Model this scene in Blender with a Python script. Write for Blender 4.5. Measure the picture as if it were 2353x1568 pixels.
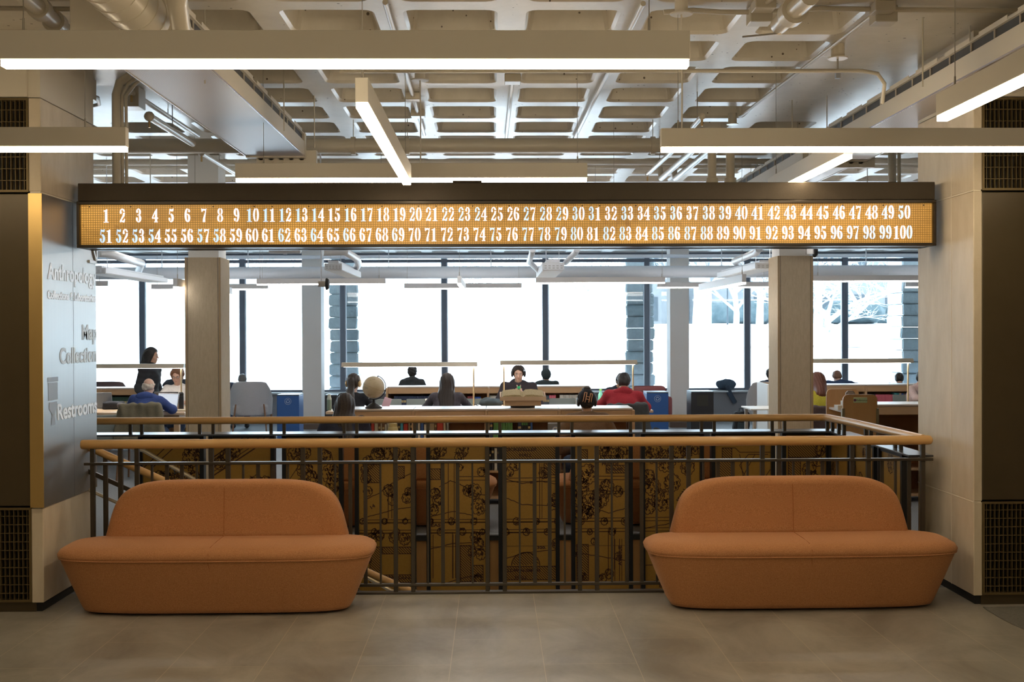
import bpy, bmesh, math, random
import numpy as np
from mathutils import Vector, Matrix, Euler
random.seed(7)
PI = math.pi
for o in list(bpy.data.objects): bpy.data.objects.remove(o, do_unlink=True)
SC = bpy.context.scene
COL = SC.collection

# ------------------------------------------------------------ camera
EYE = 1.76; FPX = 2670.0; CX, CY = 1176.5, 784.0
cam_data = bpy.data.cameras.new('camera'); cam = bpy.data.objects.new('camera', cam_data); COL.objects.link(cam)
cam_data.sensor_width = 36.0; cam_data.sensor_fit = 'HORIZONTAL'; cam_data.lens = FPX/2353*36.0
cam_data.clip_start = .05; cam_data.clip_end = 400
CR = Matrix.Rotation(-.0163, 3, 'Z') @ Matrix.Rotation(PI/2-.0085, 3, 'X') @ Matrix.Rotation(-.0038, 3, 'Z')
cam.matrix_world = Matrix.Translation((0, 0, EYE)) @ CR.to_4x4()
SC.camera = cam
def ray(px, py): return CR @ Vector(((px-CX)/FPX, -(py-CY)/FPX, -1))
def atY(px, py, Y):
    d = ray(px, py); t = Y/d.y; return d.x*t, EYE+d.z*t
def atZ(px, py, Z):
    d = ray(px, py); t = (Z-EYE)/d.z; return d.x*t, d.y*t
def X_(px, Y, py=900): return atY(px, py, Y)[0]
def Z_(py, Y, px=1133): return atY(px, py, Y)[1]

# ------------------------------------------------------------ world, sun, exposure
SC.view_settings.view_transform = 'Standard'; SC.view_settings.look = 'None'
SC.view_settings.exposure = 0.0; SC.view_settings.gamma = 1.0; SC.view_settings.use_curve_mapping = False
SC.cycles.use_denoising = True
SC.cycles.max_bounces = 10; SC.cycles.diffuse_bounces = 5; SC.cycles.glossy_bounces = 4
SC.cycles.transparent_max_bounces = 12; SC.cycles.sample_clamp_indirect = 6.0
SC.cycles.caustics_reflective = False; SC.cycles.caustics_refractive = False
WORLD_STRENGTH = 9.0
w = bpy.data.worlds.new('winter_sky'); SC.world = w; w.use_nodes = True
bg = w.node_tree.nodes['Background']; bg.inputs[0].default_value = (.70, .85, 1.0, 1); bg.inputs[1].default_value = WORLD_STRENGTH
sun_d = bpy.data.lights.new('sun', 'SUN'); sun_d.energy = 6.0; sun_d.angle = .02; sun_d.color = (1, .96, .9)
sun = bpy.data.objects.new('sun', sun_d); COL.objects.link(sun); sun.rotation_euler = (math.radians(38), 0, math.radians(35))
LAMP = 26.0           # emission of the linear pendants
LAMP_COL = (1.0, .80, .53)

# ------------------------------------------------------------ materials
MATS = {}
def mat(name, col, rough=.6, metal=0, noise=None, bump=0, bscale=200, spec=None, sheen=0, emit=None, estr=0, stretch=None, coat=0):
    """noise = (second colour, scale)"""
    if name in MATS: return MATS[name]
    m = bpy.data.materials.new(name); m.use_nodes = True; nt = m.node_tree; N = nt.nodes; L = nt.links
    b = N['Principled BSDF']; c = tuple(col)+(1,)
    b.inputs['Base Color'].default_value = c; b.inputs['Roughness'].default_value = rough; b.inputs['Metallic'].default_value = metal
    if spec is not None: b.inputs['Specular IOR Level'].default_value = spec
    if sheen: b.inputs['Sheen Weight'].default_value = sheen
    if coat: b.inputs['Coat Weight'].default_value = coat; b.inputs['Coat Roughness'].default_value = .12
    if emit: b.inputs['Emission Color'].default_value = tuple(emit)+(1,); b.inputs['Emission Strength'].default_value = estr
    if noise or bump:
        tc = N.new('ShaderNodeTexCoord'); mp = N.new('ShaderNodeMapping'); L.new(tc.outputs['Object'], mp.inputs[0])
        if stretch: mp.inputs['Scale'].default_value = stretch
    if noise:
        n = N.new('ShaderNodeTexNoise'); n.inputs['Scale'].default_value = noise[1]; n.inputs['Detail'].default_value = 6
        n.inputs['Roughness'].default_value = .65
        L.new(mp.outputs[0], n.inputs[0])
        r = N.new('ShaderNodeValToRGB'); r.color_ramp.elements[0].position = .3; r.color_ramp.elements[1].position = .7
        r.color_ramp.elements[0].color = c; r.color_ramp.elements[1].color = tuple(noise[0])+(1,)
        L.new(n.outputs[0], r.inputs[0]); L.new(r.outputs[0], b.inputs['Base Color'])
    if bump:
        n2 = N.new('ShaderNodeTexNoise'); n2.inputs['Scale'].default_value = bscale; n2.inputs['Detail'].default_value = 3
        L.new(mp.outputs[0], n2.inputs[0])
        bp = N.new('ShaderNodeBump'); bp.inputs['Strength'].default_value = bump; bp.inputs['Distance'].default_value = .004
        L.new(n2.outputs[0], bp.inputs['Height']); L.new(bp.outputs[0], b.inputs['Normal'])
    MATS[name] = m; return m

# ------------------------------------------------------------ mesh builder
class MB:
    def __init__(s): s.bm = bmesh.new()
    def box(s, x0, x1, y0, y1, z0, z1, bev=0, seg=2, mtx=None):
        r = bmesh.ops.create_cube(s.bm, size=1.0); v = r['verts']
        for q in v: q.co = Vector(((x0+x1)/2+q.co.x*(x1-x0), (y0+y1)/2+q.co.y*(y1-y0), (z0+z1)/2+q.co.z*(z1-z0)))
        if bev:
            es = list({e for q in v for e in q.link_edges})
            rr = bmesh.ops.bevel(s.bm, geom=es, offset=bev, segments=seg, affect='EDGES', profile=.5)
            v = list({q for f in rr['faces'] for q in f.verts} | {q for q in v if q.is_valid})
        if mtx is not None:
            for q in v: q.co = mtx @ q.co
        return s
    def frame(s, p0, p1, up=Vector((0, 0, 1))):
        d = (p1-p0).normalized(); u = up
        if abs(d.dot(u)) > .95: u = Vector((0, 1, 0))
        a = d.cross(u).normalized(); b = a.cross(d).normalized(); return a, b, d
    def bar(s, p0, p1, w, h):
        """rectangular bar between two points (w sideways, h upwards)"""
        p0 = Vector(p0); p1 = Vector(p1); a, b, d = s.frame(p0, p1)
        vs = [s.bm.verts.new(p+a*i*w/2+b*j*h/2) for p in (p0, p1) for i, j in ((-1, -1), (1, -1), (1, 1), (-1, 1))]
        for f in ((3, 2, 1, 0), (4, 5, 6, 7), (0, 1, 5, 4), (1, 2, 6, 5), (2, 3, 7, 6), (3, 0, 4, 7)): s.bm.faces.new([vs[i] for i in f])
        return s
    def tube(s, pts, r, n=12, cap=True):
        pts = [Vector(p) for p in pts]; R = r if isinstance(r, (list, tuple)) else [r]*len(pts); rings = []
        a = None
        for i, p in enumerate(pts):
            t = (pts[min(i+1, len(pts)-1)]-pts[max(i-1, 0)]).normalized()
            if a is None:
                u = Vector((0, 0, 1)) if abs(t.z) < .9 else Vector((1, 0, 0)); a = t.cross(u).normalized()
            else: a = (a-t*a.dot(t)).normalized()
            b = t.cross(a)
            rings.append([s.bm.verts.new(p+(a*math.cos(2*PI*k/n)+b*math.sin(2*PI*k/n))*R[i]) for k in range(n)])
        for q, w_ in zip(rings, rings[1:]):
            for k in range(n): s.bm.faces.new((q[k], q[(k+1) % n], w_[(k+1) % n], w_[k]))
        if cap: s.bm.faces.new(rings[0][::-1]); s.bm.faces.new(rings[-1])
        return s
    def lathe(s, prof, c=(0, 0, 0), n=24, axis='z', cap=True):
        """prof = [(r, h)]"""
        c = Vector(c); rings = []
        for r, h in prof:
            ring = []
            for k in range(n):
                x, y = r*math.cos(2*PI*k/n), r*math.sin(2*PI*k/n)
                v = (x, y, h) if axis == 'z' else ((h, x, y) if axis == 'x' else (y, h, x))
                ring.append(s.bm.verts.new(c+Vector(v)))
            rings.append(ring)
        for q, w_ in zip(rings, rings[1:]):
            for k in range(n): s.bm.faces.new((q[k], q[(k+1) % n], w_[(k+1) % n], w_[k]))
        if cap: s.bm.faces.new(rings[0][::-1]); s.bm.faces.new(rings[-1])
        return s
    def prism(s, poly, d, o=(0, 0, 0), ax=(1, 0, 0), ay=(0, 0, 1), bev=0):
        """extrude a 2-D outline by vector d"""
        o = Vector(o); ax = Vector(ax); ay = Vector(ay); d = Vector(d)
        A = [s.bm.verts.new(o+ax*x+ay*y) for x, y in poly]; B = [s.bm.verts.new(q.co+d) for q in A]; n = len(A)
        fs = [s.bm.faces.new(A[::-1]), s.bm.faces.new(B)]
        for i in range(n): fs.append(s.bm.faces.new((A[i], A[(i+1) % n], B[(i+1) % n], B[i])))
        if bev: bmesh.ops.bevel(s.bm, geom=list(fs[0].edges)+list(fs[1].edges), offset=bev, segments=2, affect='EDGES')
        return s
    def sphere(s, c, r, sub=3, sc=(1, 1, 1)):
        rr = bmesh.ops.create_icosphere(s.bm, subdivisions=sub, radius=r)
        for q in rr['verts']: q.co = Vector(c)+Vector((q.co.x*sc[0], q.co.y*sc[1], q.co.z*sc[2]))
        return s
    def build(s, name, m, parent=None, smooth=False, ang=.6, loc=None):
        bmesh.ops.recalc_face_normals(s.bm, faces=s.bm.faces[:])
        me = bpy.data.meshes.new(name); s.bm.to_mesh(me); s.bm.free()
        o = bpy.data.objects.new(name, me); COL.objects.link(o)
        for mm in (m if isinstance(m, (list, tuple)) else [m]): me.materials.append(mm)
        if smooth: smooth_mesh(me, ang)
        if parent: o.parent = parent
        if loc: o.location = loc
        return o
def smooth_mesh(me, ang=.6):
    for p in me.polygons: p.use_smooth = True
    try: me.set_sharp_from_angle(angle=ang)
    except Exception: pass
def empty(name, loc=(0, 0, 0), rz=0):
    o = bpy.data.objects.new(name, None); COL.objects.link(o); o.location = loc; o.rotation_euler = (0, 0, rz); o.empty_display_size = .1; return o
def tag(o, label=None, cat=None, group=None, kind=None):
    if label: o['label'] = label
    if cat: o['category'] = cat
    if group: o['group'] = group
    if kind: o['kind'] = kind
    return o
def thing(name, label, cat, loc=(0, 0, 0), rz=0, group=None): return tag(empty(name, loc, rz), label, cat, group)
def struct(o, label=None, cat=None):
    o['kind'] = 'structure'
    if label: o['label'] = label
    if cat: o['category'] = cat
    return o
KIDS = {}
def copy_tree(o, parent=None):
    c = o.copy(); COL.objects.link(c)
    if parent: c.parent = parent
    for ch in [x for x in COL.objects if x.parent == o]: copy_tree(ch, c)
    return c
def text_mesh(name, body, size, m, parent=None, ext=.001, sx=1.0, align='LEFT', bold=0.0, shear=0):
    """text in the XY plane, converted to a mesh"""
    cu = bpy.data.curves.new(name, 'FONT'); cu.body = body; cu.size = size; cu.extrude = ext; cu.align_x = align; cu.offset = bold; cu.shear = shear
    cu.resolution_u = 4
    t = bpy.data.objects.new(name+'_tmp', cu); COL.objects.link(t)
    dg = bpy.context.evaluated_depsgraph_get(); me = bpy.data.meshes.new_from_object(t.evaluated_get(dg))
    bpy.data.objects.remove(t, do_unlink=True)
    me.name = name
    for v in me.vertices: v.co.x *= sx
    me.materials.clear(); me.materials.append(m)
    o = bpy.data.objects.new(name, me); COL.objects.link(o)
    if parent: o.parent = parent
    return o

# ------------------------------------------------------------ soft-body mesher (smooth union of round cones and ellipsoids)
def surfnet(F, org, h):
    nx, ny, nz = F.shape; ins = F < 0
    corners = [(i, j, k) for i in (0, 1) for j in (0, 1) for k in (0, 1)]
    def cut(A, c): return A[c[0]:nx-1+c[0], c[1]:ny-1+c[1], c[2]:nz-1+c[2]]
    cnt = sum(cut(ins, c).astype(np.int8) for c in corners); act = (cnt > 0) & (cnt < 8)
    idx = -np.ones(act.shape, np.int64); I = np.argwhere(act); idx[act] = np.arange(len(I))
    vals = {c: F[I[:, 0]+c[0], I[:, 1]+c[1], I[:, 2]+c[2]] for c in corners}
    P = np.zeros((len(I), 3)); W = np.zeros(len(I))
    for a in corners:
        for ax in range(3):
            if a[ax]: continue
            b = list(a); b[ax] = 1; b = tuple(b); va, vb = vals[a], vals[b]; m = (va < 0) != (vb < 0)
            t = np.where(m, va/np.where(m, va-vb, 1), 0)
            q = np.tile(np.array(a, float), (len(I), 1)); q[:, ax] = t
            P[m] += q[m]; W[m] += 1
    V = (I+P/np.maximum(W, 1)[:, None])*h+np.array(org)
    faces = []
    for ax in range(3):
        o1, o2 = (ax+1) % 3, (ax+2) % 3
        lo = [0]*3; lo[o1] = lo[o2] = 1
        sl0 = [slice(None)]*3
        A = ins; sh = list(F.shape); sh[ax] -= 1
        g0 = tuple(slice(0, -1) if i == ax else slice(None) for i in range(3)); g1 = tuple(slice(1, None) if i == ax else slice(None) for i in range(3))
        ed = A[g0] != A[g1]; E = np.argwhere(ed)
        ok = (E[:, o1] > 0) & (E[:, o2] > 0) & (E[:, o1] < F.shape[o1]-1) & (E[:, o2] < F.shape[o2]-1); E = E[ok]
        s_in = A[E[:, 0], E[:, 1], E[:, 2]]
        def g(d1, d2):
            Q = E.copy(); Q[:, o1] += d1; Q[:, o2] += d2; return idx[Q[:, 0], Q[:, 1], Q[:, 2]]
        q = np.stack([g(-1, -1), g(0, -1), g(0, 0), g(-1, 0)], 1)
        q[~s_in] = q[~s_in][:, ::-1]; faces.append(q)
    return V, np.concatenate(faces)
class Soft:
    def __init__(s, lo, hi, h=.01):
        s.h = h; s.lo = np.array(lo, float); n = np.ceil((np.array(hi)-s.lo)/h).astype(int)+1
        s.ax = [s.lo[i]+np.arange(n[i])*h for i in range(3)]; s.F = np.full(tuple(n), .25)
    def region(s, lo, hi):
        r = []
        for i in range(3):
            a = int(max(0, math.floor((lo[i]-s.lo[i])/s.h))); b = int(min(len(s.ax[i]), math.ceil((hi[i]-s.lo[i])/s.h)+1)); r.append(slice(a, max(a, b)))
        return tuple(r), s.ax[0][r[0]][:, None, None], s.ax[1][r[1]][None, :, None], s.ax[2][r[2]][None, None, :]
    def _put(s, reg, d, k, sub=False):
        f = s.F[reg]
        if sub: d = -d; hh = np.clip(.5-.5*(d-f)/k, 0, 1); s.F[reg] = d*(1-hh)+f*hh+k*hh*(1-hh); return
        hh = np.clip(.5+.5*(d-f)/k, 0, 1); s.F[reg] = d*(1-hh)+f*hh-k*hh*(1-hh)
    def cone(s, a, b, ra, rb=None, k=.02, sub=False):
        rb = ra if rb is None else rb; a = np.array(a, float); b = np.array(b, float); m = max(ra, rb)+k*1.5+.03
        reg, x, y, z = s.region(np.minimum(a, b)-m, np.maximum(a, b)+m)
        if s.F[reg].size == 0: return s
        ab = b-a; t = np.clip(((x-a[0])*ab[0]+(y-a[1])*ab[1]+(z-a[2])*ab[2])/max(ab@ab, 1e-9), 0, 1)
        d = np.sqrt((x-a[0]-ab[0]*t)**2+(y-a[1]-ab[1]*t)**2+(z-a[2]-ab[2]*t)**2)-(ra+(rb-ra)*t)
        s._put(reg, d, k, sub); return s
    def ell(s, c, r, k=.02, M=None, sub=False, box=False):
        c = np.array(c, float); r = np.array(r, float); m = max(r)+k*1.5+.03
        reg, x, y, z = s.region(c-m, c+m)
        if s.F[reg].size == 0: return s
        X, Y, Z = x-c[0], y-c[1], z-c[2]
        if M is not None:
            M = np.array(M); X, Y, Z = (M[0, 0]*X+M[1, 0]*Y+M[2, 0]*Z, M[0, 1]*X+M[1, 1]*Y+M[2, 1]*Z, M[0, 2]*X+M[1, 2]*Y+M[2, 2]*Z)
        if box:
            rr = min(r)*.5; q = [np.abs(Q)-(r[i]-rr) for i, Q in enumerate((X, Y, Z))]
            d = np.sqrt(sum(np.maximum(a, 0)**2 for a in q))+np.minimum(np.maximum(np.maximum(q[0], q[1]), q[2]), 0)-rr
        else:
            k0 = np.sqrt((X/r[0])**2+(Y/r[1])**2+(Z/r[2])**2); k1 = np.sqrt((X/r[0]**2)**2+(Y/r[1]**2)**2+(Z/r[2]**2)**2)
            d = k0*(k0-1)/np.maximum(k1, 1e-6)
        s._put(reg, d, k, sub); return s
    def fn(s, f): s.F = f(s.F, s.ax[0][:, None, None], s.ax[1][None, :, None], s.ax[2][None, None, :]); return s
    def plane(s, p, n):
        p = np.array(p, float); n = np.array(n, float); n /= np.linalg.norm(n)
        return s.fn(lambda F, x, y, z: np.maximum(F, (x-p[0])*n[0]+(y-p[1])*n[1]+(z-p[2])*n[2]))
    def build(s, name, m, parent=None, loc=None):
        for i in range(3):
            sl = [slice(None)]*3; sl[i] = 0; s.F[tuple(sl)] = .2; sl[i] = -1; s.F[tuple(sl)] = .2
        V, Q = surfnet(s.F, s.lo, s.h)
        me = bpy.data.meshes.new(name); me.from_pydata(V.tolist(), [], Q.tolist()); me.materials.append(m)
        for p in me.polygons: p.use_smooth = True
        o = bpy.data.objects.new(name, me); COL.objects.link(o)
        if parent: o.parent = parent
        if loc: o.location = loc
        return o
def wob(x, y, z, f=40, a=.004):
    return a*(np.sin(x*f+1.3*np.sin(z*f*.6))*np.sin(y*f*1.1+.7)+.6*np.sin(z*f*.9+x*f*.5+2))
# ------------------------------------------------------------ surface materials
def floor_mat():
    m = bpy.data.materials.new('stone_tile'); m.use_nodes = True; nt = m.node_tree; N = nt.nodes; L = nt.links; b = N['Principled BSDF']
    tc = N.new('ShaderNodeTexCoord'); mp = N.new('ShaderNodeMapping'); L.new(tc.outputs['Object'], mp.inputs[0])
    mp.inputs['Rotation'].default_value = (0, 0, PI/2); mp.inputs['Location'].default_value = (TILE_OFF[0], TILE_OFF[1], 0)
    br = N.new('ShaderNodeTexBrick'); L.new(mp.outputs[0], br.inputs[0]); br.inputs['Scale'].default_value = 1
    br.inputs['Brick Width'].default_value = 1.0; br.inputs['Row Height'].default_value = .492; br.inputs['Mortar Size'].default_value = .0019
    br.inputs['Mortar Smooth'].default_value = .1; br.offset = .5
    br.inputs['Color1'].default_value = (.95, .95, .95, 1); br.inputs['Color2'].default_value = (1.06, 1.06, 1.04, 1)
    n1 = N.new('ShaderNodeTexNoise'); n1.inputs['Scale'].default_value = 1.5; n1.inputs['Detail'].default_value = 9; n1.inputs['Roughness'].default_value = .68; n1.inputs['Distortion'].default_value = .6
    mp2 = N.new('ShaderNodeMapping'); mp2.inputs['Scale'].default_value = (1.2, .8, 1); L.new(tc.outputs['Object'], mp2.inputs[0]); L.new(mp2.outputs[0], n1.inputs[0])
    rp = N.new('ShaderNodeValToRGB'); rp.color_ramp.elements[0].position = .35; rp.color_ramp.elements[1].position = .67
    rp.color_ramp.elements[0].color = (.235, .215, .18, 1); rp.color_ramp.elements[1].color = (.415, .39, .34, 1); L.new(n1.outputs[0], rp.inputs[0])
    mx = N.new('ShaderNodeMix'); mx.data_type = 'RGBA'; mx.blend_type = 'MULTIPLY'; mx.inputs[0].default_value = 1; L.new(rp.outputs[0], mx.inputs[6]); L.new(br.outputs[0], mx.inputs[7])
    mo = N.new('ShaderNodeMix'); mo.data_type = 'RGBA'; L.new(br.outputs['Fac'], mo.inputs[0]); L.new(mx.outputs[2], mo.inputs[6]); mo.inputs[7].default_value = (.50, .45, .34, 1)
    L.new(mo.outputs[2], b.inputs['Base Color'])
    n2 = N.new('ShaderNodeTexNoise'); n2.inputs['Scale'].default_value = 2.5; n2.inputs['Detail'].default_value = 3; L.new(tc.outputs['Object'], n2.inputs[0])
    r2 = N.new('ShaderNodeMapRange'); r2.inputs['To Min'].default_value = .27; r2.inputs['To Max'].default_value = .36; L.new(n2.outputs[0], r2.inputs[0]); L.new(r2.outputs[0], b.inputs['Roughness'])
    bp = N.new('ShaderNodeBump'); bp.inputs['Strength'].default_value = .05; bp.inputs['Distance'].default_value = .002; L.new(n1.outputs[0], bp.inputs['Height']); L.new(bp.outputs[0], b.inputs['Normal'])
    b.inputs['Specular IOR Level'].default_value = .4
    return m
TILE_OFF = (.12, .23)
M_TILE = floor_mat()
M_CARPET = mat('grey_carpet', (.20, .21, .22), .95, noise=((.33, .34, .35), 90), bump=.5, bscale=300)
M_CONC = mat('painted_concrete', (.62, .575, .49), .30, noise=((.72, .675, .59), 5), bump=.22, bscale=26, spec=.7)
def concrete_holes():
    nt = M_CONC.node_tree; N = nt.nodes; L = nt.links; b = N['Principled BSDF']
    v = N.new('ShaderNodeTexVoronoi'); v.inputs['Scale'].default_value = 14; tc = N.new('ShaderNodeTexCoord'); L.new(tc.outputs['Object'], v.inputs[0])
    n = N.new('ShaderNodeTexNoise'); n.inputs['Scale'].default_value = 3; L.new(tc.outputs['Object'], n.inputs[0])
    r = N.new('ShaderNodeMapRange'); r.inputs['From Min'].default_value = .4; r.inputs['From Max'].default_value = .75; r.inputs['To Min'].default_value = .02; r.inputs['To Max'].default_value = .17; L.new(n.outputs[0], r.inputs[0])
    lt = N.new('ShaderNodeMath'); lt.operation = 'LESS_THAN'; L.new(v.outputs['Distance'], lt.inputs[0]); L.new(r.outputs[0], lt.inputs[1])
    src = b.inputs['Base Color'].links[0].from_socket
    mx = N.new('ShaderNodeMix'); mx.data_type = 'RGBA'; L.new(lt.outputs[0], mx.inputs[0]); L.new(src, mx.inputs[6]); mx.inputs[7].default_value = (.12, .09, .06, 1); L.new(mx.outputs[2], b.inputs['Base Color'])
concrete_holes()
M_STONE = mat('limestone', (.56, .48, .36), .62, noise=((.66, .58, .46), 3.2), bump=.10, bscale=60, stretch=(3, 3, 1))
M_JOINT = mat('joint_mortar', (.78, .72, .60), .8)
M_CREAM = mat('cream_paint', (.62, .57, .48), .6)
M_WHITE = mat('white_paint', (.80, .79, .76), .5)
M_BRONZE = mat('dark_bronze_panel', (.072, .054, .028), .38, metal=.25, noise=((.088, .066, .036), 2))
M_GRILLE = mat('grille_bronze', (.16, .115, .05), .5, metal=.4)
M_BLACK = mat('matt_black', (.012, .012, .012), .6)
M_DARKGREY = mat('dark_grey_panel', (.20, .20, .22), .55)
M_MULL = mat('dark_anodised_frame', (.13, .15, .19), .45, metal=.2)  # colour lifted and blued to stand in for window glare
M_SILL = mat('pale_sill', (.62, .66, .70), .35)
M_STEEL = mat('brushed_steel', (.55, .54, .52), .3, metal=.9)
def glass_mat():
    m = bpy.data.materials.new('window_glass'); m.use_nodes = True; N = m.node_tree.nodes; L = m.node_tree.links; N.clear()
    o = N.new('ShaderNodeOutputMaterial'); t = N.new('ShaderNodeBsdfTransparent'); t.inputs[0].default_value = (.93, .97, .97, 1); g = N.new('ShaderNodeBsdfGlossy'); g.inputs['Roughness'].default_value = .03
    f = N.new('ShaderNodeFresnel'); f.inputs[0].default_value = 1.45; mx = N.new('ShaderNodeMixShader'); L.new(f.outputs[0], mx.inputs[0]); L.new(t.outputs[0], mx.inputs[1]); L.new(g.outputs[0], mx.inputs[2]); L.new(mx.outputs[0], o.inputs[0]); return m
M_GLASS = glass_mat()

RIB = 3.66            # underside of the ribs
WELL = (-3.12, 2.90, 7.86, 9.98)   # stair opening x0 x1 y0 y1
WINY = 22.9
PLX, PRX = -2.835, 3.06; PY0, PY1 = 7.35, 8.32
LOWC = 3.30; LOWY = 17.3

# ------------------------------------------------------------ floors
def slab(name, polys, z0, z1, m):
    b = MB()
    for x0, x1, y0, y1 in polys: b.box(x0, x1, y0, y1, z0, z1)
    o = b.build(name, m); struct(o); return o
struct(slab('floor', [(-7, 7, -5, WELL[2])], -.3, 0, M_TILE), 'grey stone tile floor in front of the sofas', 'floor')
struct(slab('floor', [(-12, WELL[0], WELL[2], 10.0), (-12, 12, WELL[3], WINY+.1), (WELL[1], 12, WELL[2], 10.0)], -.3, 0, M_CARPET), 'grey carpet floor of the reading room', 'floor')
# carpet inlay at the right with a curved edge
pts = [atZ(*p, 0) for p in ((2243, 1392), (2268, 1404), (2300, 1423), (2325, 1436), (2353, 1448), (2420, 1470), (2520, 1490))]
poly = [(PRX+.03, 7.28)]+[(x, y) for x, y in pts[1:]]+[(7, pts[-1][1]-.1), (7, 7.28)]
o = MB().prism([(x, y) for x, y in poly], (0, 0, .006), (0, 0, .0005), (1, 0, 0), (0, 1, 0)).build('carpet_inlay', mat('dark_hall_carpet', (.11, .105, .09), .95, noise=((.20, .19, .165), 90), bump=.5, bscale=300))
tag(o, 'grey carpet area with a curved edge beside the right wall', 'carpet')
# ------------------------------------------------------------ waffle ceilings
def waffle(name, X0, X1, Y0, Y1, ox, oy, p, z, depth, rib, m, skip=None, solid=()):
    bm = bmesh.new(); i0 = math.floor((X0-ox)/p); i1 = math.ceil((X1-ox)/p); j0 = math.floor((Y0-oy)/p); j1 = math.ceil((Y1-oy)/p)
    def ring(cx, cy, hw, rad, zz):
        out = []
        for q, (sx, sy) in enumerate(((1, 1), (-1, 1), (-1, -1), (1, -1))):
            for a in range(4):
                t = PI/2*q+PI/2*a/3; out.append(bm.verts.new((cx+sx*(hw-rad)+rad*math.cos(t), cy+sy*(hw-rad)+rad*math.sin(t), zz)))
        return out
    for i in range(i0, i1):
        for j in range(j0, j1):
            cx, cy = ox+(i+.5)*p, oy+(j+.5)*p; h = p/2
            C = [bm.verts.new((cx+sx*h, cy+sy*h, z)) for sx, sy in ((1, 1), (-1, 1), (-1, -1), (1, -1))]
            if skip and skip(cx, cy): bm.faces.new(C[::-1]); continue
            R0 = ring(cx, cy, h-rib/2, .07, z); R1 = ring(cx, cy, h-rib/2-.018, .06, z+.02); R2 = ring(cx, cy, h-rib/2-.07, .05, z+depth)
            for q in range(4):
                a = R0[q*4:q*4+4]; bm.faces.new([C[q]]+a[::-1]); nx = R0[((q+1) % 4)*4]
                bm.faces.new([C[q], a[3], nx, C[(q+1) % 4]])
            for A, B in ((R0, R1), (R1, R2)):
                for k in range(16): bm.faces.new((A[k], B[k], B[(k+1) % 16], A[(k+1) % 16]))
            bm.faces.new(R2)
    bmesh.ops.remove_doubles(bm, verts=bm.verts[:], dist=.0005)
    for f in bm.faces: f.normal_update()
    me = bpy.data.meshes.new(name); bm.to_mesh(me); bm.free(); me.materials.append(m)
    o = bpy.data.objects.new(name, me); COL.objects.link(o); smooth_mesh(me, .5); struct(o); return o
PW = .735; OX = atZ(1174, 68, RIB)[0]; OY = atZ(1157, 197, RIB)[1]
def solidzone(x, y): return (x > 2.28 or x < -2.05) and 6.4 < y < 10.3 and (x > 0 or y > 6.9)
struct(waffle('ceiling', -7, 7, -5, LOWY, OX, OY, PW, RIB, .30, .17, M_CONC, solidzone), 'painted concrete waffle slab ceiling', 'ceiling')
slab('ceiling', [(-12, 12, -5, LOWY)], RIB+.31, RIB+.5, M_CONC)
slab('ceiling', [(-12, -7.1, 7, LOWY), (7.4, 12, 7, LOWY)], RIB, RIB+.3, M_CONC)
struct(waffle('ceiling', -11.5, 11.5, LOWY, WINY, OX, LOWY, .70, LOWC, .22, .2, M_WHITE), 'lower white coffered ceiling along the windows', 'ceiling')
slab('ceiling', [(-12, 12, LOWY, WINY+.5)], LOWC+.23, LOWC+.6, M_WHITE)
slab('trim_1', [(-12, 12, LOWY-.15, LOWY-.001)], LOWC, RIB+.3, M_WHITE)
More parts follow.
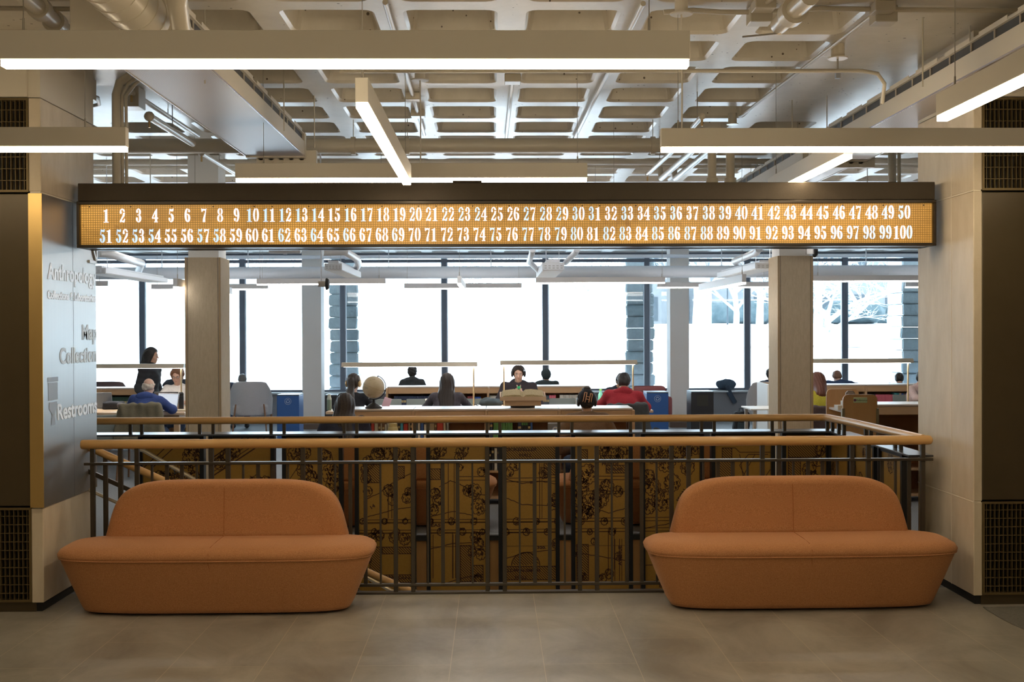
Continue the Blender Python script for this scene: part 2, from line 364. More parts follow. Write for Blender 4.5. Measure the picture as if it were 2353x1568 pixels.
# ------------------------------------------------------------ hall and room walls
slab('wall_rear', [(-7, 7, -5.1, -5)], 0, 4.1, M_CREAM)
slab('wall_left', [(-7.1, -7, -5, 8.3)], 0, 4.1, M_CREAM)
slab('wall_right', [(7, 7.1, -5, 8.3)], 0, 4.1, M_CREAM)
slab('wall_left', [(-12.1, -12, 8.3, WINY+.3)], 0, 4.1, M_WHITE)
slab('wall_right', [(12, 12.1, 8.3, WINY+.3)], 0, 4.1, M_WHITE)
slab('wall_left', [(-12.1, -7, 8.2, 8.3)], 0, 4.1, M_WHITE)
slab('wall_right', [(7, 12.1, 8.2, 8.3)], 0, 4.1, M_WHITE)
ZG0, ZG1, ZP1, ZG2 = .065, .66, 2.645, 3.235
def side_wall(s, xin, name):
    """bronze panelled wall facing the camera, with the limestone pier at its inner end; s=-1 left, +1 right"""
    lo, hi = (-7, xin-.075) if s < 0 else (xin+.055, 7)
    x0, x1 = min(lo, hi), max(lo, hi)
    slab('wall_'+name, [(x0, x1-(.002 if s < 0 else 0), PY0+.10, PY1)], 0, 4.0, M_BLACK)
    slab('wall_'+name, [(x0-.0, x1, PY0-.02, PY0+.10)], ZG2+.005, 3.98, M_CREAM)
    o = slab('baseboard_'+name, [(x0, x1+(.02 if s < 0 else 0), PY0+.02, PY0+.10)], 0, ZG0-.005, M_BRONZE)
    # pier of limestone slabs
    px0, px1 = (xin-.075, xin) if s < 0 else (xin, xin+.055)
    b = MB(); b.box(px0, px1, PY0, PY1, .06, ZG1-.004, .004, 1); b.box(px0, px1, PY0, PY1, ZG1+.004, ZP1-.004, .004, 1); b.box(px0, px1, PY0, PY1, ZP1+.004, ZG2, .004, 1)
    o = b.build('pier_'+name, M_STONE); o.name = 'wall_'+name; struct(o, 'pale limestone pier at the %s end of the sign' % name, 'pier')
    b = MB(); b.box(px0+.006, px1-.006, PY0+.006, PY1-.006, .06, ZG2)
    if s > 0:
        yj = PY0+.36; b.box(px0-.0015, px0+.01, yj-.003, yj+.003, .06, ZG2); 
        b.box(px0-.0015, px0+.01, PY0, PY1, ZG1-.004, ZG1+.004); b.box(px0-.0015, px0+.01, PY0, PY1, ZP1-.004, ZP1+.004)
    j = b.build('trim_2', M_JOINT); struct(j)
    slab('wall_'+name, [(px0, px1, PY0, PY1)], ZG2+.004, 3.97, M_CREAM)
    slab('baseboard_'+name, [(px0+.02 if s > 0 else px0, px1 if s > 0 else px1-.02, PY0+.03, PY1)], 0, .055, M_BLACK)
    # bronze panel
    bp = MB().box(x0, x1-.001 if s < 0 else x1, PY0-.004, PY0+.03, ZG1+.012, ZP1-.012, .003, 1).build('bronze_wall_panel', M_BRONZE)
    tag(bp, 'dark bronze flat wall panel beside the %s pier' % name, 'wall panel')
    # two grilles
    for z0, z1, where, big in ((ZG0, ZG1, 'low', 0), (ZP1, ZG2, 'high', 1)):
        gx0, gx1 = (xin-1.35, xin-.075) if s < 0 else (xin+.055, xin+1.35)
        g = thing('air_grille', 'bronze egg-crate air grille set %s in the wall %s of the pier' % (where, 'left' if s < 0 else 'right'), 'grille', ((gx0+gx1)/2, PY0, z0))
        f = MB(); c = (gx0+gx1)/2
        f.box(gx0-c, gx1-c, -.004, .05, 0, .014); f.box(gx0-c, gx1-c, -.004, .05, z1-z0-.014, z1-z0); f.box(gx0-c, gx0-c+.014, -.004, .05, .014, z1-z0-.014); f.box(gx1-c-.014, gx1-c, -.004, .05, .014, z1-z0-.014)
        f.build('grille_frame', M_GRILLE, g)
        k = MB(); n = int((gx1-gx0)/.0272)
        for i in range(1, n): x = gx0-c+(gx1-gx0)*i/n; k.box(x-.0016, x+.0016, 0, .03, .014, z1-z0-.014)
        rows = 11 if not big else 8
        for i in range(1, rows): z = (z1-z0)*i/rows; k.box(gx0-c+.014, gx1-c-.014, .001, .03, z-.0016, z+.0016)
        k.build('grille_blades', M_GRILLE, g)
        fin = MB()
        for i in range(0, n, 1):
            if big and i % 3: continue
            x = gx0-c+(gx1-gx0)*(i+.5)/n; fin.box(x-.002, x+.002, .045, .07, .02, z1-z0-.03)
        fin.build('heater_fin', mat('dull_fin', (.13, .125, .11), .5, metal=.5), g)
side_wall(-1, PLX, 'left'); side_wall(1, PRX, 'right')
# structural beam stubs over the piers
# ------------------------------------------------------------ window wall
sillz = Z_(899, WINY)
slab('wall_back', [(-12, 12, WINY-.18, WINY+.12)], 0, sillz-.03, M_DARKGREY)
slab('trim_4', [(-12, 12, WINY-.26, WINY+.14)], sillz-.03, sillz, M_SILL)
slab('baseboard_back', [(-12, 12, WINY-.20, WINY-.18)], 0, .09, M_BLACK)
mxs = [X_(p, WINY, 760) for p in (328, 558, 788, 1021, 1253, 1486, 1716, 1940)]
step = (mxs[-1]-mxs[0])/7; mxs = [mxs[0]-step*k for k in (3, 2, 1)]+mxs+[mxs[-1]+step*k for k in (1, 2)]
trz = Z_(600, WINY)
for i in range(len(mxs)-1):
    a, c = mxs[i], mxs[i+1]; wd = empty('window_%d' % (i+1), (a, WINY, sillz)); struct(wd)
    b = MB(); b.box(-.045, .045, -.06, .10, 0, LOWC-sillz); b.box(.045, c-a-.045, -.05, .08, trz-sillz-.03, trz-sillz+.03); b.box(.045, c-a-.045, -.05, .08, 0, .04); b.box(.045, c-a-.045, -.05, .08, LOWC-sillz-.05, LOWC-sillz)
    b.build('window_frame', M_MULL, wd)
    b = MB(); b.box(-.06, -.046, -.04, .02, .04, LOWC-sillz-.05); b.box(.046, .07, -.04, .02, .04, LOWC-sillz-.05)
    b.build('frame_edge', mat('lit_frame_edge', (.55, .62, .72), .4), wd)  # mullion sides coloured pale for the window light they reflect
    b = MB(); b.box(.04, c-a-.04, .015, .025, .03, trz-sillz-.02); b.build('glass_pane', M_GLASS, wd)
    b = MB(); b.box(.04, c-a-.04, .015, .025, trz-sillz+.02, LOWC-sillz-.04); b.build('glass_pane', M_GLASS, wd)
slab('wall_back', [(-12, mxs[0], WINY-.05, WINY+.12), (mxs[-1], 12, WINY-.05, WINY+.12)], sillz, LOWC, M_WHITE)
# ------------------------------------------------------------ stair well
M_FASCIA = mat('oak_fascia', (.46, .26, .10), .5, noise=((.36, .19, .07), 9), stretch=(1, 1, .12))
slab('wall_stair', [(WELL[0]-.1, WELL[1]+.1, WELL[3]+.06, WELL[3]+.12)], -3.4, -.30, mat('stairwell_wall', (.35, .26, .15), .7))
slab('trim_5', [(WELL[0]+.4, WELL[1], WELL[3]-.045, WELL[3]-.001)], -1.6, -.03, M_FASCIA)
slab('trim_6', [(WELL[0]+.4, WELL[1], WELL[3]-.06, WELL[3]-.001)], -.03, .012, M_BLACK)
slab('wall_stair', [(WELL[0], WELL[1], WELL[2]-.06, WELL[2]-.001)], -3.4, -.3, M_DARKGREY)
slab('wall_stair', [(WELL[1], WELL[1]+.06, WELL[2], WELL[3])], -3.4, -.3, M_DARKGREY)
slab('wall_stair', [(WELL[0]-.06, WELL[0], WELL[2], WELL[3])], -3.4, -.3, M_DARKGREY)
slab('floor', [(WELL[0], WELL[1], WELL[2], WELL[3])], -3.5, -3.4, M_CARPET)
slab('trim_7', [(WELL[0]-.02, WELL[0]+.03, 7.9, 9.96)], -.02, .006, mat('pale_nosing', (.7, .72, .75), .4))
st = thing('staircase', 'straight stair going down to the right between the railings', 'stairs', (WELL[0]+.05, 8.9, 0))
b = MB(); rise, go = .171, .292
for k in range(19): b.box(go*k+.03, go*(k+1)+.05, -.75, .80, -rise*(k+1)-.04, -rise*(k+1)); b.box(go*(k+1)+.03, go*(k+1)+.05, -.75, .8, -rise*(k+2)-.04, -rise*(k+1)-.04)
b.build('stair_treads', M_CARPET, st)
b = MB()
for y in (-.80, .80): b.bar((.02, y, -.22), (go*18.5, y, -.22-rise*18.5), .04, .30)
b.build('stringers', mat('stair_steel', (.10, .09, .08), .45), st)
# ------------------------------------------------------------ sofas
def fabric_mat():
    m = bpy.data.materials.new('terracotta_fabric'); m.use_nodes = True; N = m.node_tree.nodes; L = m.node_tree.links; b = N['Principled BSDF']
    tc = N.new('ShaderNodeTexCoord'); n = N.new('ShaderNodeTexNoise'); n.inputs['Scale'].default_value = 260; n.inputs['Detail'].default_value = 3; L.new(tc.outputs['Object'], n.inputs[0])
    r = N.new('ShaderNodeValToRGB'); r.color_ramp.elements[0].position = .35; r.color_ramp.elements[1].position = .68
    r.color_ramp.elements[0].color = (.37, .158, .066, 1); r.color_ramp.elements[1].color = (.56, .27, .122, 1); L.new(n.outputs[0], r.inputs[0]); L.new(r.outputs[0], b.inputs['Base Color'])
    b.inputs['Roughness'].default_value = .9; b.inputs['Sheen Weight'].default_value = .25; b.inputs['Sheen Tint'].default_value = (1, .7, .5, 1)
    bp = N.new('ShaderNodeBump'); bp.inputs['Strength'].default_value = .35; bp.inputs['Distance'].default_value = .002; L.new(n.outputs[0], bp.inputs['Height']); L.new(bp.outputs[0], b.inputs['Normal'])
    b.inputs['Specular IOR Level'].default_value = .25
    return m
M_SOFA = fabric_mat(); M_SEAM = mat('seam_thread', (.30, .10, .035), .9)
def superell(a, b, n, e, yo=0, cur=0):
    out = []
    for k in range(n):
        t = 2*PI*k/n; c, s = math.cos(t), math.sin(t)
        x = a*math.copysign(abs(c)**(2/e), c); y = b*math.copysign(abs(s)**(2/e), s); out.append((x, y+yo+cur*(x/a)**2))
    return out
def loft(rings, close_bot=True, close_top=True):
    bm = bmesh.new(); R = [[bm.verts.new(p) for p in r] for r in rings]; n = len(R[0])
    for A, B in zip(R, R[1:]):
        for k in range(n): bm.faces.new((A[k], A[(k+1) % n], B[(k+1) % n], B[k]))
    if close_bot: bm.faces.new(R[0][::-1])
    if close_top: bm.faces.new(R[-1])
    b = MB(); b.bm.free(); b.bm = bm; return b
def make_sofa(label, loc, rz, group):
    """sofa facing -Y, origin on the floor under its middle"""
    root = thing('upholstered_sofa', label, 'sofa', loc, rz, group); n = 120; W = .985
    def ring(a, b, z, e=4.2, yo=0): return [(x, y, z) for x, y in superell(a, b*.93, n, e, yo)]
    rr = [ring(.80, .215, .012), ring(.835, .245, .02), ring(.85, .255, .045), ring(.915, .30, .20), ring(.968, .335, .335), ring(.972, .338, .352)]
    loft(rr).build('base', M_SOFA, root, True, 1.2)
    sr = [ring(.970, .337, .353), ring(W, .345, .360), ring(W+.006, .350, .378, 4.0), ring(W-.006, .342, .402, 3.8), ring(W-.04, .318, .422, 3.6), ring(W-.10, .28, .432, 3.4), ring(W-.22, .20, .437, 3.2), ring(.4, .1, .439, 3), ring(.1, .03, .4395, 2)]
    loft(sr).build('seat', M_SOFA, root, True, 1.2)
    MB().tube([(x, y, .3565) for x, y in superell(W-.004, .323, n, 4.1)]+[(W-.004, 0, .3565)], .0045, 8, False).build('piping', M_SOFA, root, True)
    # backrest : outline in XZ, rounded through its thickness, ends swept slightly back
    O = []
    for k in range(n):
        t = 2*PI*k/n; c, s = math.cos(t), math.sin(t)
        e = 5.0 if s > 0 else 14; x = .79*math.copysign(abs(c)**(2/e), c)*(1 if s < 0 else 1); z = .36*math.copysign(abs(s)**(2/e), s)
        z = z if s > 0 else z*.04
        x *= 1-.12*max(0, z)/.36
        O.append((x, z))
    rings = []
    for y, sc in ((-.082, .80), (-.080, .90), (-.070, .955), (-.052, .985), (-.02, 1), (.03, 1), (.058, .985), (.074, .955), (.083, .90), (.085, .80)):
        rings.append([(x*sc, y+.188+.03*(x/.79)**2+.05*z, .433+z*sc+(1-sc)*.14) for x, z in O])
    loft(rings).build('backrest', M_SOFA, root, True, 1.5)
    sm = MB()
    sm.tube([(.02, -.2295, .04), (.0, -.3155, .35)], .0018, 6); sm.tube([(0, -.325, .366), (0, -.318, .402), (0, -.26, .4325), (0, -.1, .4395), (0, .1, .4395)], .0018, 6)
    sm.tube([(0, .106, .45), (0, .115, .62), (0, .125, .75)], .0018, 6)
    sm.build('seam', M_SEAM, root)
    return root
xl = [atY(112, 1270, 7.15)[0], atY(847, 1270, 7.15)[0]]; xr = [atY(1495, 1262, 7.18)[0], atY(2223, 1258, 7.18)[0]]
SOFY = 7.44
make_sofa('terracotta sofa in front of the railing, standing on the left', (sum(xl)/2, SOFY, 0), 0, 'terracotta sofas before the railing')
make_sofa('terracotta sofa in front of the railing, standing on the right', (sum(xr)/2, SOFY+.01, 0), .012, 'terracotta sofas before the railing')
# ------------------------------------------------------------ front railing
M_OAK = mat('oak_handrail', (.52, .30, .11), .38, noise=((.66, .42, .17), 7), stretch=(.10, 1.5, 1.5), coat=.25)
M_OAKY = mat('oak_handrail_side', (.52, .30, .11), .38, noise=((.66, .42, .17), 7), stretch=(1.5, .10, 1.5), coat=.25)
M_RAIL = mat('dark_bronze_rail', (.062, .052, .040), .33, metal=.35)
RY = 7.80
fr = thing('guard_railing', 'dark steel railing with an oak handrail behind the two sofas', 'railing', (0, RY, 0))
ax0, ax1 = -2.75, 2.965
def handrail_profile(r=.031): pass
MB().tube([(ax0, 0, 1.013), (ax0+.012, 0, 1.013), (ax1-.03, 0, 1.013), (ax1-.012, 0, 1.013), (ax1, 0, 1.013)], [.029, .032, .032, .029, .015], 20).build('handrail', M_OAK, fr, True)
MB().box(ax0+.02, ax1, -.024, .024, .875, .893, .003, 1).build('flat_rail', M_RAIL, fr)
MB().box(-2.70, 2.94, -.02, .02, .050, .068, .002, 1).build('bottom_rail', M_RAIL, fr)
MB().box(-2.70, 2.94, -.03, .03, 0, .014, .002, 1).build('base_bar', M_RAIL, fr)
pairs = [(277, 315), (486, 524), (696, 735), (908.5, 948.5), (1119.3, 1159), (1331.5, 1371), (1542.8, 1582), (1751.4, 1789.5), (1957.5, 1995)]
PX = [[X_(a, RY, 1040) for a in p] for p in pairs]
posts = [x for p in PX for x in p]+[X_(213, RY, 1040), X_(2120, RY, 1040)]
pm = None
for x in posts:
    if pm is None:
        pm = MB().box(-.014, .014, -.016, .016, .012, .990, .002, 1).build('post', M_RAIL, fr); pm.location = (x, 0, 0)
    else: c = pm.copy(); COL.objects.link(c); c.location = (x, 0, 0)
thick = thin = None
spans = [(X_(213, RY, 1040), PX[0][0])]+[(PX[i][1], PX[i+1][0]) for i in range(8)]+[(PX[8][1], X_(2120, RY, 1040))]
for a, c in spans:
    k = 4 if c-a > .4 else (3 if c-a > .3 else 1)
    for i in range(k):
        x = a+(c-a)*(i+1)/(k+1); tk = (k == 4 and i in (1, 2)) or (k == 3 and i != 1)
        if tk:
            if thick is None: thick = MB().box(-.0125, .0125, -.006, .006, .066, .877, .001, 1).build('baluster', M_RAIL, fr); o = thick
            else: o = thick.copy(); COL.objects.link(o)
        else:
            if thin is None: thin = MB().box(-.006, .006, -.0125, .0125, .066, .877, .001, 1).build('baluster', M_RAIL, fr); o = thin
            else: o = thin.copy(); COL.objects.link(o)
        o.location = (x, 0, 0)
# ------------------------------------------------------------ rear and right guard with map panels
M_PANEL = mat('ochre_map_panel', (.36, .205, .045), .36, metal=.3, noise=((.40, .235, .055), 60))
M_INK = mat('brown_map_ink', (.045, .016, .010), .6)
M_FRAMEB = mat('black_steel_frame', (.020, .022, .026), .35, metal=.4)
GY = 9.90                      # panel plane
rg = thing('map_panel_guard', 'dark steel guard with printed map panels round the far side of the stair opening', 'railing', (0, 0, 0))
HX, HY = 2.79, 9.74            # handrail corner
hz = 1.022
MB().tube([(-4.4, HY, hz), (0, HY, hz), (HX-.04, HY, hz)], .0305, 20).build('handrail', M_OAK, rg, True)
MB().tube([(HX-.045, HY, hz), (HX-.015, HY-.004, hz), (HX+.006, HY-.02, hz), (HX+.018, HY-.06, hz), (HX+.06, 9.2, hz), (2.915, RY+.03, hz-.005)], .0305, 20).build('handrail', M_OAKY, rg, True)
MB().box(-4.4, 2.95, 9.70, 9.95, .895, .910, .003, 1).build('cap_rail', mat('bluish_steel_cap', (.10, .11, .125), .28, metal=.55), rg)
MB().box(2.82, 2.99, 7.84, 9.70, .893, .908, .003, 1).build('cap_rail', MATS['bluish_steel_cap'], rg)
rp = [(300, 326), (459, 490), (623, 653), (791, 820), (953, 983), (1119, 1149), (1284, 1314), (1448.6, 1479.6), (1611.7, 1641), (1774, 1802.5), (1901, 1913)]
sp = MB().box(-.013, .013, -.013, .013, .908, 1.005, .001, 1).build('post', M_RAIL, rg); first = True
for a in [q for p in rp for q in p]:
    o = sp if first else sp.copy()
    if not first: COL.objects.link(o)
    first = False; o.location = (X_(a, HY, 980), HY, 0)
for y in (9.45, 9.33, 8.86, 8.76, 8.30, 8.20):
    o = sp.copy(); COL.objects.link(o); o.location = (HX+.02+(9.7-y)*.055, y, 0)
panels = [(321, 471), (482, 633), (650, 789), (816, 956), (980, 1125), (1145, 1285), (1312, 1453), (1472, 1616), (1633, 1779), (1795, 1905)]
PZ0, PZ1 = -.95, .885
# ---- strokes of the printed map, drawn once across the whole screen in metres (x, z)
class Ink:
    def __init__(s): s.seg = []
    def line(s, pts, w=.004):
        for a, b in zip(pts, pts[1:]): s.seg.append((a, b, w))
        return s
    def wig(s, pts, w=.004, amp=.006, n=10):
        out = []
        for a, b in zip(pts, pts[1:]):
            for k in range(n): t = k/n; out.append((a[0]+(b[0]-a[0])*t+random.uniform(-amp, amp), a[1]+(b[1]-a[1])*t+random.uniform(-amp, amp)))
        out.append(pts[-1]); return s.line(out, w)
    def curve(s, f, t0, t1, n, w=.004): return s.line([f(t0+(t1-t0)*k/n) for k in range(n+1)], w)
    def hatch(s, x0, x1, z0, z1, d=.016, w=.0045, outline=True):
        if outline: s.line([(x0, z0), (x1, z0), (x1, z1), (x0, z1), (x0, z0)], w)
        c = x0+z0
        while c < x1+z1:
            a0 = max(x0, c-z1); a1 = min(x1, c-z0)
            if a1 > a0: s.line([(a0, c-a0), (a1, c-a1)], w)
            c += d*1.4
        return s
    def tree(s, x, z, r):
        m = max(9, int(r*150)); pts = []
        for k in range(m*3+1):
            t = 2*PI*k/(m*3); q = r*(1+.16*abs(math.sin(t*m/2))-.08); pts.append((x+q*math.cos(t)*.9, z+q*math.sin(t)))
        s.line(pts, .0042)
        for k in range(int(r*r*7800)):
            a = random.uniform(0, 2*PI); q = r*math.sqrt(random.random())*.92; px, pz = x+q*math.cos(a)*.9, z+q*math.sin(a); t = random.uniform(-.5, 1.4); l = random.uniform(.006, .013)
            s.line([(px, pz), (px+l*math.cos(t), pz+l*math.sin(t)), (px+l*1.7*math.cos(t+1), pz+l*1.7*math.sin(t+1))], .0042)
        return s
ink = Ink()
def P(px, py): return atY(px, py, GY-.02)
def road(pts, gap=.055, w=.004):
    A = [P(*p) for p in pts]
    for sgn in (0, 1):
        ink.line([(a[0]+sgn*gap*.0, a[1]-sgn*gap) for a in A], w)
def vroad(px, y0, y1, gap=.05):
    a = P(px, y0); b = P(px, y1); ink.line([a, b], .004); ink.line([(a[0]+gap, a[1]), (b[0]+gap, b[1])], .004); ink.line([(a[0]+gap+.02, a[1]), (b[0]+gap+.02, b[1])], .003)
for y0 in (1194, 1218): road([(480, y0+4), (820, y0+2), (1160, y0), (1500, y0-4), (1900, y0-8)], .028, .0035); road([(480, y0+9), (1160, y0+6), (1900, y0)], .0, .0025)
for i in range(26):
    x, z = P(834+i*25+random.uniform(-5, 5), 1199+(24 if i % 2 else 0)); ink.tree(x, z, random.uniform(.022, .032))
road([(1150, 1100), (1290, 1098)], .03); road([(1050, 1096), (1120, 1096), (1150, 1099)], .03); road([(1370, 1095), (1450, 1095)], .03)
vroad(1030, 1066, 1192); vroad(1232, 1066, 1192, .03); vroad(892, 1120, 1192, .03); vroad(1413, 1240, 1340, .04); vroad(1398, 1215, 1310, .03)
vroad(995, 1230, 1330, .17); vroad(1040, 1225, 1330, .03)
# hatched buildings
for x0, x1, y0, y1 in ((1160, 1283, 1026, 1056), (844, 872, 1068, 1110), (985, 1012, 1078, 1103), (850, 876, 1258, 1345), (878, 946, 1258, 1274), (880, 946, 1322, 1340), (1058, 1082, 1254, 1338), (1085, 1110, 1300, 1340), (1160, 1282, 1302, 1334), (1326, 1352, 1252, 1335), (1334, 1350, 1034, 1060), (1380, 1425, 1048, 1056), (1393, 1437, 1070, 1088), (1660, 1682, 1030, 1060), (1652, 1680, 1060, 1110), (1812, 1878, 1020, 1052), (1812, 1840, 1052, 1105), (1250, 1282, 1066, 1092), (1516, 1530, 1335, 1350), (1570, 1590, 1030, 1048)):
    a = P(x0, y1); c = P(x1, y0); ink.hatch(a[0], c[0], a[1], c[1])
a = P(918, 1086)
ink.hatch(a[0]-.04, a[0]+.04, a[1]-.05, a[1]+.05, .014)
cx, cz = P(1208, 1300)
ink.curve(lambda t: (cx+.12*math.cos(t), cz+.11*math.sin(t)), 0, PI, 20, .005)
c_ = -.2
while c_ < .25:
    pts_ = [(cx-.12+k*.006, cz+c_-(k*.006-.12)) for k in range(41)]; pts_ = [p for p in pts_ if (p[0]-cx)**2+(p[1]-cz)**2 < .0118*1.1 and p[1] > cz]
    if len(pts_) > 1: ink.line([pts_[0], pts_[-1]], .0045)
    c_ += .023
# trees in clusters
for x, y, r in ((846, 1064, .06), (868, 1046, .07), (900, 1040, .08), (930, 1050, .06), (893, 1128, .055), (902, 1150, .05), (935, 1145, .05), (938, 1130, .035), (870, 1040, .05), (840, 1100, .05), (845, 1130, .045), (838, 1080, .04),
                (1000, 1045, .05), (1012, 1035, .06), (1062, 1036, .06), (1055, 1052, .045), (1000, 1135, .05), (1005, 1150, .05), (996, 1172, .05), (1090, 1130, .07), (1075, 1128, .05), (1100, 1165, .075), (1106, 1085, .04), (1056, 1075, .03),
                (1100, 1250, .05), (1092, 1235, .05), (1085, 1270, .04), (855, 1238, .05), (872, 1232, .045), (930, 1240, .055), (905, 1236, .05), (1105, 1275, .05), (1098, 1330, .04), (846, 1288, .03), (840, 1262, .04),
                (1183, 1070, .05), (1170, 1085, .045), (1276, 1150, .06), (1270, 1160, .05), (1280, 1250, .05), (1250, 1088, .05), (1330, 1120, .10), (1352, 1090, .09), (1378, 1145, .09), (1360, 1160, .10), (1345, 1175, .08), (1395, 1120, .07), (1405, 1040, .09), (1385, 1030, .07), (1430, 1045, .07), (1420, 1130, .05), (1325, 1180, .06), (1328, 1148, .05),
                (1500, 1040, .10), (1530, 1060, .10), (1555, 1040, .09), (1500, 1120, .08), (1520, 1150, .10), (1490, 1165, .07), (1580, 1075, .07), (1600, 1030, .06), (1490, 1095, .06), (1590, 1130, .05), (1545, 1110, .08), (1570, 1020, .06),
                (700, 1080, .08), (715, 1100, .07), (680, 1045, .08), (760, 1090, .09), (745, 1050, .06), (765, 1115, .07), (690, 1120, .07), (700, 1040, .06),
                (590, 1105, .05), (610, 1110, .06), (520, 1050, .07), (505, 1065, .06), (540, 1040, .05), (580, 1108, .04), (440, 1050, .09), (425, 1080, .08), (400, 1095, .08), (380, 1100, .06), (450, 1030, .07), (445, 1100, .07), (365, 1095, .05),
                (1860, 1080, .07), (1880, 1060, .05), (1865, 1100, .07), (1885, 1035, .05), (1850, 1108, .06), (1400, 1320, .045), (1340, 1325, .03), (1420, 1280, .035), (1315, 1275, .04), (1365, 1245, .03), (1385, 1330, .04)):
    x, z = P(x, y); ink.tree(x, z, r*.92)
# contour lines and diagonal roads
for pts_ in (((838, 1190), (870, 1182), (905, 1172), (950, 1165)), ((836, 1150), (870, 1135), (900, 1112), (950, 1085)), ((990, 1188), (1040, 1176), (1085, 1185)), ((1010, 1120), (1035, 1105), (1060, 1115), (1090, 1135), (1125, 1140)), ((990, 1262), (1040, 1250), (1090, 1248)), ((1010, 1345), (1060, 1330), (1110, 1322)),
             ((1155, 1100), (1200, 1112), (1240, 1106), (1290, 1115)), ((1150, 1140), (1200, 1160), (1290, 1165)), ((1160, 1285), (1210, 1270), (1290, 1264)), ((1330, 1130), (1380, 1128), (1450, 1130)), ((1340, 1160), (1400, 1180), (1450, 1165)), ((1320, 1270), (1380, 1280), (1450, 1290)), ((1480, 1215), (1560, 1200), (1620, 1180)), ((1020, 1030), (1000, 1058)), ((985, 1055), (1060, 1056))):
    ink.wig([P(*p) for p in pts_], .0045, .003, 8)
for k in range(5): ink.wig([P(480, 1100-k*9-(6 if k > 2 else 0)), P(640, 995-k*9-(6 if k > 2 else 0))], .007 if k in (0, 4) else .004, .001, 6)
for k in (0, 1): ink.wig([P(330+k*20, 1075), P(395+k*20, 1015)], .005, .002, 6)
for pts_ in (((1660, 1030), (1690, 1030), (1700, 1040), (1770, 1040)), ((1765, 1045), (1720, 1045), (1700, 1070), (1720, 1110)), ((1735, 1045), (1705, 1100)), ((1700, 1045), (1710, 1110)), ((1770, 1080), (1750, 1110)), ((660, 1110), (700, 1050)), ((730, 1110), (700, 1060)), ((770, 1080), (760, 1040), (720, 1020)), ((1480, 1345), (1520, 1330)), ((1480, 1260), (1530, 1258)), ((1480, 1300), (1530, 1298))):
    ink.line([P(*p) for p in pts_], .004)
def ribbon(bm, segs, x0, x1, z0, z1, y):
    for (a, b, w_) in segs:
        if not (x0 < a[0] < x1 and x0 < b[0] < x1 and z0 < a[1] < z1 and z0 < b[1] < z1):
            # clip
            t0, t1 = 0.0, 1.0; dx, dz = b[0]-a[0], b[1]-a[1]; ok = True
            for p_, q_ in ((-dx, a[0]-x0), (dx, x1-a[0]), (-dz, a[1]-z0), (dz, z1-a[1])):
                if abs(p_) < 1e-9:
                    if q_ < 0: ok = False
                elif p_ < 0: t0 = max(t0, q_/p_)
                else: t1 = min(t1, q_/p_)
            if not ok or t0 >= t1: continue
            a, b = (a[0]+dx*t0, a[1]+dz*t0), (a[0]+dx*t1, a[1]+dz*t1)
        dx, dz = b[0]-a[0], b[1]-a[1]; l = math.hypot(dx, dz)
        if l < 1e-5: continue
        w_ = w_*1.45; nx, nz = -dz/l*w_/2, dx/l*w_/2; ex, ez = dx/l*w_*.3, dz/l*w_*.3
        bm.faces.new([bm.verts.new(p) for p in ((a[0]-nx-ex, y, a[1]-nz-ez), (b[0]-nx+ex, y, b[1]-nz+ez), (b[0]+nx+ex, y, b[1]+nz+ez), (a[0]+nx-ex, y, a[1]+nz-ez))])
TXT = {}
for a, c in panels:
    x0, x1 = X_(a, GY, 1100), X_(c, GY, 1100)
    p = MB().box(x0+.03, x1-.03, GY-.012, GY+.012, PZ0, PZ1-.02).build('map_panel', M_PANEL, rg)
    f = MB(); fx = .034
    f.box(x0, x0+fx, GY-.04, GY+.04, PZ0-.1, PZ1+.01); f.box(x1-fx, x1, GY-.04, GY+.04, PZ0-.1, PZ1+.01); f.box(x0+fx, x1-fx, GY-.03, GY+.03, PZ1-.02, PZ1+.01)
    f.box(x0+fx, x1-fx, GY-.03, GY+.03, PZ0-.03, PZ0); f.build('panel_frame', M_FRAMEB, p)
    bm = bmesh.new(); ribbon(bm, ink.seg, x0+fx+.002, x1-fx-.002, PZ0+.005, PZ1-.025, GY-.0135)
    zj = P(1200, 1256)[1]; ribbon(bm, [((x0, zj), (x1, zj), .0022)], x0+fx, x1-fx, PZ0, PZ1, GY-.0133)
    me = bpy.data.meshes.new('map_print'); bm.to_mesh(me); bm.free(); me.materials.append(M_INK); q = bpy.data.objects.new('map_print', me); COL.objects.link(q); q.parent = p
    TXT[a] = p
def map_text(body, px, py, size, key, sx=1.25, rz=0, align='LEFT'):
    t = text_mesh('map_lettering', body, size, M_INK, TXT[key], .0006, sx, align, .0012)
    x, z = P(px, py); t.rotation_euler = (PI/2, -rz, 0); t.location = (x, GY-.0145, z)
map_text('OCKEFELLER', 1162, 1037, .034, 1145, 1.35); map_text('HALL', 1193, 1050, .034, 1145, 1.35)
map_text('LDWIN-SMITH', 1166, 1315, .034, 1145, 1.28); map_text('HALL', 1183, 1331, .034, 1145, 1.35)
map_text('LINCOLN', 882, 1332, .034, 816, 1.5); map_text('EAS', 990, 1211, .034, 980, 1.5); map_text('14', 852, 1172, .04, 816, 1.2, .6)
map_text('PRESIDE', 1383, 1070, .034, 1312, 1.2); map_text('HOUSE', 1393, 1082, .034, 1312, 1.3); map_text('AVENUE', 1428, 1300, .036, 1312, 1.25, PI/2); map_text('320.', 1234, 1262, .03, 1145, 1.5)
map_text('SSON', 1560, 1155, .04, 1472, 1.2, 1.0); map_text('800', 1218, 1112, .025, 1145, 1.4)
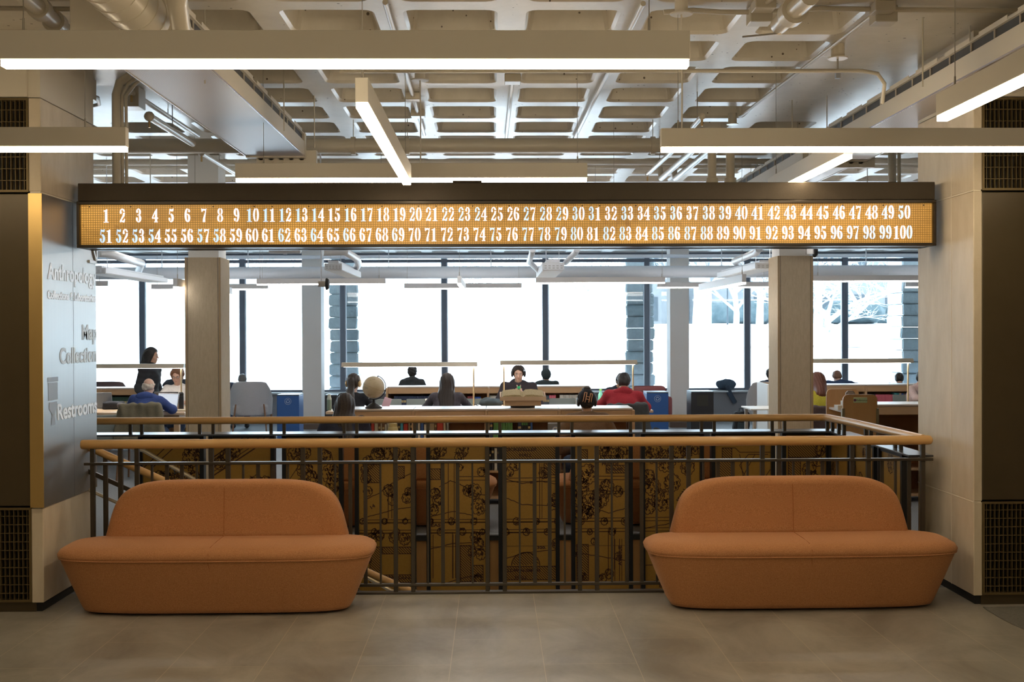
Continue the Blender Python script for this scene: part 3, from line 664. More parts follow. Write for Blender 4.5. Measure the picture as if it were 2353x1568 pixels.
# right-hand side panels of the guard (facing the stair)
for y0, y1 in ((9.28, 9.86), (8.66, 9.20), (8.06, 8.58)):
    p = MB().box(2.872, 2.892, y0+.03, y1-.03, PZ0, PZ1-.02).build('map_panel', M_PANEL, rg)
    f = MB(); f.box(2.85, 2.91, y0, y0+.034, PZ0-.1, PZ1+.01); f.box(2.85, 2.91, y1-.034, y1, PZ0-.1, PZ1+.01); f.box(2.86, 2.90, y0, y1, PZ1-.02, PZ1+.01); f.build('panel_frame', M_FRAMEB, p)
    k = Ink()
    for _ in range(5): k.tree(random.uniform(y0+.1, y1-.1), random.uniform(-.1, .8), random.uniform(.04, .09))
    k.wig([(y0, .1), ((y0+y1)/2, .3), (y1, .75)], .005, .004, 8); k.wig([(y0, .6), (y1, .2)], .005, .004, 8)
    bm = bmesh.new(); ribbon(bm, k.seg, y0+.04, y1-.04, PZ0, PZ1-.03, 0)
    for v in bm.verts: v.co = Vector((2.8705, v.co.x, v.co.z))
    me = bpy.data.meshes.new('map_print'); bm.to_mesh(me); bm.free(); me.materials.append(M_INK); q = bpy.data.objects.new('map_print', me); COL.objects.link(q); q.parent = p
# ------------------------------------------------------------ stair handrails
sh = thing('stair_handrail', 'oak stair handrail with a dark steel rail below it, going down from the left', 'handrail', (0, 8.15, 0))
a = atY(235, 1042, 8.15); c = atY(400, 1116, 8.15); sl = (c[1]-a[1])/(c[0]-a[0])
def sp_(x, dz=0, y=0): return (x, y, a[1]+(x-a[0])*sl+dz)
MB().tube([(a[0]-.25, 0, sp_(a[0]-.12)[2]), sp_(a[0]-.1), sp_(a[0]), sp_(-.2)], .026, 16).build('handrail', M_OAK, sh, True)
b = MB(); b.bar(sp_(a[0]-.1, -.17), sp_(-.2, -.17), .02, .03); b.build('steel_rail', M_RAIL, sh)
for k in range(7):
    x = a[0]+.02+k*.42; MB().box(x-.012, x+.012, -.012, .012, sp_(x)[2]-1.0, sp_(x)[2]-.02).build('post', M_RAIL, sh)
b = MB(); b.tube([sp_(a[0]-.1, -.30), sp_(-.2, -.30)], .012, 10); b.build('pipe_rail', mat('satin_steel_pipe', (.5, .45, .36), .3, metal=.7), sh, True)
wl = thing('wall_handrail', 'pale steel handrail fixed along the map panels of the stair', 'handrail', (0, 9.70, 0))
a2 = atY(330, 1036, 9.7); c2 = atY(890, 1353, 9.7); sl2 = (c2[1]-a2[1])/(c2[0]-a2[0])
MB().tube([(a2[0]-.2, 0, a2[1]+.05-.0), (a2[0], 0, a2[1]), (c2[0]+.6, 0, c2[1]+.6*sl2)], .0165, 14).build('handrail', mat('champagne_steel', (.62, .54, .40), .32, metal=.6), wl, True)
for k in range(5):
    x = a2[0]+.25+k*.55; z = a2[1]+(x-a2[0])*sl2; MB().tube([(x, 0, z-.015), (x, .03, z-.05), (x, .165, z-.05)], .006, 8).build('bracket', M_RAIL, wl)
# ------------------------------------------------------------ header with the number sign
M_HEAD = mat('dark_textured_metal', (.055, .042, .028), .38, metal=.45, bump=.5, bscale=420)
hx0, hx1 = -2.778, 3.0; HYF = 7.84
hd = thing('number_board', 'long amber backlit board with the numbers 1 to 100 hung across the opening', 'sign', ((hx0+hx1)/2, HYF, 2.328))
cxh = (hx0+hx1)/2; hw_ = (hx1-hx0)/2
hz0, hz1, hz2 = 0, Z_(462, HYF)-2.328, 2.762-2.328
MB().box(-hw_, hw_, .0, .28, hz1+.004, hz2, .003, 1).build('header_beam', M_HEAD, hd)
f = MB(); t = .020
f.box(-hw_-.002, hw_+.002, -.022, .05, 0, t, .002, 1); f.box(-hw_-.002, hw_+.002, -.022, .05, hz1-t, hz1, .002, 1)
f.box(-hw_-.002, -hw_+.014, -.022, .05, t, hz1-t); f.box(hw_-.014, hw_+.002, -.022, .05, t, hz1-t); f.box(-hw_, hw_, .20, .27, 0, hz1); f.box(-hw_, -hw_+.02, .05, .20, 0, hz1); f.box(hw_-.02, hw_, .05, .20, 0, hz1)
f.build('sign_frame', mat('black_bronze_frame', (.035, .026, .018), .35, metal=.4), hd)
MB().box(-hw_+.02, hw_-.02, .04, .20, .004, .012).build('underside_plate', M_STEEL, hd)
MB().box(X_(1040, HYF, 418)-cxh, X_(1107, HYF, 418)-cxh, .01, .12, hz2+.001, hz2+.016, .003, 1).build('top_bracket', M_HEAD, hd)
def amber_mat():
    m = bpy.data.materials.new('amber_perforated_glass'); m.use_nodes = True; N = m.node_tree.nodes; L = m.node_tree.links; b = N['Principled BSDF']
    tc = N.new('ShaderNodeTexCoord'); sx = N.new('ShaderNodeSeparateXYZ'); L.new(tc.outputs['Object'], sx.inputs[0])
    def mth(op, a, bb=None):
        n = N.new('ShaderNodeMath'); n.operation = op
        for i, v in enumerate((a, bb)):
            if v is None: continue
            if isinstance(v, (int, float)): n.inputs[i].default_value = v
            else: L.new(v, n.inputs[i])
        return n.outputs[0]
    px = mth('ABSOLUTE', mth('SINE', mth('MULTIPLY', sx.outputs[0], PI/.0155))); pz = mth('ABSOLUTE', mth('SINE', mth('MULTIPLY', sx.outputs[2], PI/.0155)))
    cell = mth('MULTIPLY', px, pz)
    # lamps inside the box: a long bright row behind the two lines
    n = N.new('ShaderNodeTexNoise'); n.inputs['Scale'].default_value = 1.9; n.inputs['Detail'].default_value = 4
    mp = N.new('ShaderNodeMapping'); mp.inputs['Scale'].default_value = (1, 1, 3.5); L.new(tc.outputs['Object'], mp.inputs[0]); L.new(mp.outputs[0], n.inputs[0])
    st = N.new('ShaderNodeTexNoise'); st.inputs['Scale'].default_value = 7; st.inputs['Detail'].default_value = 8; st.inputs['Distortion'].default_value = 2.0; L.new(tc.outputs['Object'], st.inputs[0])
    stain = N.new('ShaderNodeValToRGB'); stain.color_ramp.elements[0].position = .30; stain.color_ramp.elements[1].position = .40; stain.color_ramp.elements[0].color = (.62, .55, .5, 1); L.new(st.outputs[0], stain.inputs[0])
    r = N.new('ShaderNodeValToRGB'); r.color_ramp.elements[0].color = (.22, .095, .014, 1); r.color_ramp.elements[1].color = (.84, .45, .095, 1); r.color_ramp.elements[1].position = .85
    L.new(cell, r.inputs[0]); mx = N.new('ShaderNodeMix'); mx.data_type = 'RGBA'; mx.blend_type = 'MULTIPLY'; mx.inputs[0].default_value = 1; L.new(r.outputs[0], mx.inputs[6]); L.new(stain.outputs[0], mx.inputs[7])
    L.new(mx.outputs[2], b.inputs['Emission Color']); s2 = N.new('ShaderNodeMapRange'); s2.inputs['From Min'].default_value = .3; s2.inputs['From Max'].default_value = .7; s2.inputs['To Min'].default_value = .38; s2.inputs['To Max'].default_value = .95; L.new(n.outputs[0], s2.inputs[0]); L.new(s2.outputs[0], b.inputs['Emission Strength'])
    b.inputs['Base Color'].default_value = (.30, .16, .04, 1); b.inputs['Roughness'].default_value = .35; return m
M_AMB = amber_mat()
seam = [-hw_+.016]+[X_(p, HYF, 515)-cxh for p in (605, 982, 1358, 1730)]+[hw_-.016]
for a, c in zip(seam, seam[1:]):
    pn = MB().box(a+.0012, c-.0012, .004, .012, t+.002, hz1-t-.002).build('amber_panel', M_AMB, hd)
    s_ = MB(); k = int((c-a)/.27)
    for i in range(k+1): s_.lathe([(.0045, 0), (.0045, .004)], (a+.06+(c-a-.12)*i/k, .001, hz1-t-.014), 8, 'y')
    s_.build('screw_row', M_BLACK, pn)
# numerals: fat stencil figures drawn as outlines
M_NUM = mat('lit_white_numeral', (.9, .9, 1), .5, emit=(.84, .86, 1.0), estr=1.15)
M_NUMB = mat('lit_blue_numeral', (.7, .8, 1), .5, emit=(.45, .72, 1.0), estr=.95)
def arc(cx, cz, rx, rz, a0, a1, n=10): return [(cx+rx*math.cos(a0+(a1-a0)*k/n), cz+rz*math.sin(a0+(a1-a0)*k/n)) for k in range(n+1)]
D = PI/180
def crescent(cx, cz, rx, rz, ix, iz, a0, a1, sh=0, n=12):
    return arc(cx, cz, rx, rz, a0*D, a1*D, n)+arc(cx+sh, cz, ix, iz, a1*D, a0*D, n)
GL = {  # unit box: width about .52, height 1
 '1': [[(.17, .07), (.35, .07), (.35, .96), (.30, .96), (.17, .86)], [(.05, 0), (.47, 0), (.47, .045), (.05, .045)], [(.06, .80), (.145, .82), (.145, .88), (.06, .86)]],
 '0': [crescent(.24, .5, .23, .5, .08, .42, 100, 260), crescent(.28, .5, .23, .5, .08, .42, -80, 80)],
 '2': [arc(.26, .72, .22, .28, 10*D, 170*D, 12)+[(.04, .66)]+arc(.12, .70, .075, .075, 200*D, 380*D, 8)+arc(.24, .72, .10, .22, 150*D, 20*D, 10), [(.48, .70), (.34, .70), (.30, .52), (.06, .13), (.06, .06), (.14, .12), (.44, .48)], [(.05, .11), (.16, .17), (.26, .12), (.36, .13), (.44, .26), (.48, .26), (.45, .04), (.38, -.01), (.30, .02), (.15, .04), (.05, 0)]],
 '3': [arc(.25, .75, .20, .25, -60*D, 160*D, 14)+[(.05, .74)]+arc(.125, .76, .07, .07, 180*D, 370*D, 8)+arc(.22, .75, .09, .19, 140*D, -50*D, 10), arc(.25, .28, .23, .28, 60*D, -165*D, 14)+[(.02, .30)]+arc(.10, .28, .075, .075, 170*D, -10*D, 8)+arc(.22, .27, .09, .22, -130*D, 50*D, 10), [(.13, .51), (.30, .51), (.30, .555), (.13, .555)]],
 '4': [[(.28, .07), (.44, .07), (.44, .98), (.40, .98), (.28, .80)], [(.19, 0), (.50, 0), (.50, .045), (.19, .045)], [(0, .27), (.25, .27), (.25, .33), (.07, .33), (.25, .70), (.25, .80), (0, .34)], [(.46, .27), (.53, .27), (.53, .33), (.46, .33)]],
 '5': [[(.08, .56), (.12, .98), (.26, .93), (.40, .96), (.45, 1.0), (.43, .80), (.30, .78), (.14, .84), (.125, .60)], arc(.25, .31, .23, .31, 100*D, -165*D, 16)+[(.02, .28)]+arc(.10, .25, .075, .075, 170*D, -10*D, 8)+arc(.21, .29, .09, .23, -130*D, 95*D, 12)],
 '6': [crescent(.25, .5, .24, .5, .09, .42, 95, 262, .01, 14), arc(.27, .30, .22, .30, -85*D, 110*D, 14)+arc(.26, .30, .065, .23, 105*D, -82*D, 12), arc(.40, .80, .075, .085, 0, 2*PI, 12), [(.28, .96), (.40, .95), (.46, .86), (.42, .88), (.36, .92), (.28, .93)]],
 '7': [[(.04, .98), (.07, .74), (.11, .74), (.16, .82), (.28, .85), (.40, .80), (.50, .98), (.38, .93), (.25, .96), (.12, .93), (.08, .98)], [(.40, .77), (.46, .84), (.40, .50), (.36, .25), (.37, 0), (.17, 0), (.19, .22), (.28, .48)]],
 '8': [crescent(.25, .76, .20, .24, .07, .19, 100, 262), crescent(.29, .76, .19, .24, .06, .19, -80, 80), crescent(.24, .27, .23, .27, .09, .21, 98, 262), crescent(.28, .27, .23, .27, .08, .21, -82, 80)],
 '9': [crescent(.27, .5, .24, .5, .09, .42, -85, 82, -.01, 14), arc(.25, .70, .22, .30, 95*D, 290*D, 14)+arc(.26, .70, .065, .23, 285*D, 98*D, 12), arc(.12, .20, .075, .085, 0, 2*PI, 12), [(.24, .04), (.12, .05), (.06, .14), (.10, .12), (.16, .08), (.24, .07)]]}
def tri_poly(bm, pts, ox, oz, sx, sz, y0, y1, mi):
    A = [bm.verts.new((ox+x*sx, y0, oz+z*sz)) for x, z in pts]; B = [bm.verts.new((v.co.x, y1, v.co.z)) for v in A]; n = len(A)
    try: f = bm.faces.new(A)
    except Exception: return
    f.normal_update(); r = bmesh.ops.triangulate(bm, faces=[f])
    for q in r['faces']: q.material_index = mi
    for i in range(n):
        q = bm.faces.new((A[i], B[i], B[(i+1) % n], A[(i+1) % n])); q.material_index = mi
numh = Z_(475, HYF)-Z_(506.5, HYF)
def numeral(k, px, py_base):
    s = str(k); bm = bmesh.new(); x = X_(px, HYF, 515)-cxh; z = Z_(py_base, HYF, 1133)-2.328
    wd = .0445; x0 = x-wd*len(s)/2
    for i, ch in enumerate(s):
        bluish = (i == 0 and len(s) > 1 and random.random() < .6) or (k > 95 and i == len(s)-1)
        for poly in GL[ch]: tri_poly(bm, poly, x0+wd*i+.002, z, wd*1.70, numh, -.0015, .004, 1 if bluish else 0)
    me = bpy.data.meshes.new('numeral'); bm.to_mesh(me); bm.free(); me.materials.append(M_NUM); me.materials.append(M_NUMB)
    o = bpy.data.objects.new('numeral', me); COL.objects.link(o); o.parent = hd
p1 = lambda k: 244+(k-1)*37.43
for k in range(1, 51):
    xb = 244+(k-1)*(2078-244)/49+(0 if 1 < k < 50 else 0)
    numeral(k, xb, 506.5-(k-1)*.09+3)
for k in range(51, 101): numeral(k, 243+(k-51)*(2046-243)/48.3-(4 if k == 100 else 0)+(7 if k == 100 else 0), 556-(k-51)*.09)
# ------------------------------------------------------------ linear pendants
M_HOUS = mat('warm_white_housing', (.80, .76, .68), .45)
M_HOUSW = mat('cool_white_housing', (.74, .75, .78), .45)
M_CABLE = mat('grey_cable', (.40, .38, .34), .6)
def lens(name, strength, col):
    m = bpy.data.materials.new(name); m.use_nodes = True; b = m.node_tree.nodes['Principled BSDF']
    b.inputs['Base Color'].default_value = (.9, .9, .9, 1); b.inputs['Emission Color'].default_value = tuple(col)+(1,); b.inputs['Emission Strength'].default_value = strength; return m
M_LENS = lens('lit_diffuser', LAMP, LAMP_COL); M_LENSR = lens('lit_diffuser_reading', 22.0, (1, .95, .90))
FW, FHH, FL = .056, .106, .026
def pendant(label, x, y, ztop, length, axis, hang=(), canopy=None, m=M_HOUS, ml=None, group='linear pendant lights', ceil=RIB, sc=1.0):
    """linear pendant; (x,y) = middle"""
    t = thing('pendant_light', label, 'pendant light', (x, y, ztop-(FHH+FL)*sc), 0, group); l = length/2; w = FW/2*sc; h0, h1 = FL*sc, (FHH+FL)*sc
    def bx(a0, a1, b0, b1, z0, z1, bev=0):
        q = MB()
        return q.box(a0, a1, b0, b1, z0, z1, bev, 1) if axis == 'x' else q.box(b0, b1, a0, a1, z0, z1, bev, 1)
    bx(-l, l, -w, w, h0, h1, .0015).build('housing', m, t)
    bx(-l+.004, l-.004, -w+.003, w-.003, 0, h0-.0005, .001).build('diffuser', ml or M_LENS, t)
    top = ceil-(ztop-(FHH+FL)*sc); wt = top+(.29 if ceil > 3.5 else .20)
    for hxx in hang:
        p = (hxx, 0) if axis == 'x' else (0, hxx); c = MB(); c.tube([(p[0], p[1], h1), (p[0], p[1], wt)], .0022, 6)
        c.tube([(p[0], p[1], h1), (p[0], p[1], h1+.05)], .005, 8); c.build('suspension_wire', M_CABLE, t)
    if canopy is not None:
        p = (canopy, .0) if axis == 'x' else (0, canopy)
        MB().tube([(p[0]+.012, p[1], h1), (p[0]+.014, p[1], (h1+top)/2), (p[0]+.01, p[1], top-.09)], .005, 8).build('power_cord', M_HOUS, t)
        MB().lathe([(.062, 0), (.066, .004), (.066, .008), (.038, .01), (.038, .095), (.04, .10)], (p[0]+.01, p[1], top-.10), 24).build('canopy', M_HOUS, t, True)
    return t
FT = EYE+1.11
def fx(px0, px1, py_top, Y, label, **k):
    x0, x1 = atY(px0, py_top, Y)[0], atY(px1, py_top, Y)[0]; zt = atY((px0+px1)/2, py_top, Y)[1]
    L_ = k.pop('len', None)
    if L_: x0, x1 = (x1-L_, x1) if L_ > 0 else (x0, x0-L_)
    return pendant(label, (x0+x1)/2, Y, zt, x1-x0, 'x', **k)
fx(5, 1583, 73.5, 4.32, 'long front pendant light bar crossing the top of the picture', hang=(-1.19, 1.12), canopy=None)
fx(542, 1349, 376, 8.36, 'pendant light bar just behind the middle of the number board', hang=(-1.06, 1.19), canopy=.05)
fx(-620, 292, 294, 6.45, 'pendant light bar running out of the left edge of the picture', hang=(-.9, .99), canopy=None, len=2.44)
fx(1518, 2353, 296, 6.62, 'pendant light bar crossing the right pier and the right edge', hang=(-1.2, 1.1), canopy=-1.19, len=-2.6)
yn, yf = 5.02, 7.66
xn = (atY(815, 244, yn)[0]+atY(847, 231, yn)[0])/2
pendant('pendant light bar pointing away from the camera, left of centre', xn, (yn+yf)/2, Z_(178, yn), yf-yn, 'y', hang=(-1.28, 1.2))
pendant('pendant light bar pointing away from the camera, beside the right grille', atY(2164, 285, 5.58)[0], 4.0, Z_(217, 5.58), 3.16, 'y', hang=(1.42, -1.2))
xf = atY(1926, 365, 7.05)[0]
pendant('short stretch of pendant light bar above the right end of the number board', xf, 7.8, Z_(417, 7.7)+.155, 1.9, 'y', hang=(.8,))
for yy, xx in ((1.7, -.7), (-.6, .6), (-2.8, -.4)):  # unseen pendants added as fill light for the hall
    pendant('unseen pendant light bar added as fill behind the camera', xx, yy, FT-.02, 3.66, 'x', hang=(-1.6, 1.6), group='added fill lights behind the camera')
# ------------------------------------------------------------ chilled beams
def perf_mat():
    m = bpy.data.materials.new('perforated_panel'); m.use_nodes = True; N = m.node_tree.nodes; L = m.node_tree.links; b = N['Principled BSDF']
    tc = N.new('ShaderNodeTexCoord'); v = N.new('ShaderNodeTexChecker'); v.inputs['Scale'].default_value = 130; L.new(tc.outputs['Object'], v.inputs[0])
    v.inputs[1].default_value = (.60, .56, .55, 1); v.inputs[2].default_value = (.38, .34, .35, 1); L.new(v.outputs[0], b.inputs['Base Color']); b.inputs['Roughness'].default_value = .38; b.inputs['Metallic'].default_value = .2; return m
M_PERF = perf_mat(); M_BEAMW = mat('white_beam_casing', (.70, .65, .56), .45); M_DARKSLOT = mat('dark_slot', (.05, .045, .04), .6)
M_EDGE = mat('shiny_edge_strip', (.75, .72, .85), .2, metal=.9)
def chilled_beam(label, x0, x1, y0, y1, z, near_box=True, far_box=True, group='chilled beams under the waffle ceiling', m=None, s=1.0, face=1):
    """x0,x1 edges of the perforated underside at height z; face=+1: the louvred side looks to +x"""
    m = m or M_BEAMW; cx, cy = (x0+x1)/2, (y0+y1)/2; t = thing('chilled_beam', label, 'chilled beam', (cx, cy, z), 0, group); w, l = (x1-x0)/2, (y1-y0)/2
    MB().box(-w+.006, w-.006, -l, l, 0, .006).build('perforated_underside', M_PERF, t)
    b = MB()
    for q in (-1, 1): b.box(min(q*w, q*(w-.006)), max(q*w, q*(w-.006)), -l, l, -.003, .125*s)
    b.box(-w*.75, w*.75, -l, l, .13*s, .24*s); b.build('casing', m, t)
    b = MB()
    for q in (-1, 1): b.box(min(q*w, q*(w+.0025)), max(q*w, q*(w+.0025)), -l, l, -.004, .006)
    b.build('edge_strip', M_EDGE, t)
    b = MB()
    for q in (-1, 1): b.box(min(q*(w-.02), q*(w-.05)), max(q*(w-.02), q*(w-.05)), -l, l, .125*s, .185*s)
    b.build('dark_slot', M_DARKSLOT, t)
    b = MB()
    for q in (-1, 1):
        b.box(min(q*w, q*(w-.05)), max(q*w, q*(w-.05)), -l, l, .185*s, .192*s); n = int(2*l/.32)
        for k in range(n): b.box(q*(w-.015)-.004, q*(w-.015)+.004, -l+.1+k*.32, -l+.105+k*.32, .125*s, .185*s)
        n2 = int(2*l/.5)
        for k in range(n2): b.box(min(q*w, q*(w-.003)), max(q*w, q*(w-.003)), -l+.05+k*.5, -l+.42+k*.5, .192*s, .215*s)
    b.build('top_rail', m, t)
    for yes, q in ((near_box, -1), (far_box, 1)):
        if not yes: continue
        e = MB(); e.box(-w*1.02, w*1.02, q*l-.0 if q > 0 else -l-.07, l+.07 if q > 0 else -l, -.012, .20*s, .003, 1); bx = e.build('end_box', m, t)
        if q > 0: MB().box(-w+.07, w+.09, l+.071, l+.13, -.058, .06, .003, 1).build('vent_box', m, t)
        v = MB()
        for i in range(5):
            for r in range(2 if q > 0 else 0): v.lathe([(.026, 0), (.026, .004), (.018, .004), (.018, .002)], (-w*.55+i*w*.35, l+.067, -.030+r*.028), 14, 'y')
        if q > 0: pass
        v.bm.free() if not v.bm.verts else v.build('vent_knockout', M_BEAMW, bx)
    return t
zB = EYE+1.5
xa, ya = atZ(296, 162.5, zB); xb, yb = atZ(495, 162.5, zB); xc, yc = atZ(547, 348.5, zB); xd, yd = atZ(702, 364, zB)
chilled_beam('white chilled beam with perforated underside at upper left', (xa+xc)/2, (xb+xd)/2, 5.9, (yc+yd)/2+.05, zB)
xe, ye = atZ(2002, 293.5, zB); xf2, yf2 = atZ(2326, 117, zB)
chilled_beam('white chilled beam with perforated underside at upper right', (xe+xf2)/2, (xe+xf2)/2+.5, 5.75, 10.2, zB)
chilled_beam('shorter white chilled beam behind the right end of the number board', (xe+xf2)/2-.02, (xe+xf2)/2+.48, 10.45, 13.6, zB, True, True)
# ------------------------------------------------------------ ducts, pipes and conduits
M_PIPE = mat('painted_pipe', (.60, .555, .465), .32, coat=.2)
def pipe(name, label, cat, pts, r, m=None, group=None, collars=0, n=14, clamps=()):
    t = thing(name, label, cat, (0, 0, 0), 0, group)
    P3 = [Vector(p) for p in pts]; MB().tube(P3, r, n).build('tube', m or M_PIPE, t, True)
    k = MB(); any_ = False
    for a, b in zip(P3, P3[1:]):
        L_ = (b-a).length
        for i in range(int(L_*collars)):
            p = a+(b-a)*((i+.5)/max(1, int(L_*collars))); d = (b-a).normalized(); k.tube([p-d*.006, p+d*.006], r*1.035, n); any_ = True
    for c in clamps:
        c = Vector(c); i = min(range(len(P3)-1), key=lambda j: ((P3[j]+P3[j+1])/2-c).length); d = (P3[i+1]-P3[i]).normalized(); k.tube([c-d*.02, c+d*.02], r*1.22, n); k.tube([c, Vector((c.x, c.y, RIB))], .004, 6); any_ = True
    if any_: k.build('collar', m or M_PIPE, t, True)
    else: k.bm.free()
    return t
def PZ(px, py, z): x, y = atZ(px, py, z); return (x, y, z)
# horizontal painted pipe behind the beams
yp = 10.45; zp = Z_(335, yp)
pipe('sprinkler_main', 'thick painted pipe running left to right below the waffle ceiling', 'pipe', [(-4.6, yp, zp), (X_(1520, yp, 335)+.1, yp, zp)], .066, clamps=[(X_(812, yp, 335), yp, zp), (X_(936, yp, 335), yp, zp), (X_(1500, yp, 335), yp, zp)])
# conduit across at y=162
yc_ = 6.9; zc = Z_(163, yc_)
pipe('conduit', 'thin painted conduit crossing behind the front pendant and bending back at right', 'conduit', [(-.9, yc_, zc), (X_(1980, yc_, 163), yc_, zc), (X_(2020, yc_, 163), yc_+.03, zc-.01), (X_(2048, yc_, 170), yc_+.12, zc-.05), (X_(2060, yc_, 190), yc_+.25, zc-.14)], .012)
# conduits fixed under the ribs
zr = RIB-.03
def ribrun(label, a, b, r=.013, boxes=(), sag=0):
    A = Vector(PZ(*a, zr)); B = Vector(PZ(*b, zr)); t = pipe('conduit', label, 'conduit', [A, (A+B)/2-Vector((0, 0, sag)), B], r)
    for q in boxes:
        p = A+(B-A)*q; e = MB().box(p.x-.06, p.x+.06, p.y-.06, p.y+.06, zr-.03, RIB-.001, .004, 1).build('junction_box', M_PIPE, t)
    return t
ribrun('conduit under the rib left of the middle, with two junction boxes', (885, 5), (975, 310), .016, (.60, .76))
ribrun('conduit under the central rib of the waffle ceiling', (1178, 182), (1163, 318), .016, (.0,))
ribrun('conduit slanting along the rib right of the middle', (1478, 8), (1318, 322), .016, ())
ribrun('conduit along the edge of the solid slab at right', (2028, 18), (1700, 268), .013, (.0,))
ribrun('conduit running up from the left junction box to the frame top', (1755, 12), (1840, -60), .014, (.0,))
A = Vector(PZ(1525, 28, zr)); B = Vector(PZ(1745, 28, zr)); C_ = Vector(PZ(2030, 22, zr)); E_ = Vector(PZ(2353, 25, zr))
pipe('conduit', 'wavy horizontal conduit near the top right corner', 'conduit', [A, A+(B-A)*.3+Vector((0, 0, .012)), A+(B-A)*.6, B, B+(C_-B)*.5+Vector((0, 0, .015)), C_, E_], .015)
for px, py in ((1745, 28), (2030, 28)):
    p = PZ(px, py, zr); o = MB().box(p[0]-.065, p[0]+.065, p[1]-.06, p[1]+.06, RIB-.10, RIB-.002, .004, 1).build('junction_box', M_PIPE); tag(o, 'painted square junction box on the conduit, %s one at top right' % ('left' if px < 1900 else 'right'), 'junction box')
p = PZ(1925, 118, RIB-.05); t = thing('canopy_box', 'round canopy box on the solid slab above the right pendant', 'ceiling box', (p[0], p[1], RIB-.1)); MB().lathe([(.065, 0), (.068, .006), (.044, .01), (.044, .098)], (0, 0, 0), 24).build('round_box', M_PIPE, t, True); MB().tube([(0, 0, -.075), (0, 0, 0)], .007, 8).build('stem', M_CABLE, t); MB().box(-.015, .015, -.015, .015, -.13, -.075).build('clamp', mat('galvanised', (.35, .37, .4), .4, metal=.6), t)
for px, z_, nm in ((1683, 268, 'far'),):
    p = PZ(px, z_, RIB-.03); t = thing('canopy_box', 'round canopy box at the far end of the slab-edge conduit', 'ceiling box', (p[0], p[1], RIB-.1)); MB().lathe([(.05, 0), (.052, .006), (.038, .01), (.038, .098)], (0, 0, 0), 20).build('round_box', M_PIPE, t, True)
# sprinklers and big pipe at the top right
a = PZ(1862, -10, 3.45); b_ = PZ(1790, 58, 3.45); d = Vector(b_)-Vector(a)
t = pipe('drain_pipe', 'short painted pipe with grooved coupling at the top right', 'pipe', [a, b_], .05); MB().tube([Vector(a)+d*.45, Vector(a)+d*.62], .072, 18).build('coupling', M_PIPE, t, True); MB().tube([b_, (b_[0], b_[1], b_[2]-.05)], .014, 10).build('drain_valve', mat('brass', (.6, .42, .2), .35, metal=.8), t); MB().tube([(b_[0], b_[1], b_[2]-.045), (b_[0]-.20, b_[1]+.02, b_[2]-.06)], .006, 6).build('valve_lever', M_STEEL, t)
def sprinkler(label, a, c, za, zc_, r=.03):
    A = Vector(PZ(*a, za)); C = Vector(PZ(*c, zc_)); t = pipe('sprinkler_pipe', label, 'pipe', [A, C], r)
    MB().sphere(A, r*1.35, 2).build('elbow', M_PIPE, t, True); MB().tube([A-Vector((0, 0, r)), A-Vector((0, 0, r+.055))], .009, 8).build('sprinkler_head', MATS['brass'], t); MB().tube([(C+A)/2+Vector((0, 0, r)), ((C+A)/2).xy.to_3d()+Vector((0, 0, RIB))], .004, 6).build('hanger_rod', M_CABLE, t)
sprinkler('painted sprinkler pipe with elbow under the left solid slab', (343, 268), (443, 330), 3.42, 3.42)
sprinkler('second slanting painted pipe near the left slab, farther up', (302, 212), (455, 312), 3.60, 3.60, .02)
sprinkler('slanting painted pipe below the thick pipe at left', (463, 352), (540, 398), 3.42, 3.42, .024)
sprinkler('painted sprinkler pipe with elbow at right, between two ribs', (1613, 268), (1592, 292), 3.42, 3.42, .02)
sprinkler('slanting painted pipe below the thick pipe at right', (1488, 400), (1548, 345), 3.40, 3.40, .022)
# top-left: big spiral duct, flexible duct, small pipes
a = Vector((X_(262, 5.6, -60), 4.4, 3.45)); b_ = Vector((X_(318, 5.6, 40), 5.72, 3.29))
du = pipe('spiral_duct', 'big painted round duct coming down at the top left', 'duct', [a, b_], .125, collars=9, n=32)
pipe('flexible_duct', 'curved painted duct hooking down beside the big round duct', 'duct', [(X_(470, 5.4, 0)+.05, 5.0, 3.55), (X_(455, 5.4, 10), 5.2, 3.42), (X_(420, 5.5, 40), 5.4, 3.30), (X_(400, 5.5, 60), 5.6, 3.25), (X_(395, 5.5, 80), 5.7, 3.20)], .048, n=18)
pipe('flexible_duct', 'short painted elbow left of the big round duct', 'duct', [(X_(215, 6, 20), 5.9, 3.42), (X_(228, 6, 45), 6, 3.36), (X_(250, 6, 75), 6, 3.28)], .06, n=18)
a = Vector(PZ(40, -25, 3.5)); b_ = Vector(PZ(150, 72, 3.5)); d = b_-a
t = pipe('sprinkler_pipe', 'painted pipe with two grooved couplings in the top left corner', 'pipe', [a, b_], .045)
for q in (.38, .72): MB().tube([a+d*q, a+d*(q+.10)], .062, 16).build('coupling', M_PIPE, t, True)
pipe('conduit', 'thin painted conduits along the wall top at left', 'conduit', [(X_(0, 6.6, 20), 6.6, Z_(20, 6.6)), (X_(215, 6.6, 20), 6.6, Z_(22, 6.6))], .014)
# vertical conduits left of the board and behind it, right one too
for k, (px, dy, r) in enumerate(((267, 0, .030), (281, .03, .012), (290, .06, .012))):
    yv = 8.45+dy; x = X_(px, yv, 300); pipe('riser_pipe', ('thick painted riser' if k == 0 else 'thin painted riser %s the thick one' % ('next to' if k == 1 else 'farthest right from')) + ' behind the left end of the board', 'pipe', [(x, yv, 2.80), (x, yv, 3.48), (x+.02+.02*k, yv+.02, 3.57), (x+.08+.02*k, yv+.05, 3.625)], r)
for k, (px, r) in enumerate(((2050, .036), (2066, .016))):
    x = X_(px, 10.6, 380); pipe('riser_pipe', ('thick' if k == 0 else 'thin') + ' painted riser behind the right end of the board', 'pipe', [(x, 10.6, 2.84), (x, 10.6, 3.66)], r)
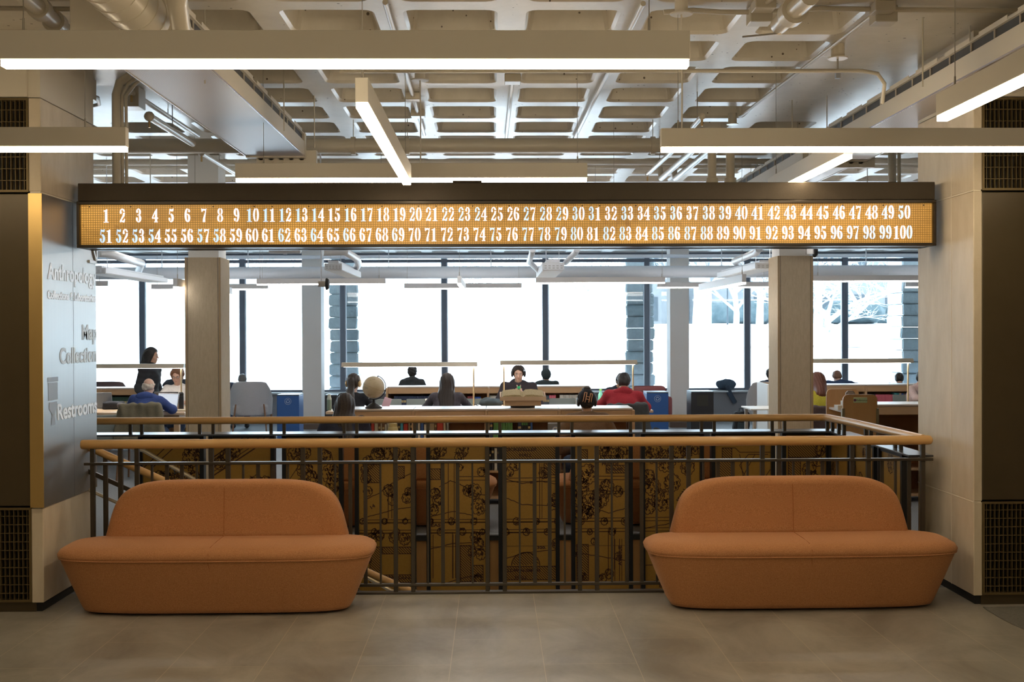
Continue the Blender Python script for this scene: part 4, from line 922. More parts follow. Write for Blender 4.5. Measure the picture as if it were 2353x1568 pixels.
# vertical valve bodies behind the board with a yellow lever
for k, px in enumerate((1636, 1678)):
    yv = 9.6; x = X_(px, yv, 380); t = thing('valve_pipe', 'white vertical pipe with fittings, %s of the pair above the board' % ('left' if k == 0 else 'right'), 'pipe', (x, yv, 2.9))
    MB().lathe([(.035, 0), (.035, .1), (.046, .105), (.046, .16), (.038, .165), (.038, .2), (.05, .205), (.05, .27), (.036, .275), (.036, .62)], (0, 0, -.15), 20).build('pipe_body', M_PIPE, t, True)
    MB().tube([(0, 0, .45), (0, .06, .49), (0, 2.9, .50), (0, 2.98, .62)], .03, 14).build('back_run', M_PIPE, t, True)
    if k == 0: MB().box(-.25, -.03, -.03, -.01, .058, .082, .008).build('yellow_lever', mat('yellow_grip', (.75, .45, .02), .5), t); 
# hanging rods
for px, py in ((470, 30), (652, 200), (722, 250), (2120, 40), (2228, 60), (1820, 260), (1900, 250), (345, 360), (1740, 400), (1993, 400)):
    x, y = atZ(px, py-30 if py > 60 else py, RIB); 
    tag(MB().tube([(0, 0, 0), (0, 0, .70)], .005, 6).build('hanger_rod', M_PIPE, loc=(x, y, RIB-.42)), 'thin painted hanger rod dropping from the ceiling', 'rod', 'ceiling hanger rods')
# services between the two ceilings above the board
for k, (py, Y, r, lab) in enumerate(((372, 12.6, .03, 'nearest'), (384, 13.4, .02, 'second'), (392, 14.1, .045, 'third'), (403, 14.9, .03, 'fourth'))):
    z = Z_(py, Y); pipe('service_pipe', 'painted pipe running across high behind the board, %s of four from the hall' % lab, 'pipe', [(-7, Y, z), (7.0, Y, z)], r)
# capped boxes on the left slab
for (px, py, w_, lab) in ((180, 208, .10, 'low'), (300, 232, .09, 'tall')):
    p = PZ(px, py, RIB-.1); tag(MB().box(p[0]-w_, p[0]+w_, p[1]-w_, p[1]+w_, RIB-.16, RIB-.002, .004, 1).build('junction_box', M_PIPE), '%s painted junction box on the left solid slab' % ('wide' if lab == 'low' else 'narrow'), 'junction box')
pipe('conduit', 'painted conduit looping from the wide junction box on the left slab', 'conduit', [PZ(195, 212, RIB-.09), PZ(225, 225, RIB-.09), PZ(228, 240, RIB-.09), PZ(205, 245, RIB-.09)], .014)
# ------------------------------------------------------------ brushed metal sign on the left pier
def brushed(nm, col):
    m = bpy.data.materials.new(nm); m.use_nodes = True; N = m.node_tree.nodes; L = m.node_tree.links; b = N['Principled BSDF']
    tc = N.new('ShaderNodeTexCoord'); mp = N.new('ShaderNodeMapping'); mp.inputs['Scale'].default_value = (6, 6, .15); L.new(tc.outputs['Object'], mp.inputs[0])
    n = N.new('ShaderNodeTexNoise'); n.inputs['Scale'].default_value = 12; n.inputs['Detail'].default_value = 5; L.new(mp.outputs[0], n.inputs[0])
    r = N.new('ShaderNodeMapRange'); r.inputs['To Min'].default_value = .34; r.inputs['To Max'].default_value = .46; L.new(n.outputs[0], r.inputs[0]); L.new(r.outputs[0], b.inputs['Roughness'])
    b.inputs['Base Color'].default_value = tuple(col)+(1,); b.inputs['Metallic'].default_value = .9; return m
M_BRASS = brushed('brushed_nickel_sheet', (.40, .39, .37)); M_SHEET_WARM = brushed('warm_lit_sheet', (.80, .56, .22))  # second, brassy copy has the warm hall light put into its colour
sg = thing('wayfinding_sign', 'tall brushed metal sign wrapped round the left pier with white lettering', 'sign', (PLX, PY0, ZG1))
hS = ZP1-ZG1-.01
MB().box(.001, .010, -.008, PY1-PY0, .002, hS).build('side_sheet', M_BRASS, sg)
MB().box(-.074, .010, -.016, -.0085, .002, hS).build('front_sheet', M_SHEET_WARM, sg)
MB().box(.0101, .0106, .52, .523, .002, hS).build('sheet_joint', M_DARKGREY, sg)
M_LET = mat('white_lettering', (.95, .96, .98), .55, metal=.55); M_LETG = mat('grey_lettering', (.75, .80, .84), .6, metal=.5)
def onwall(px, py):
    """point of the pier's side face under a pixel, as (y, z) from the sign's base"""
    d = ray(px, py); t = (PLX+.011)/d.x; return d.y*t-PY0, EYE+d.z*t-ZG1
def wtext(body, pA, pB, size, m=M_LET, fit=True):
    """lettering running along +y on the side face from pixel A to pixel B (baseline)"""
    y0, z0 = onwall(*pA); y1, z1 = onwall(*pB)
    t = text_mesh('sign_lettering', body, size, m, sg, .0006, 1.0, 'LEFT', .004)
    w_ = max(v.co.x for v in t.data.vertices)-min(v.co.x for v in t.data.vertices); k = (y1-y0)/w_
    for v in t.data.vertices: v.co.x *= k
    t.rotation_euler = (PI/2, 0, PI/2); t.location = (.0115, y0, (z0+z1)/2); return t
wtext('Anthropology', (110, 642), (221, 652), .145)
wtext('Collections & Laboratories', (109, 689), (220, 691), .070)
wtext('Map', (188, 778), (221, 782), .145, M_LETG); wtext('Collection', (137, 832), (221, 834), .145, M_LETG)
wtext('Restrooms', (131, 962), (222, 950), .145)
y0, z0 = onwall(203, 596); y1, z1 = onwall(220, 604)
b = MB(); b.bar((.0115, y0, z1), (.0115, y1+.01, z1), .02, .02); b.bar((.0115, y1, z1), (.0115, y1, z1+.16), .02, .02); b.bar((.0115, y1, z1), (.0115, y1-.12, z1+.16), .02, .02); b.build('arrow_mark', M_LET, sg)
ya, za = onwall(111, 868); yb_, zb = onwall(133, 975)
b = MB(); wq = yb_-ya; hq = za-zb
b.box(.0112, .0118, ya, ya+wq, zb+hq*.52, za-.035); b.box(.0112, .0118, ya-.01, ya+wq+.01, za-.03, za); b.prism([(ya+wq*.1, zb+hq*.48), (ya+wq*.9, zb+hq*.48), (ya+wq*.95, zb+hq*.35), (ya+wq*.6, zb+hq*.22), (ya+wq*.75, zb), (ya+wq*.25, zb), (ya+wq*.4, zb+hq*.22), (ya+wq*.05, zb+hq*.35)], (.0006, 0, 0), (.0112, 0, 0), (0, 1, 0), (0, 0, 1)); b.build('fixture_icon', mat('blue_grey_icon', (.42, .52, .68), .5), sg)
# ------------------------------------------------------------ snowy grounds outside the windows
M_SNOW = mat('snow', (.86, .90, .95), .8, noise=((.92, .95, .98), 1.2))
bm = bmesh.new(); nx, ny = 60, 40; g = []
for j in range(ny+1):
    y = WINY+.2+(j/ny)**1.6*95; r = []
    for i in range(nx+1):
        x = (i/nx-.5)*150; q = max(0, min(1, (y-30)/34)); z = -.25+2.15*q*q*(3-2*q)*(.75+.35*math.sin(x*.045+.9))+.05*math.sin(x*.7+y*.4)
        r.append(bm.verts.new((x, y, z)))
    g.append(r)
for j in range(ny):
    for i in range(nx): bm.faces.new((g[j][i], g[j][i+1], g[j+1][i+1], g[j+1][i]))
me = bpy.data.meshes.new('snow_ground'); bm.to_mesh(me); bm.free(); me.materials.append(M_SNOW); smooth_mesh(me, 1); o = bpy.data.objects.new('snow_ground', me); COL.objects.link(o)
struct(o, 'snow covered lawn rising away outside the windows', 'snow')
def gz(x, y):
    q = max(0, min(1, (y-30)/34)); return -.25+2.15*q*q*(3-2*q)*(.75+.35*math.sin(x*.045+.9))+.05*math.sin(x*.7+y*.4)
tag(MB().bar((10, 48, gz(10, 48)-.03), (60, 55, gz(20, 52)+.06), 1.1, .10).build('path', mat('wet_path', (.22, .25, .27), .7)), 'cleared path crossing the snow outside', 'path')
# stone buttresses
def stone_mat():
    m = bpy.data.materials.new('ashlar_stone'); m.use_nodes = True; N = m.node_tree.nodes; L = m.node_tree.links; b = N['Principled BSDF']
    tc = N.new('ShaderNodeTexCoord'); mp = N.new('ShaderNodeMapping'); mp.inputs['Rotation'].default_value = (PI/2, 0, 0); L.new(tc.outputs['Object'], mp.inputs[0])
    br = N.new('ShaderNodeTexBrick'); br.inputs['Scale'].default_value = 1; br.inputs['Brick Width'].default_value = .42; br.inputs['Row Height'].default_value = .23; br.inputs['Mortar Size'].default_value = .006
    br.inputs['Color1'].default_value = (.62, .72, .76, 1); br.inputs['Color2'].default_value = (.78, .84, .86, 1); br.inputs['Mortar'].default_value = (.7, .74, .76, 1); L.new(mp.outputs[0], br.inputs[0])  # pale bluish tones carry the haze of the bright windows in the colour
    n = N.new('ShaderNodeTexNoise'); n.inputs['Scale'].default_value = 9; n.inputs['Detail'].default_value = 8; L.new(tc.outputs['Object'], n.inputs[0])
    mx = N.new('ShaderNodeMix'); mx.data_type = 'RGBA'; mx.blend_type = 'MULTIPLY'; mx.inputs[0].default_value = .35; L.new(br.outputs[0], mx.inputs[6]); L.new(n.outputs[0], mx.inputs[7]); L.new(mx.outputs[2], b.inputs['Base Color'])
    bp = N.new('ShaderNodeBump'); bp.inputs['Strength'].default_value = .8; bp.inputs['Distance'].default_value = .03; L.new(n.outputs[0], bp.inputs['Height']); L.new(bp.outputs[0], b.inputs['Normal']); b.inputs['Roughness'].default_value = .9; return m
M_ASH = stone_mat()
for px0, px1, lab in ((757, 822, 'left'), (1440, 1503, 'right of the middle'), (2072, 2140, 'far right')):
    x0, x1 = X_(px0, 23.5, 780), X_(px1, 23.5, 780); bm = bmesh.new()
    rows = 17; segs = 3
    for k in range(rows):
        z0 = -.3+k*.235; random.seed(k*7+px0); j = random.uniform(-.02, .02)
        r = bmesh.ops.create_cube(bm, size=1)['verts']
        for v in r: v.co = Vector(((x0+x1)/2+j+v.co.x*(x1-x0+random.uniform(-.02, .03)), 23.95+v.co.y*.9, z0+.115+v.co.z*.226))
        es = list({e for v in r for e in v.link_edges}); bmesh.ops.bevel(bm, geom=es, offset=.02, segments=2, affect='EDGES')
    me = bpy.data.meshes.new('stone_buttress'); bm.to_mesh(me); bm.free(); me.materials.append(M_ASH); o = bpy.data.objects.new('stone_buttress', me); COL.objects.link(o)
    tag(o, 'rough stone buttress outside the glass, the %s one' % lab, 'buttress')
slab('trim_8', [(-12, 12, WINY+.13, WINY+1.0)], -.4, -.02, M_SILL)
# far things: hedge, brick building, trees
M_HEDGE = mat('dark_evergreen', (.022, .040, .048), .9, noise=((.05, .075, .085), 3)); M_BRICKO = mat('pale_brick', (.095, .105, .115), .9, noise=((.13, .14, .15), 2))
M_BARK = mat('snowy_bark', (.12, .15, .16), .9, noise=((.5, .55, .6), 7)); M_TWIG = mat('frosted_twigs', (.30, .34, .36), .9)
def bush(label, px, Y, py_top, w_, nm='evergreen_hedge'):
    x = X_(px, Y, 740); z0 = gz(x, Y); zt = Z_(py_top, Y); s = Soft((-w_*.6, -w_*.5, 0), (w_*.6, w_*.5, zt-z0+.3), max(.06, w_/26))
    for k in range(9): s.ell((random.uniform(-.3, .3)*w_, random.uniform(-.2, .2)*w_, (zt-z0)*random.uniform(.3, .7)), (w_*.24, w_*.22, (zt-z0)*.32), .1)
    s.ell((0, 0, (zt-z0)*.45), (w_*.42, w_*.3, (zt-z0)*.5), .1)
    s.fn(lambda F, x, y, z: F+wob(x, y, z, 5, .10)+wob(y, z, x, 13, .05)); o = s.build(nm, M_HEDGE, loc=(x, Y, z0-.1)); tag(o, label, 'hedge')
bush('tall dark evergreen hedge outside beside the right pier', 1962, 62, 690, 3.6); bush('dark evergreen hedge outside left of the slim white tree', 1940, 63, 705, 2.4); bush('narrow dark evergreen behind the slim white tree', 2040, 64, 700, 1.6)
bush('low evergreen outside behind the snowy trees', 1690, 66, 690, 4)
bl = thing('brick_building', 'pale brick building far outside between the snowy trees', 'building', (X_(1990, 70), 70, 1.5)); MB().box(-9, 12, 0, 6, 0, 6.2).build('walls', M_BRICKO, bl)
for i in range(8):
    for z in (.9, 3.4): MB().box(-6.4+i*2-.4, -6.4+i*2+.4, -.05, .05, z, z+1.5).build('window', mat('dark_far_window', (.02, .03, .04), .3), bl)
bl2 = thing('brick_building', 'pale brick building far outside in the second window bay from the right white column', 'building', (X_(1650, 74), 74, 1.5)); MB().box(-4.6, 2.5, 0, 6, 0, 5).build('walls', M_BRICKO, bl2)
for i in range(5):
    for z in (.9, 3.4): MB().box(-4.2+i*2-.35, -4.2+i*2+.35, -.05, .05, z, z+1.5).build('window', MATS['dark_far_window'], bl2)
def tree(label, px, Y, h, spread, r0, seed, droop=0):
    rnd = random.Random(seed); x = X_(px, Y, 740); z = gz(x, Y)-.1; t = thing('bare_tree', label, 'tree', (x, Y, z))
    tr = MB(); tw = MB()
    tr.tube([(0, 0, 0), (.05, 0, h*.25), (-.03, 0, h*.42)], [r0*1.25, r0, r0*.8], 10)
    def grow(p, d, l, r, dep):
        q = p+d*l*.5+Vector((rnd.uniform(-.06, .06), rnd.uniform(-.06, .06), rnd.uniform(-.03, .05)))*l; e = q+(d+Vector((rnd.uniform(-.2, .2), rnd.uniform(-.2, .2), rnd.uniform(-.15, .15)-droop))).normalized()*l*.5
        (tr if dep < 2 else tw).tube([p, q, e], [r, r*.8, r*.6], 6 if dep < 2 else 4, False)
        if dep >= 5: return
        for k in range(3 if dep < 4 else 2):
            nd = (d+Vector((rnd.uniform(-1, 1)*spread, rnd.uniform(-1, 1)*spread*.7, rnd.uniform(-.3, .55)-droop))).normalized(); grow(e if k else q, nd, l*rnd.uniform(.62, .8), r*.58, dep+1)
    for k in range(5):
        a = 2*PI*k/5+rnd.random(); grow(Vector((0, 0, h*rnd.uniform(.25, .42))), Vector((math.cos(a)*spread, math.sin(a)*spread*.7, .8)).normalized(), h*.22, r0*.6, 0)
    tr.build('trunk', M_BARK, t, True); tw.build('twigs', M_TWIG, t)
tree('large snowy bare tree outside right of the right white column', 1605, 52, 7.5, .9, .26, 3); tree('snowy tree outside behind the large bare tree', 1625, 58, 7, .9, .18, 5)
tree('slim snowy tree outside near the right pier', 2055, 57, 6.4, .9, .10, 8); tree('spreading snowy tree outside in front of the dark hedge', 1900, 40, 5.6, 1.2, .16, 11, .10)
tree('snowy tree outside just left of the right beige column', 1745, 56, 6.5, 1.0, .16, 31); tree('snowy tree outside beyond the second bay right of the white column', 1690, 48, 6, 1.0, .12, 37); tree('snowy tree outside right beside the right beige column', 1880, 60, 6.5, 1.0, .16, 41)
tree('faint bare tree seen left of the right buttress', 1340, 55, 7, .9, .16, 15); tree('faint bare tree seen in the left bay behind the beige column', 640, 50, 7, 1.0, .16, 19); tree('faint bare tree seen beyond the middle mullion', 1120, 62, 6, .9, .14, 23)
tag(MB().lathe([(.06, 0), (.045, .3), (.035, 2.9), (.10, 2.95), (.12, 3.3), (.03, 3.45)], (X_(1672, 60), 60, gz(X_(1672, 60), 60)-.1), 12).build('lamp_post', mat('dark_post', (.03, .04, .05), .6), smooth=True), 'slim lamp post in the snow outside', 'lamp post')
# ------------------------------------------------------------ columns of the reading room
random.seed(21)
M_LINEN = mat('linen_wrapped_panel', (.50, .405, .275), .9, noise=((.59, .485, .345), 55), bump=.6, bscale=240, stretch=(1, 1, .25)); M_WOODEDGE = mat('wood_edge_strip', (.42, .30, .17), .5)
M_COLW = mat('white_column_paint', (.64, .61, .58), .6)
def beige(px0, px1, Y, side, name):
    x0, x1 = X_(px0, Y, 780), X_(px1, Y, 780); zt = Z_(590, Y); d = .42; c = thing('column', 'fabric wrapped beige column in the reading room, the %s one' % name, 'column', ((x0+x1)/2, Y+d/2, 0)); w = (x1-x0)/2
    MB().box(-w, w, -d/2, d/2, 0, zt, .004, 1).build('fabric_panel', M_LINEN, c)
    b = MB()
    for q in (-1, 1):
        b.box(q*(w-.030)-.002, q*(w-.030)+.002, -d/2-.0015, -d/2+.003, 0, zt)
    b.build('shadow_joint', M_DARKSLOT, c)
    for q in (-1, 1): MB().box(q*(w-.012)-.009, q*(w-.012)+.009, -d/2-.003, -d/2+.002, 0, zt).build('edge_strip', M_WOODEDGE, c)
    MB().box(-w+.03, w-.03, -d/2+.04, d/2-.04, zt, LOWC+.36).build('column_core', M_WHITE, c)
    return c
beige(425, 508, 12.5, 1, 'left'); beige(1787, 1869, 12.5, -1, 'right')
for px0, px1, nm in ((694, 738, 'left'), (1540, 1583.5, 'right')):
    Y = 21.0; x0, x1 = X_(px0, Y, 780), X_(px1, Y, 780); c = thing('column', 'plain white square column near the windows, the %s one' % nm, 'column', ((x0+x1)/2, Y+.2, 0)); w = (x1-x0)/2
    MB().box(-w, w, -.2, .2, 0, LOWC+.2, .004, 1).build('shaft', M_COLW, c); MB().box(-w-.008, w+.008, -.208, .208, 0, .1).build('column_base', mat('brown_base', (.12, .08, .06), .6), c)
# ------------------------------------------------------------ tables with lamps
M_TTOP = mat('oak_table_top', (.62, .44, .28), .35, noise=((.70, .52, .35), 8), stretch=(.15, 2, 2)); M_TLEG = mat('oak_table_leg', (.55, .36, .19), .5)
M_LAMPB = mat('champagne_lamp_bar', (.48, .43, .34), .45, metal=.2)
TY0, TY1, TZ = 14.72, 15.95, .75
def table(x0, x1, label, legs=True):
    t = thing('reading_table', label, 'table', ((x0+x1)/2, (TY0+TY1)/2, 0)); l = (x1-x0)/2; d = (TY1-TY0)/2
    MB().box(-l, l, -d, d, TZ-.035, TZ, .006, 1).build('table_top', M_TTOP, t)
    b = MB(); b.box(-l+.1, l-.1, -d+.12, -d+.14, TZ-.12, TZ-.036); b.box(-l+.1, l-.1, d-.14, d-.12, TZ-.12, TZ-.036); b.box(-l+.1, -l+.12, -d+.14, d-.14, TZ-.12, TZ-.036); b.box(l-.12, l-.1, -d+.14, d-.14, TZ-.12, TZ-.036); b.build('apron', M_TLEG, t)
    for sx in (-1, 1):
        for sy in (-1, 1): MB().box(sx*(l-.13)-.035, sx*(l-.13)+.035, sy*(d-.13)-.035, sy*(d-.13)+.035, 0, TZ-.036, .004, 1).build('leg', M_TLEG, t)
    return t
def bar_lamp(px0, px1, py, label, posts=(.0, 1.0)):
    Y = (TY0+TY1)/2; x0, x1 = X_(px0, Y, 835), X_(px1, Y, 835); z = Z_(py, Y)-.045; t = thing('table_bar_lamp', label, 'table lamp', ((x0+x1)/2, Y, TZ), 0, 'long bar lamps on the reading tables'); l = (x1-x0)/2
    MB().prism([(-.085, -.006), (.085, -.006), (.055, .050), (-.055, .050)], (2*l, 0, 0), (-l, 0, z-TZ), (0, 1, 0), (0, 0, 1)).build('lamp_shade', M_LAMPB, t)
    MB().box(-l+.03, l-.03, -.045, .045, z-TZ-.0095, z-TZ-.0065).build('diffuser', M_LENSR, t)
    for q in posts: MB().tube([(-l+.05+q*(2*l-.1), 0, .006), (-l+.05+q*(2*l-.1), 0, z-TZ)], .011, 10).build('lamp_post', mat('brass_post', (.55, .42, .24), .4, metal=.4), t); 
    for q in posts: MB().lathe([(.05, 0), (.05, .006), (.012, .008)], (-l+.05+q*(2*l-.1), 0, 0), 16).build('post_foot', MATS['brass_post'], t)
xmL, xmR = X_(748, TY0, 945), X_(1499, TY0+.1, 942)
table(xmL, xmR, 'long oak reading table behind the globe bookcase'); bar_lamp(786, 1097, 833, 'long bar lamp over the left half of the middle table', (1.0,)); bar_lamp(1149, 1463, 830, 'long bar lamp over the right half of the middle table')
xl1 = X_(424, TY0, 945); table(xl1-3.6, xl1, 'oak reading table at left with laptops on it'); bar_lamp(120, 425, 834, 'long bar lamp over the left reading table', (1.0,))
xr0 = X_(1830, TY0, 935); table(xr0, xr0+3.6, 'oak reading table at right, mostly hidden behind the low bookcase'); bar_lamp(1800, 2095, 829, 'long bar lamp over the right reading table', (1.0,))
# ------------------------------------------------------------ bookcases
M_OAKC = mat('oak_case', (.50, .30, .15), .45, noise=((.58, .37, .20), 6), stretch=(.2, 2, 2)); M_OAKB = mat('oak_case_back', (.34, .18, .08), .6, noise=((.40, .22, .10), 5), stretch=(2, 2, .2)); M_LAM = mat('pale_case_top', (.60, .50, .42), .3)
def bookcase(name, label, xs, Y, d, H, shelves, group=None):
    t = thing('bookcase', label, 'bookcase', ((xs[0]+xs[-1])/2, Y, 0), 0, group); c = (xs[0]+xs[-1])/2
    for a, b in zip(xs, xs[1:]): MB().box(a-c+.002, b-c-.002, 0, d, H-.02, H, .003, 1).build('top_board', M_LAM, t)
    for x in xs: MB().box(x-c-.016, x-c+.016, -.006, d, 0, H-.021, .002, 1).build('upright', M_OAKC, t)
    for a, b in zip(xs, xs[1:]):
        MB().box(a-c+.018, b-c-.018, .004, .022, H-.105, H-.022).build('top_rail', M_OAKC, t); MB().box(a-c+.018, b-c-.018, d-.015, d-.003, .05, H-.022).build('back_board', M_OAKB, t)
        for z in shelves: MB().box(a-c+.018, b-c-.018, .012, d-.016, z-.02, z).build('shelf', M_OAKC, t)
    return t
BC = [X_(p, 11.75, 940) for p in (782, 949.5, 1117, 1285.5, 1455)]; SH = (.08, .345, .615)
bookcase('a', 'low oak bookcase with the globe and the book stand on top', BC, 11.75, .46, .975, SH)
BR = [X_(p, 11.75, 930) for p in (2012, 2180, 2350)]
bookcase('b', 'low oak bookcase at right behind the railing corner', BR, 11.75, .46, 1.0, (.08, .345, .615))
FB = [X_(p, 17.2, 895) for p in (889, 1121.5, 1355)]; bookcase('c', 'long low bookcase standing behind the middle table', FB, 17.2, .4, .945, (.52, .20))
FLf = [X_(p, 17.2, 895) for p in (30, 233, 436)]; bookcase('d', 'low bookcase with dark green volumes behind the left table', FLf, 17.2, .4, .945, (.52, .20))
FR = [X_(p, 17.2, 890) for p in (1757, 1990, 2223)]; bookcase('e', 'low bookcase with red and grey volumes behind the right table', FR, 17.2, .4, .945, (.52, .20))
def book(x, y, z, w, h, d, m, band, label, group, lean=0):
    t = thing('book', label, 'book', (x+w/2, y, z), 0, group)
    if lean: t.rotation_euler = (0, lean, 0)
    MB().box(-w/2+.0004, w/2-.0004, 0, d, 0, h, .0018, 1).build('cover', m, t)
    MB().box(-w*.42, w*.42, -.0015, .0, h*band[0], h*band[1]).build('spine_label', band[2], t)
    return t
COLS = dict(red=(.55, .06, .04), blue=(.03, .10, .38), navy=(.03, .045, .10), white=(.68, .66, .60), cream=(.60, .52, .38), grey=(.30, .30, .30), black=(.02, .02, .025), green=(.10, .28, .08), lime=(.30, .46, .16), teal=(.05, .30, .34), cyan=(.08, .42, .62), brown=(.18, .09, .05), maroon=(.25, .04, .05), pink=(.70, .16, .22), tan=(.40, .33, .22), dgreen=(.025, .07, .05), slate=(.10, .13, .17), yellow=(.70, .52, .12), orange=(.7, .25, .06))
def bm_(k): return mat('book_'+k+'_cloth', COLS[k], .6)
GOLD = mat('gold_stamp', (.55, .42, .20), .4); PAPL = mat('paper_label', (.75, .73, .68), .7)
NW = {'red': 'red', 'navy': 'navy blue', 'dgreen': 'dark green', 'lime': 'green and grey', 'slate': 'slate grey', 'tan': 'tan', 'cream': 'cream'}
def row(bc, x0, x1, y, z, spec, where, group, hr=(.20, .25), wmul=1):
    """spec = [(colour, count, thickness)]; books of a run look alike and share a label"""
    x = x0
    for k, n, th in spec:
        h0 = random.uniform(*hr)
        for i in range(n):
            if x+th > x1: return
            uniform = n > 1; h = h0 if uniform else random.uniform(*hr); nm = NW.get(k, k)
            lab = ('%s volumes of one set' % nm if n > 2 else '%s book' % nm)+' '+where
            lab = ('one of the matching '+nm+' volumes '+where) if n > 1 else nm+' book '+where
            if i % 1 == 0: book(x, y+random.uniform(0, .012 if not uniform else .002), z, th, h, .17, bm_(k), (.66, .78, GOLD) if k in ('navy', 'dgreen', 'slate', 'maroon', 'brown', 'black') else (.08, .22, PAPL), lab, group)
            x += th+.0008
Yf = 11.80
def xq(p, Y=11.8): return X_(p, Y, 980)
G1 = 'books on the top shelf of the globe bookcase'
def seq(pairs, Y, z, where, group, hr=(.20, .25)):
    """pairs = [(px, colour, px_width, lum height)]; individually placed books"""
    for px, k, pw, extra in pairs:
        x = X_(px, Y, 980); w_ = X_(px+pw, Y, 980)-x
        book(x, Y+random.uniform(.0, .01), z, w_, random.uniform(*hr), .17, bm_(k), (.70, .80, GOLD) if k in ('black', 'navy', 'brown', 'maroon') else (.06, .16, PAPL), '%s book %s %s' % (NW.get(k, k), extra, where), group)
seq([(840, 'navy', 11, 'left of the red one'), (852.5, 'red', 7, 'second from the seated woman'), (860.5, 'cream', 7.5, 'beside the red one'), (869, 'brown', 5, 'first banded'), (874.5, 'cream', 3, 'thin banded'), (878, 'brown', 5.5, 'last banded'), (884, 'white', 5, 'left of the yellow bottle'), (890, 'white', 5, 'beside the yellow bottle'), (896, 'maroon', 8, 'hidden behind the yellow bottle'), (905, 'tan', 8, 'behind the yellow bottle'), (914, 'black', 5, 'right of the yellow bottle'), (920, 'cyan', 6, 'right of the yellow bottle'), (927, 'red', 10, 'wide, before the tan one'), (938, 'tan', 4, 'left of the first divider'), (943, 'black', 4, 'against the first divider')], Yf, SH[2], 'in the first bay of the globe bookcase', G1)
seq([(953, 'slate', 6, 'against the first divider'), (960, 'white', 5, 'next to the slate one'), (966, 'blue', 7, 'lettered in white'), (974, 'white', 7.5, 'right of the blue one'), (982.5, 'black', 3, 'thin'), (987, 'tan', 11, 'wide'), (999, 'brown', 4, 'left of the red one'), (1004, 'red', 14, 'widest'), (1019, 'cream', 5, 'right of the red one'), (1026, 'grey', 5, 'last')], Yf, SH[2], 'in the second bay of the globe bookcase', G1)
seq([(1120, 'cream', 5, 'against the middle divider'), (1126, 'navy', 6, 'with a red label'), (1190, 'navy', 8, 'with a pale label'), (1213, 'black', 6, 'second from the end'), (1219, 'blue', 5, 'last')], Yf, SH[2], 'in the third bay of the globe bookcase', G1)
for a, n, k, lab in ((1133.5, 3, 'lime', 'left set'), (1150, 5, 'lime', 'right set')):
    for i in range(n): book(X_(a+i*5.6, Yf, 980), Yf, SH[2], .0235, .235, .17, bm_(k), (.3, .95, bm_('green')), 'one of the matching green and grey volumes, %s of the globe bookcase' % lab, G1)
for i in range(3): book(X_(1198+i*5, Yf, 980), Yf, SH[2], .021, .235, .17, bm_('black'), (.8, .98, bm_('green')), 'one of three black volumes with green tops on the globe bookcase', G1)
# lower shelf, seen through the gaps between the map panels
seq([(1122, 'black', 6, 'first'), (1129, 'black', 6, 'second'), (1136, 'white', 6, 'third'), (1143, 'navy', 6, 'fourth')], Yf, SH[1], 'on the middle shelf seen through the panel gap', 'books on the middle shelf')
# far shelves
row(None, X_(894, 17.25), X_(904, 17.25), 17.25, .52, [('grey', 3, .03)], 'at the left end of the middle bookcase', 'volumes in the middle bookcase', (.24, .25))
row(None, X_(905, 17.25), X_(1098, 17.25), 17.25, .52, [('navy', 14, .036), ('slate', 13, .036)], 'in the left half of the middle bookcase', 'volumes in the middle bookcase', (.275, .285))
row(None, X_(1074, 17.25), X_(1116, 17.25), 17.25, .52, [('maroon', 3, .035), ('blue', 3, .03)], 'left of the divider of the middle bookcase', 'volumes in the middle bookcase', (.26, .28))
row(None, X_(1125, 17.25), X_(1160, 17.25), 17.25, .52, [('white', 4, .045)], 'right of the divider of the middle bookcase', 'volumes in the middle bookcase', (.28, .29))
row(None, X_(1246, 17.25), X_(1282, 17.25), 17.25, .52, [('slate', 3, .034), ('pink', 4, .032)], 'in the right half of the middle bookcase', 'volumes in the middle bookcase', (.27, .29))
row(None, X_(1286, 17.25), X_(1345, 17.25), 17.25, .52, [('white', 8, .045)], 'near the right end of the middle bookcase', 'volumes in the middle bookcase', (.28, .29))
row(None, X_(237, 17.25), X_(330, 17.25), 17.25, .52, [('dgreen', 15, .042)], 'in the left bookcase', 'dark green volumes in the left bookcase', (.28, .29))
row(None, X_(1874, 17.25), X_(1985, 17.25), 17.25, .52, [('brown', 2, .04), ('orange', 1, .04), ('cream', 1, .04), ('brown', 2, .045), ('maroon', 1, .04), ('navy', 3, .05), ('brown', 5, .05), ('tan', 2, .05)], 'in the left part of the right bookcase', 'books in the right bookcase', (.22, .28))
row(None, X_(1993, 17.25), X_(2098, 17.25), 17.25, .52, [('navy', 4, .03), ('pink', 6, .046), ('teal', 2, .038), ('cream', 1, .035), ('blue', 1, .03), ('red', 1, .03), ('grey', 1, .04), ('slate', 8, .034), ('brown', 2, .035)], 'in the right part of the right bookcase', 'books in the right bookcase', (.27, .295))
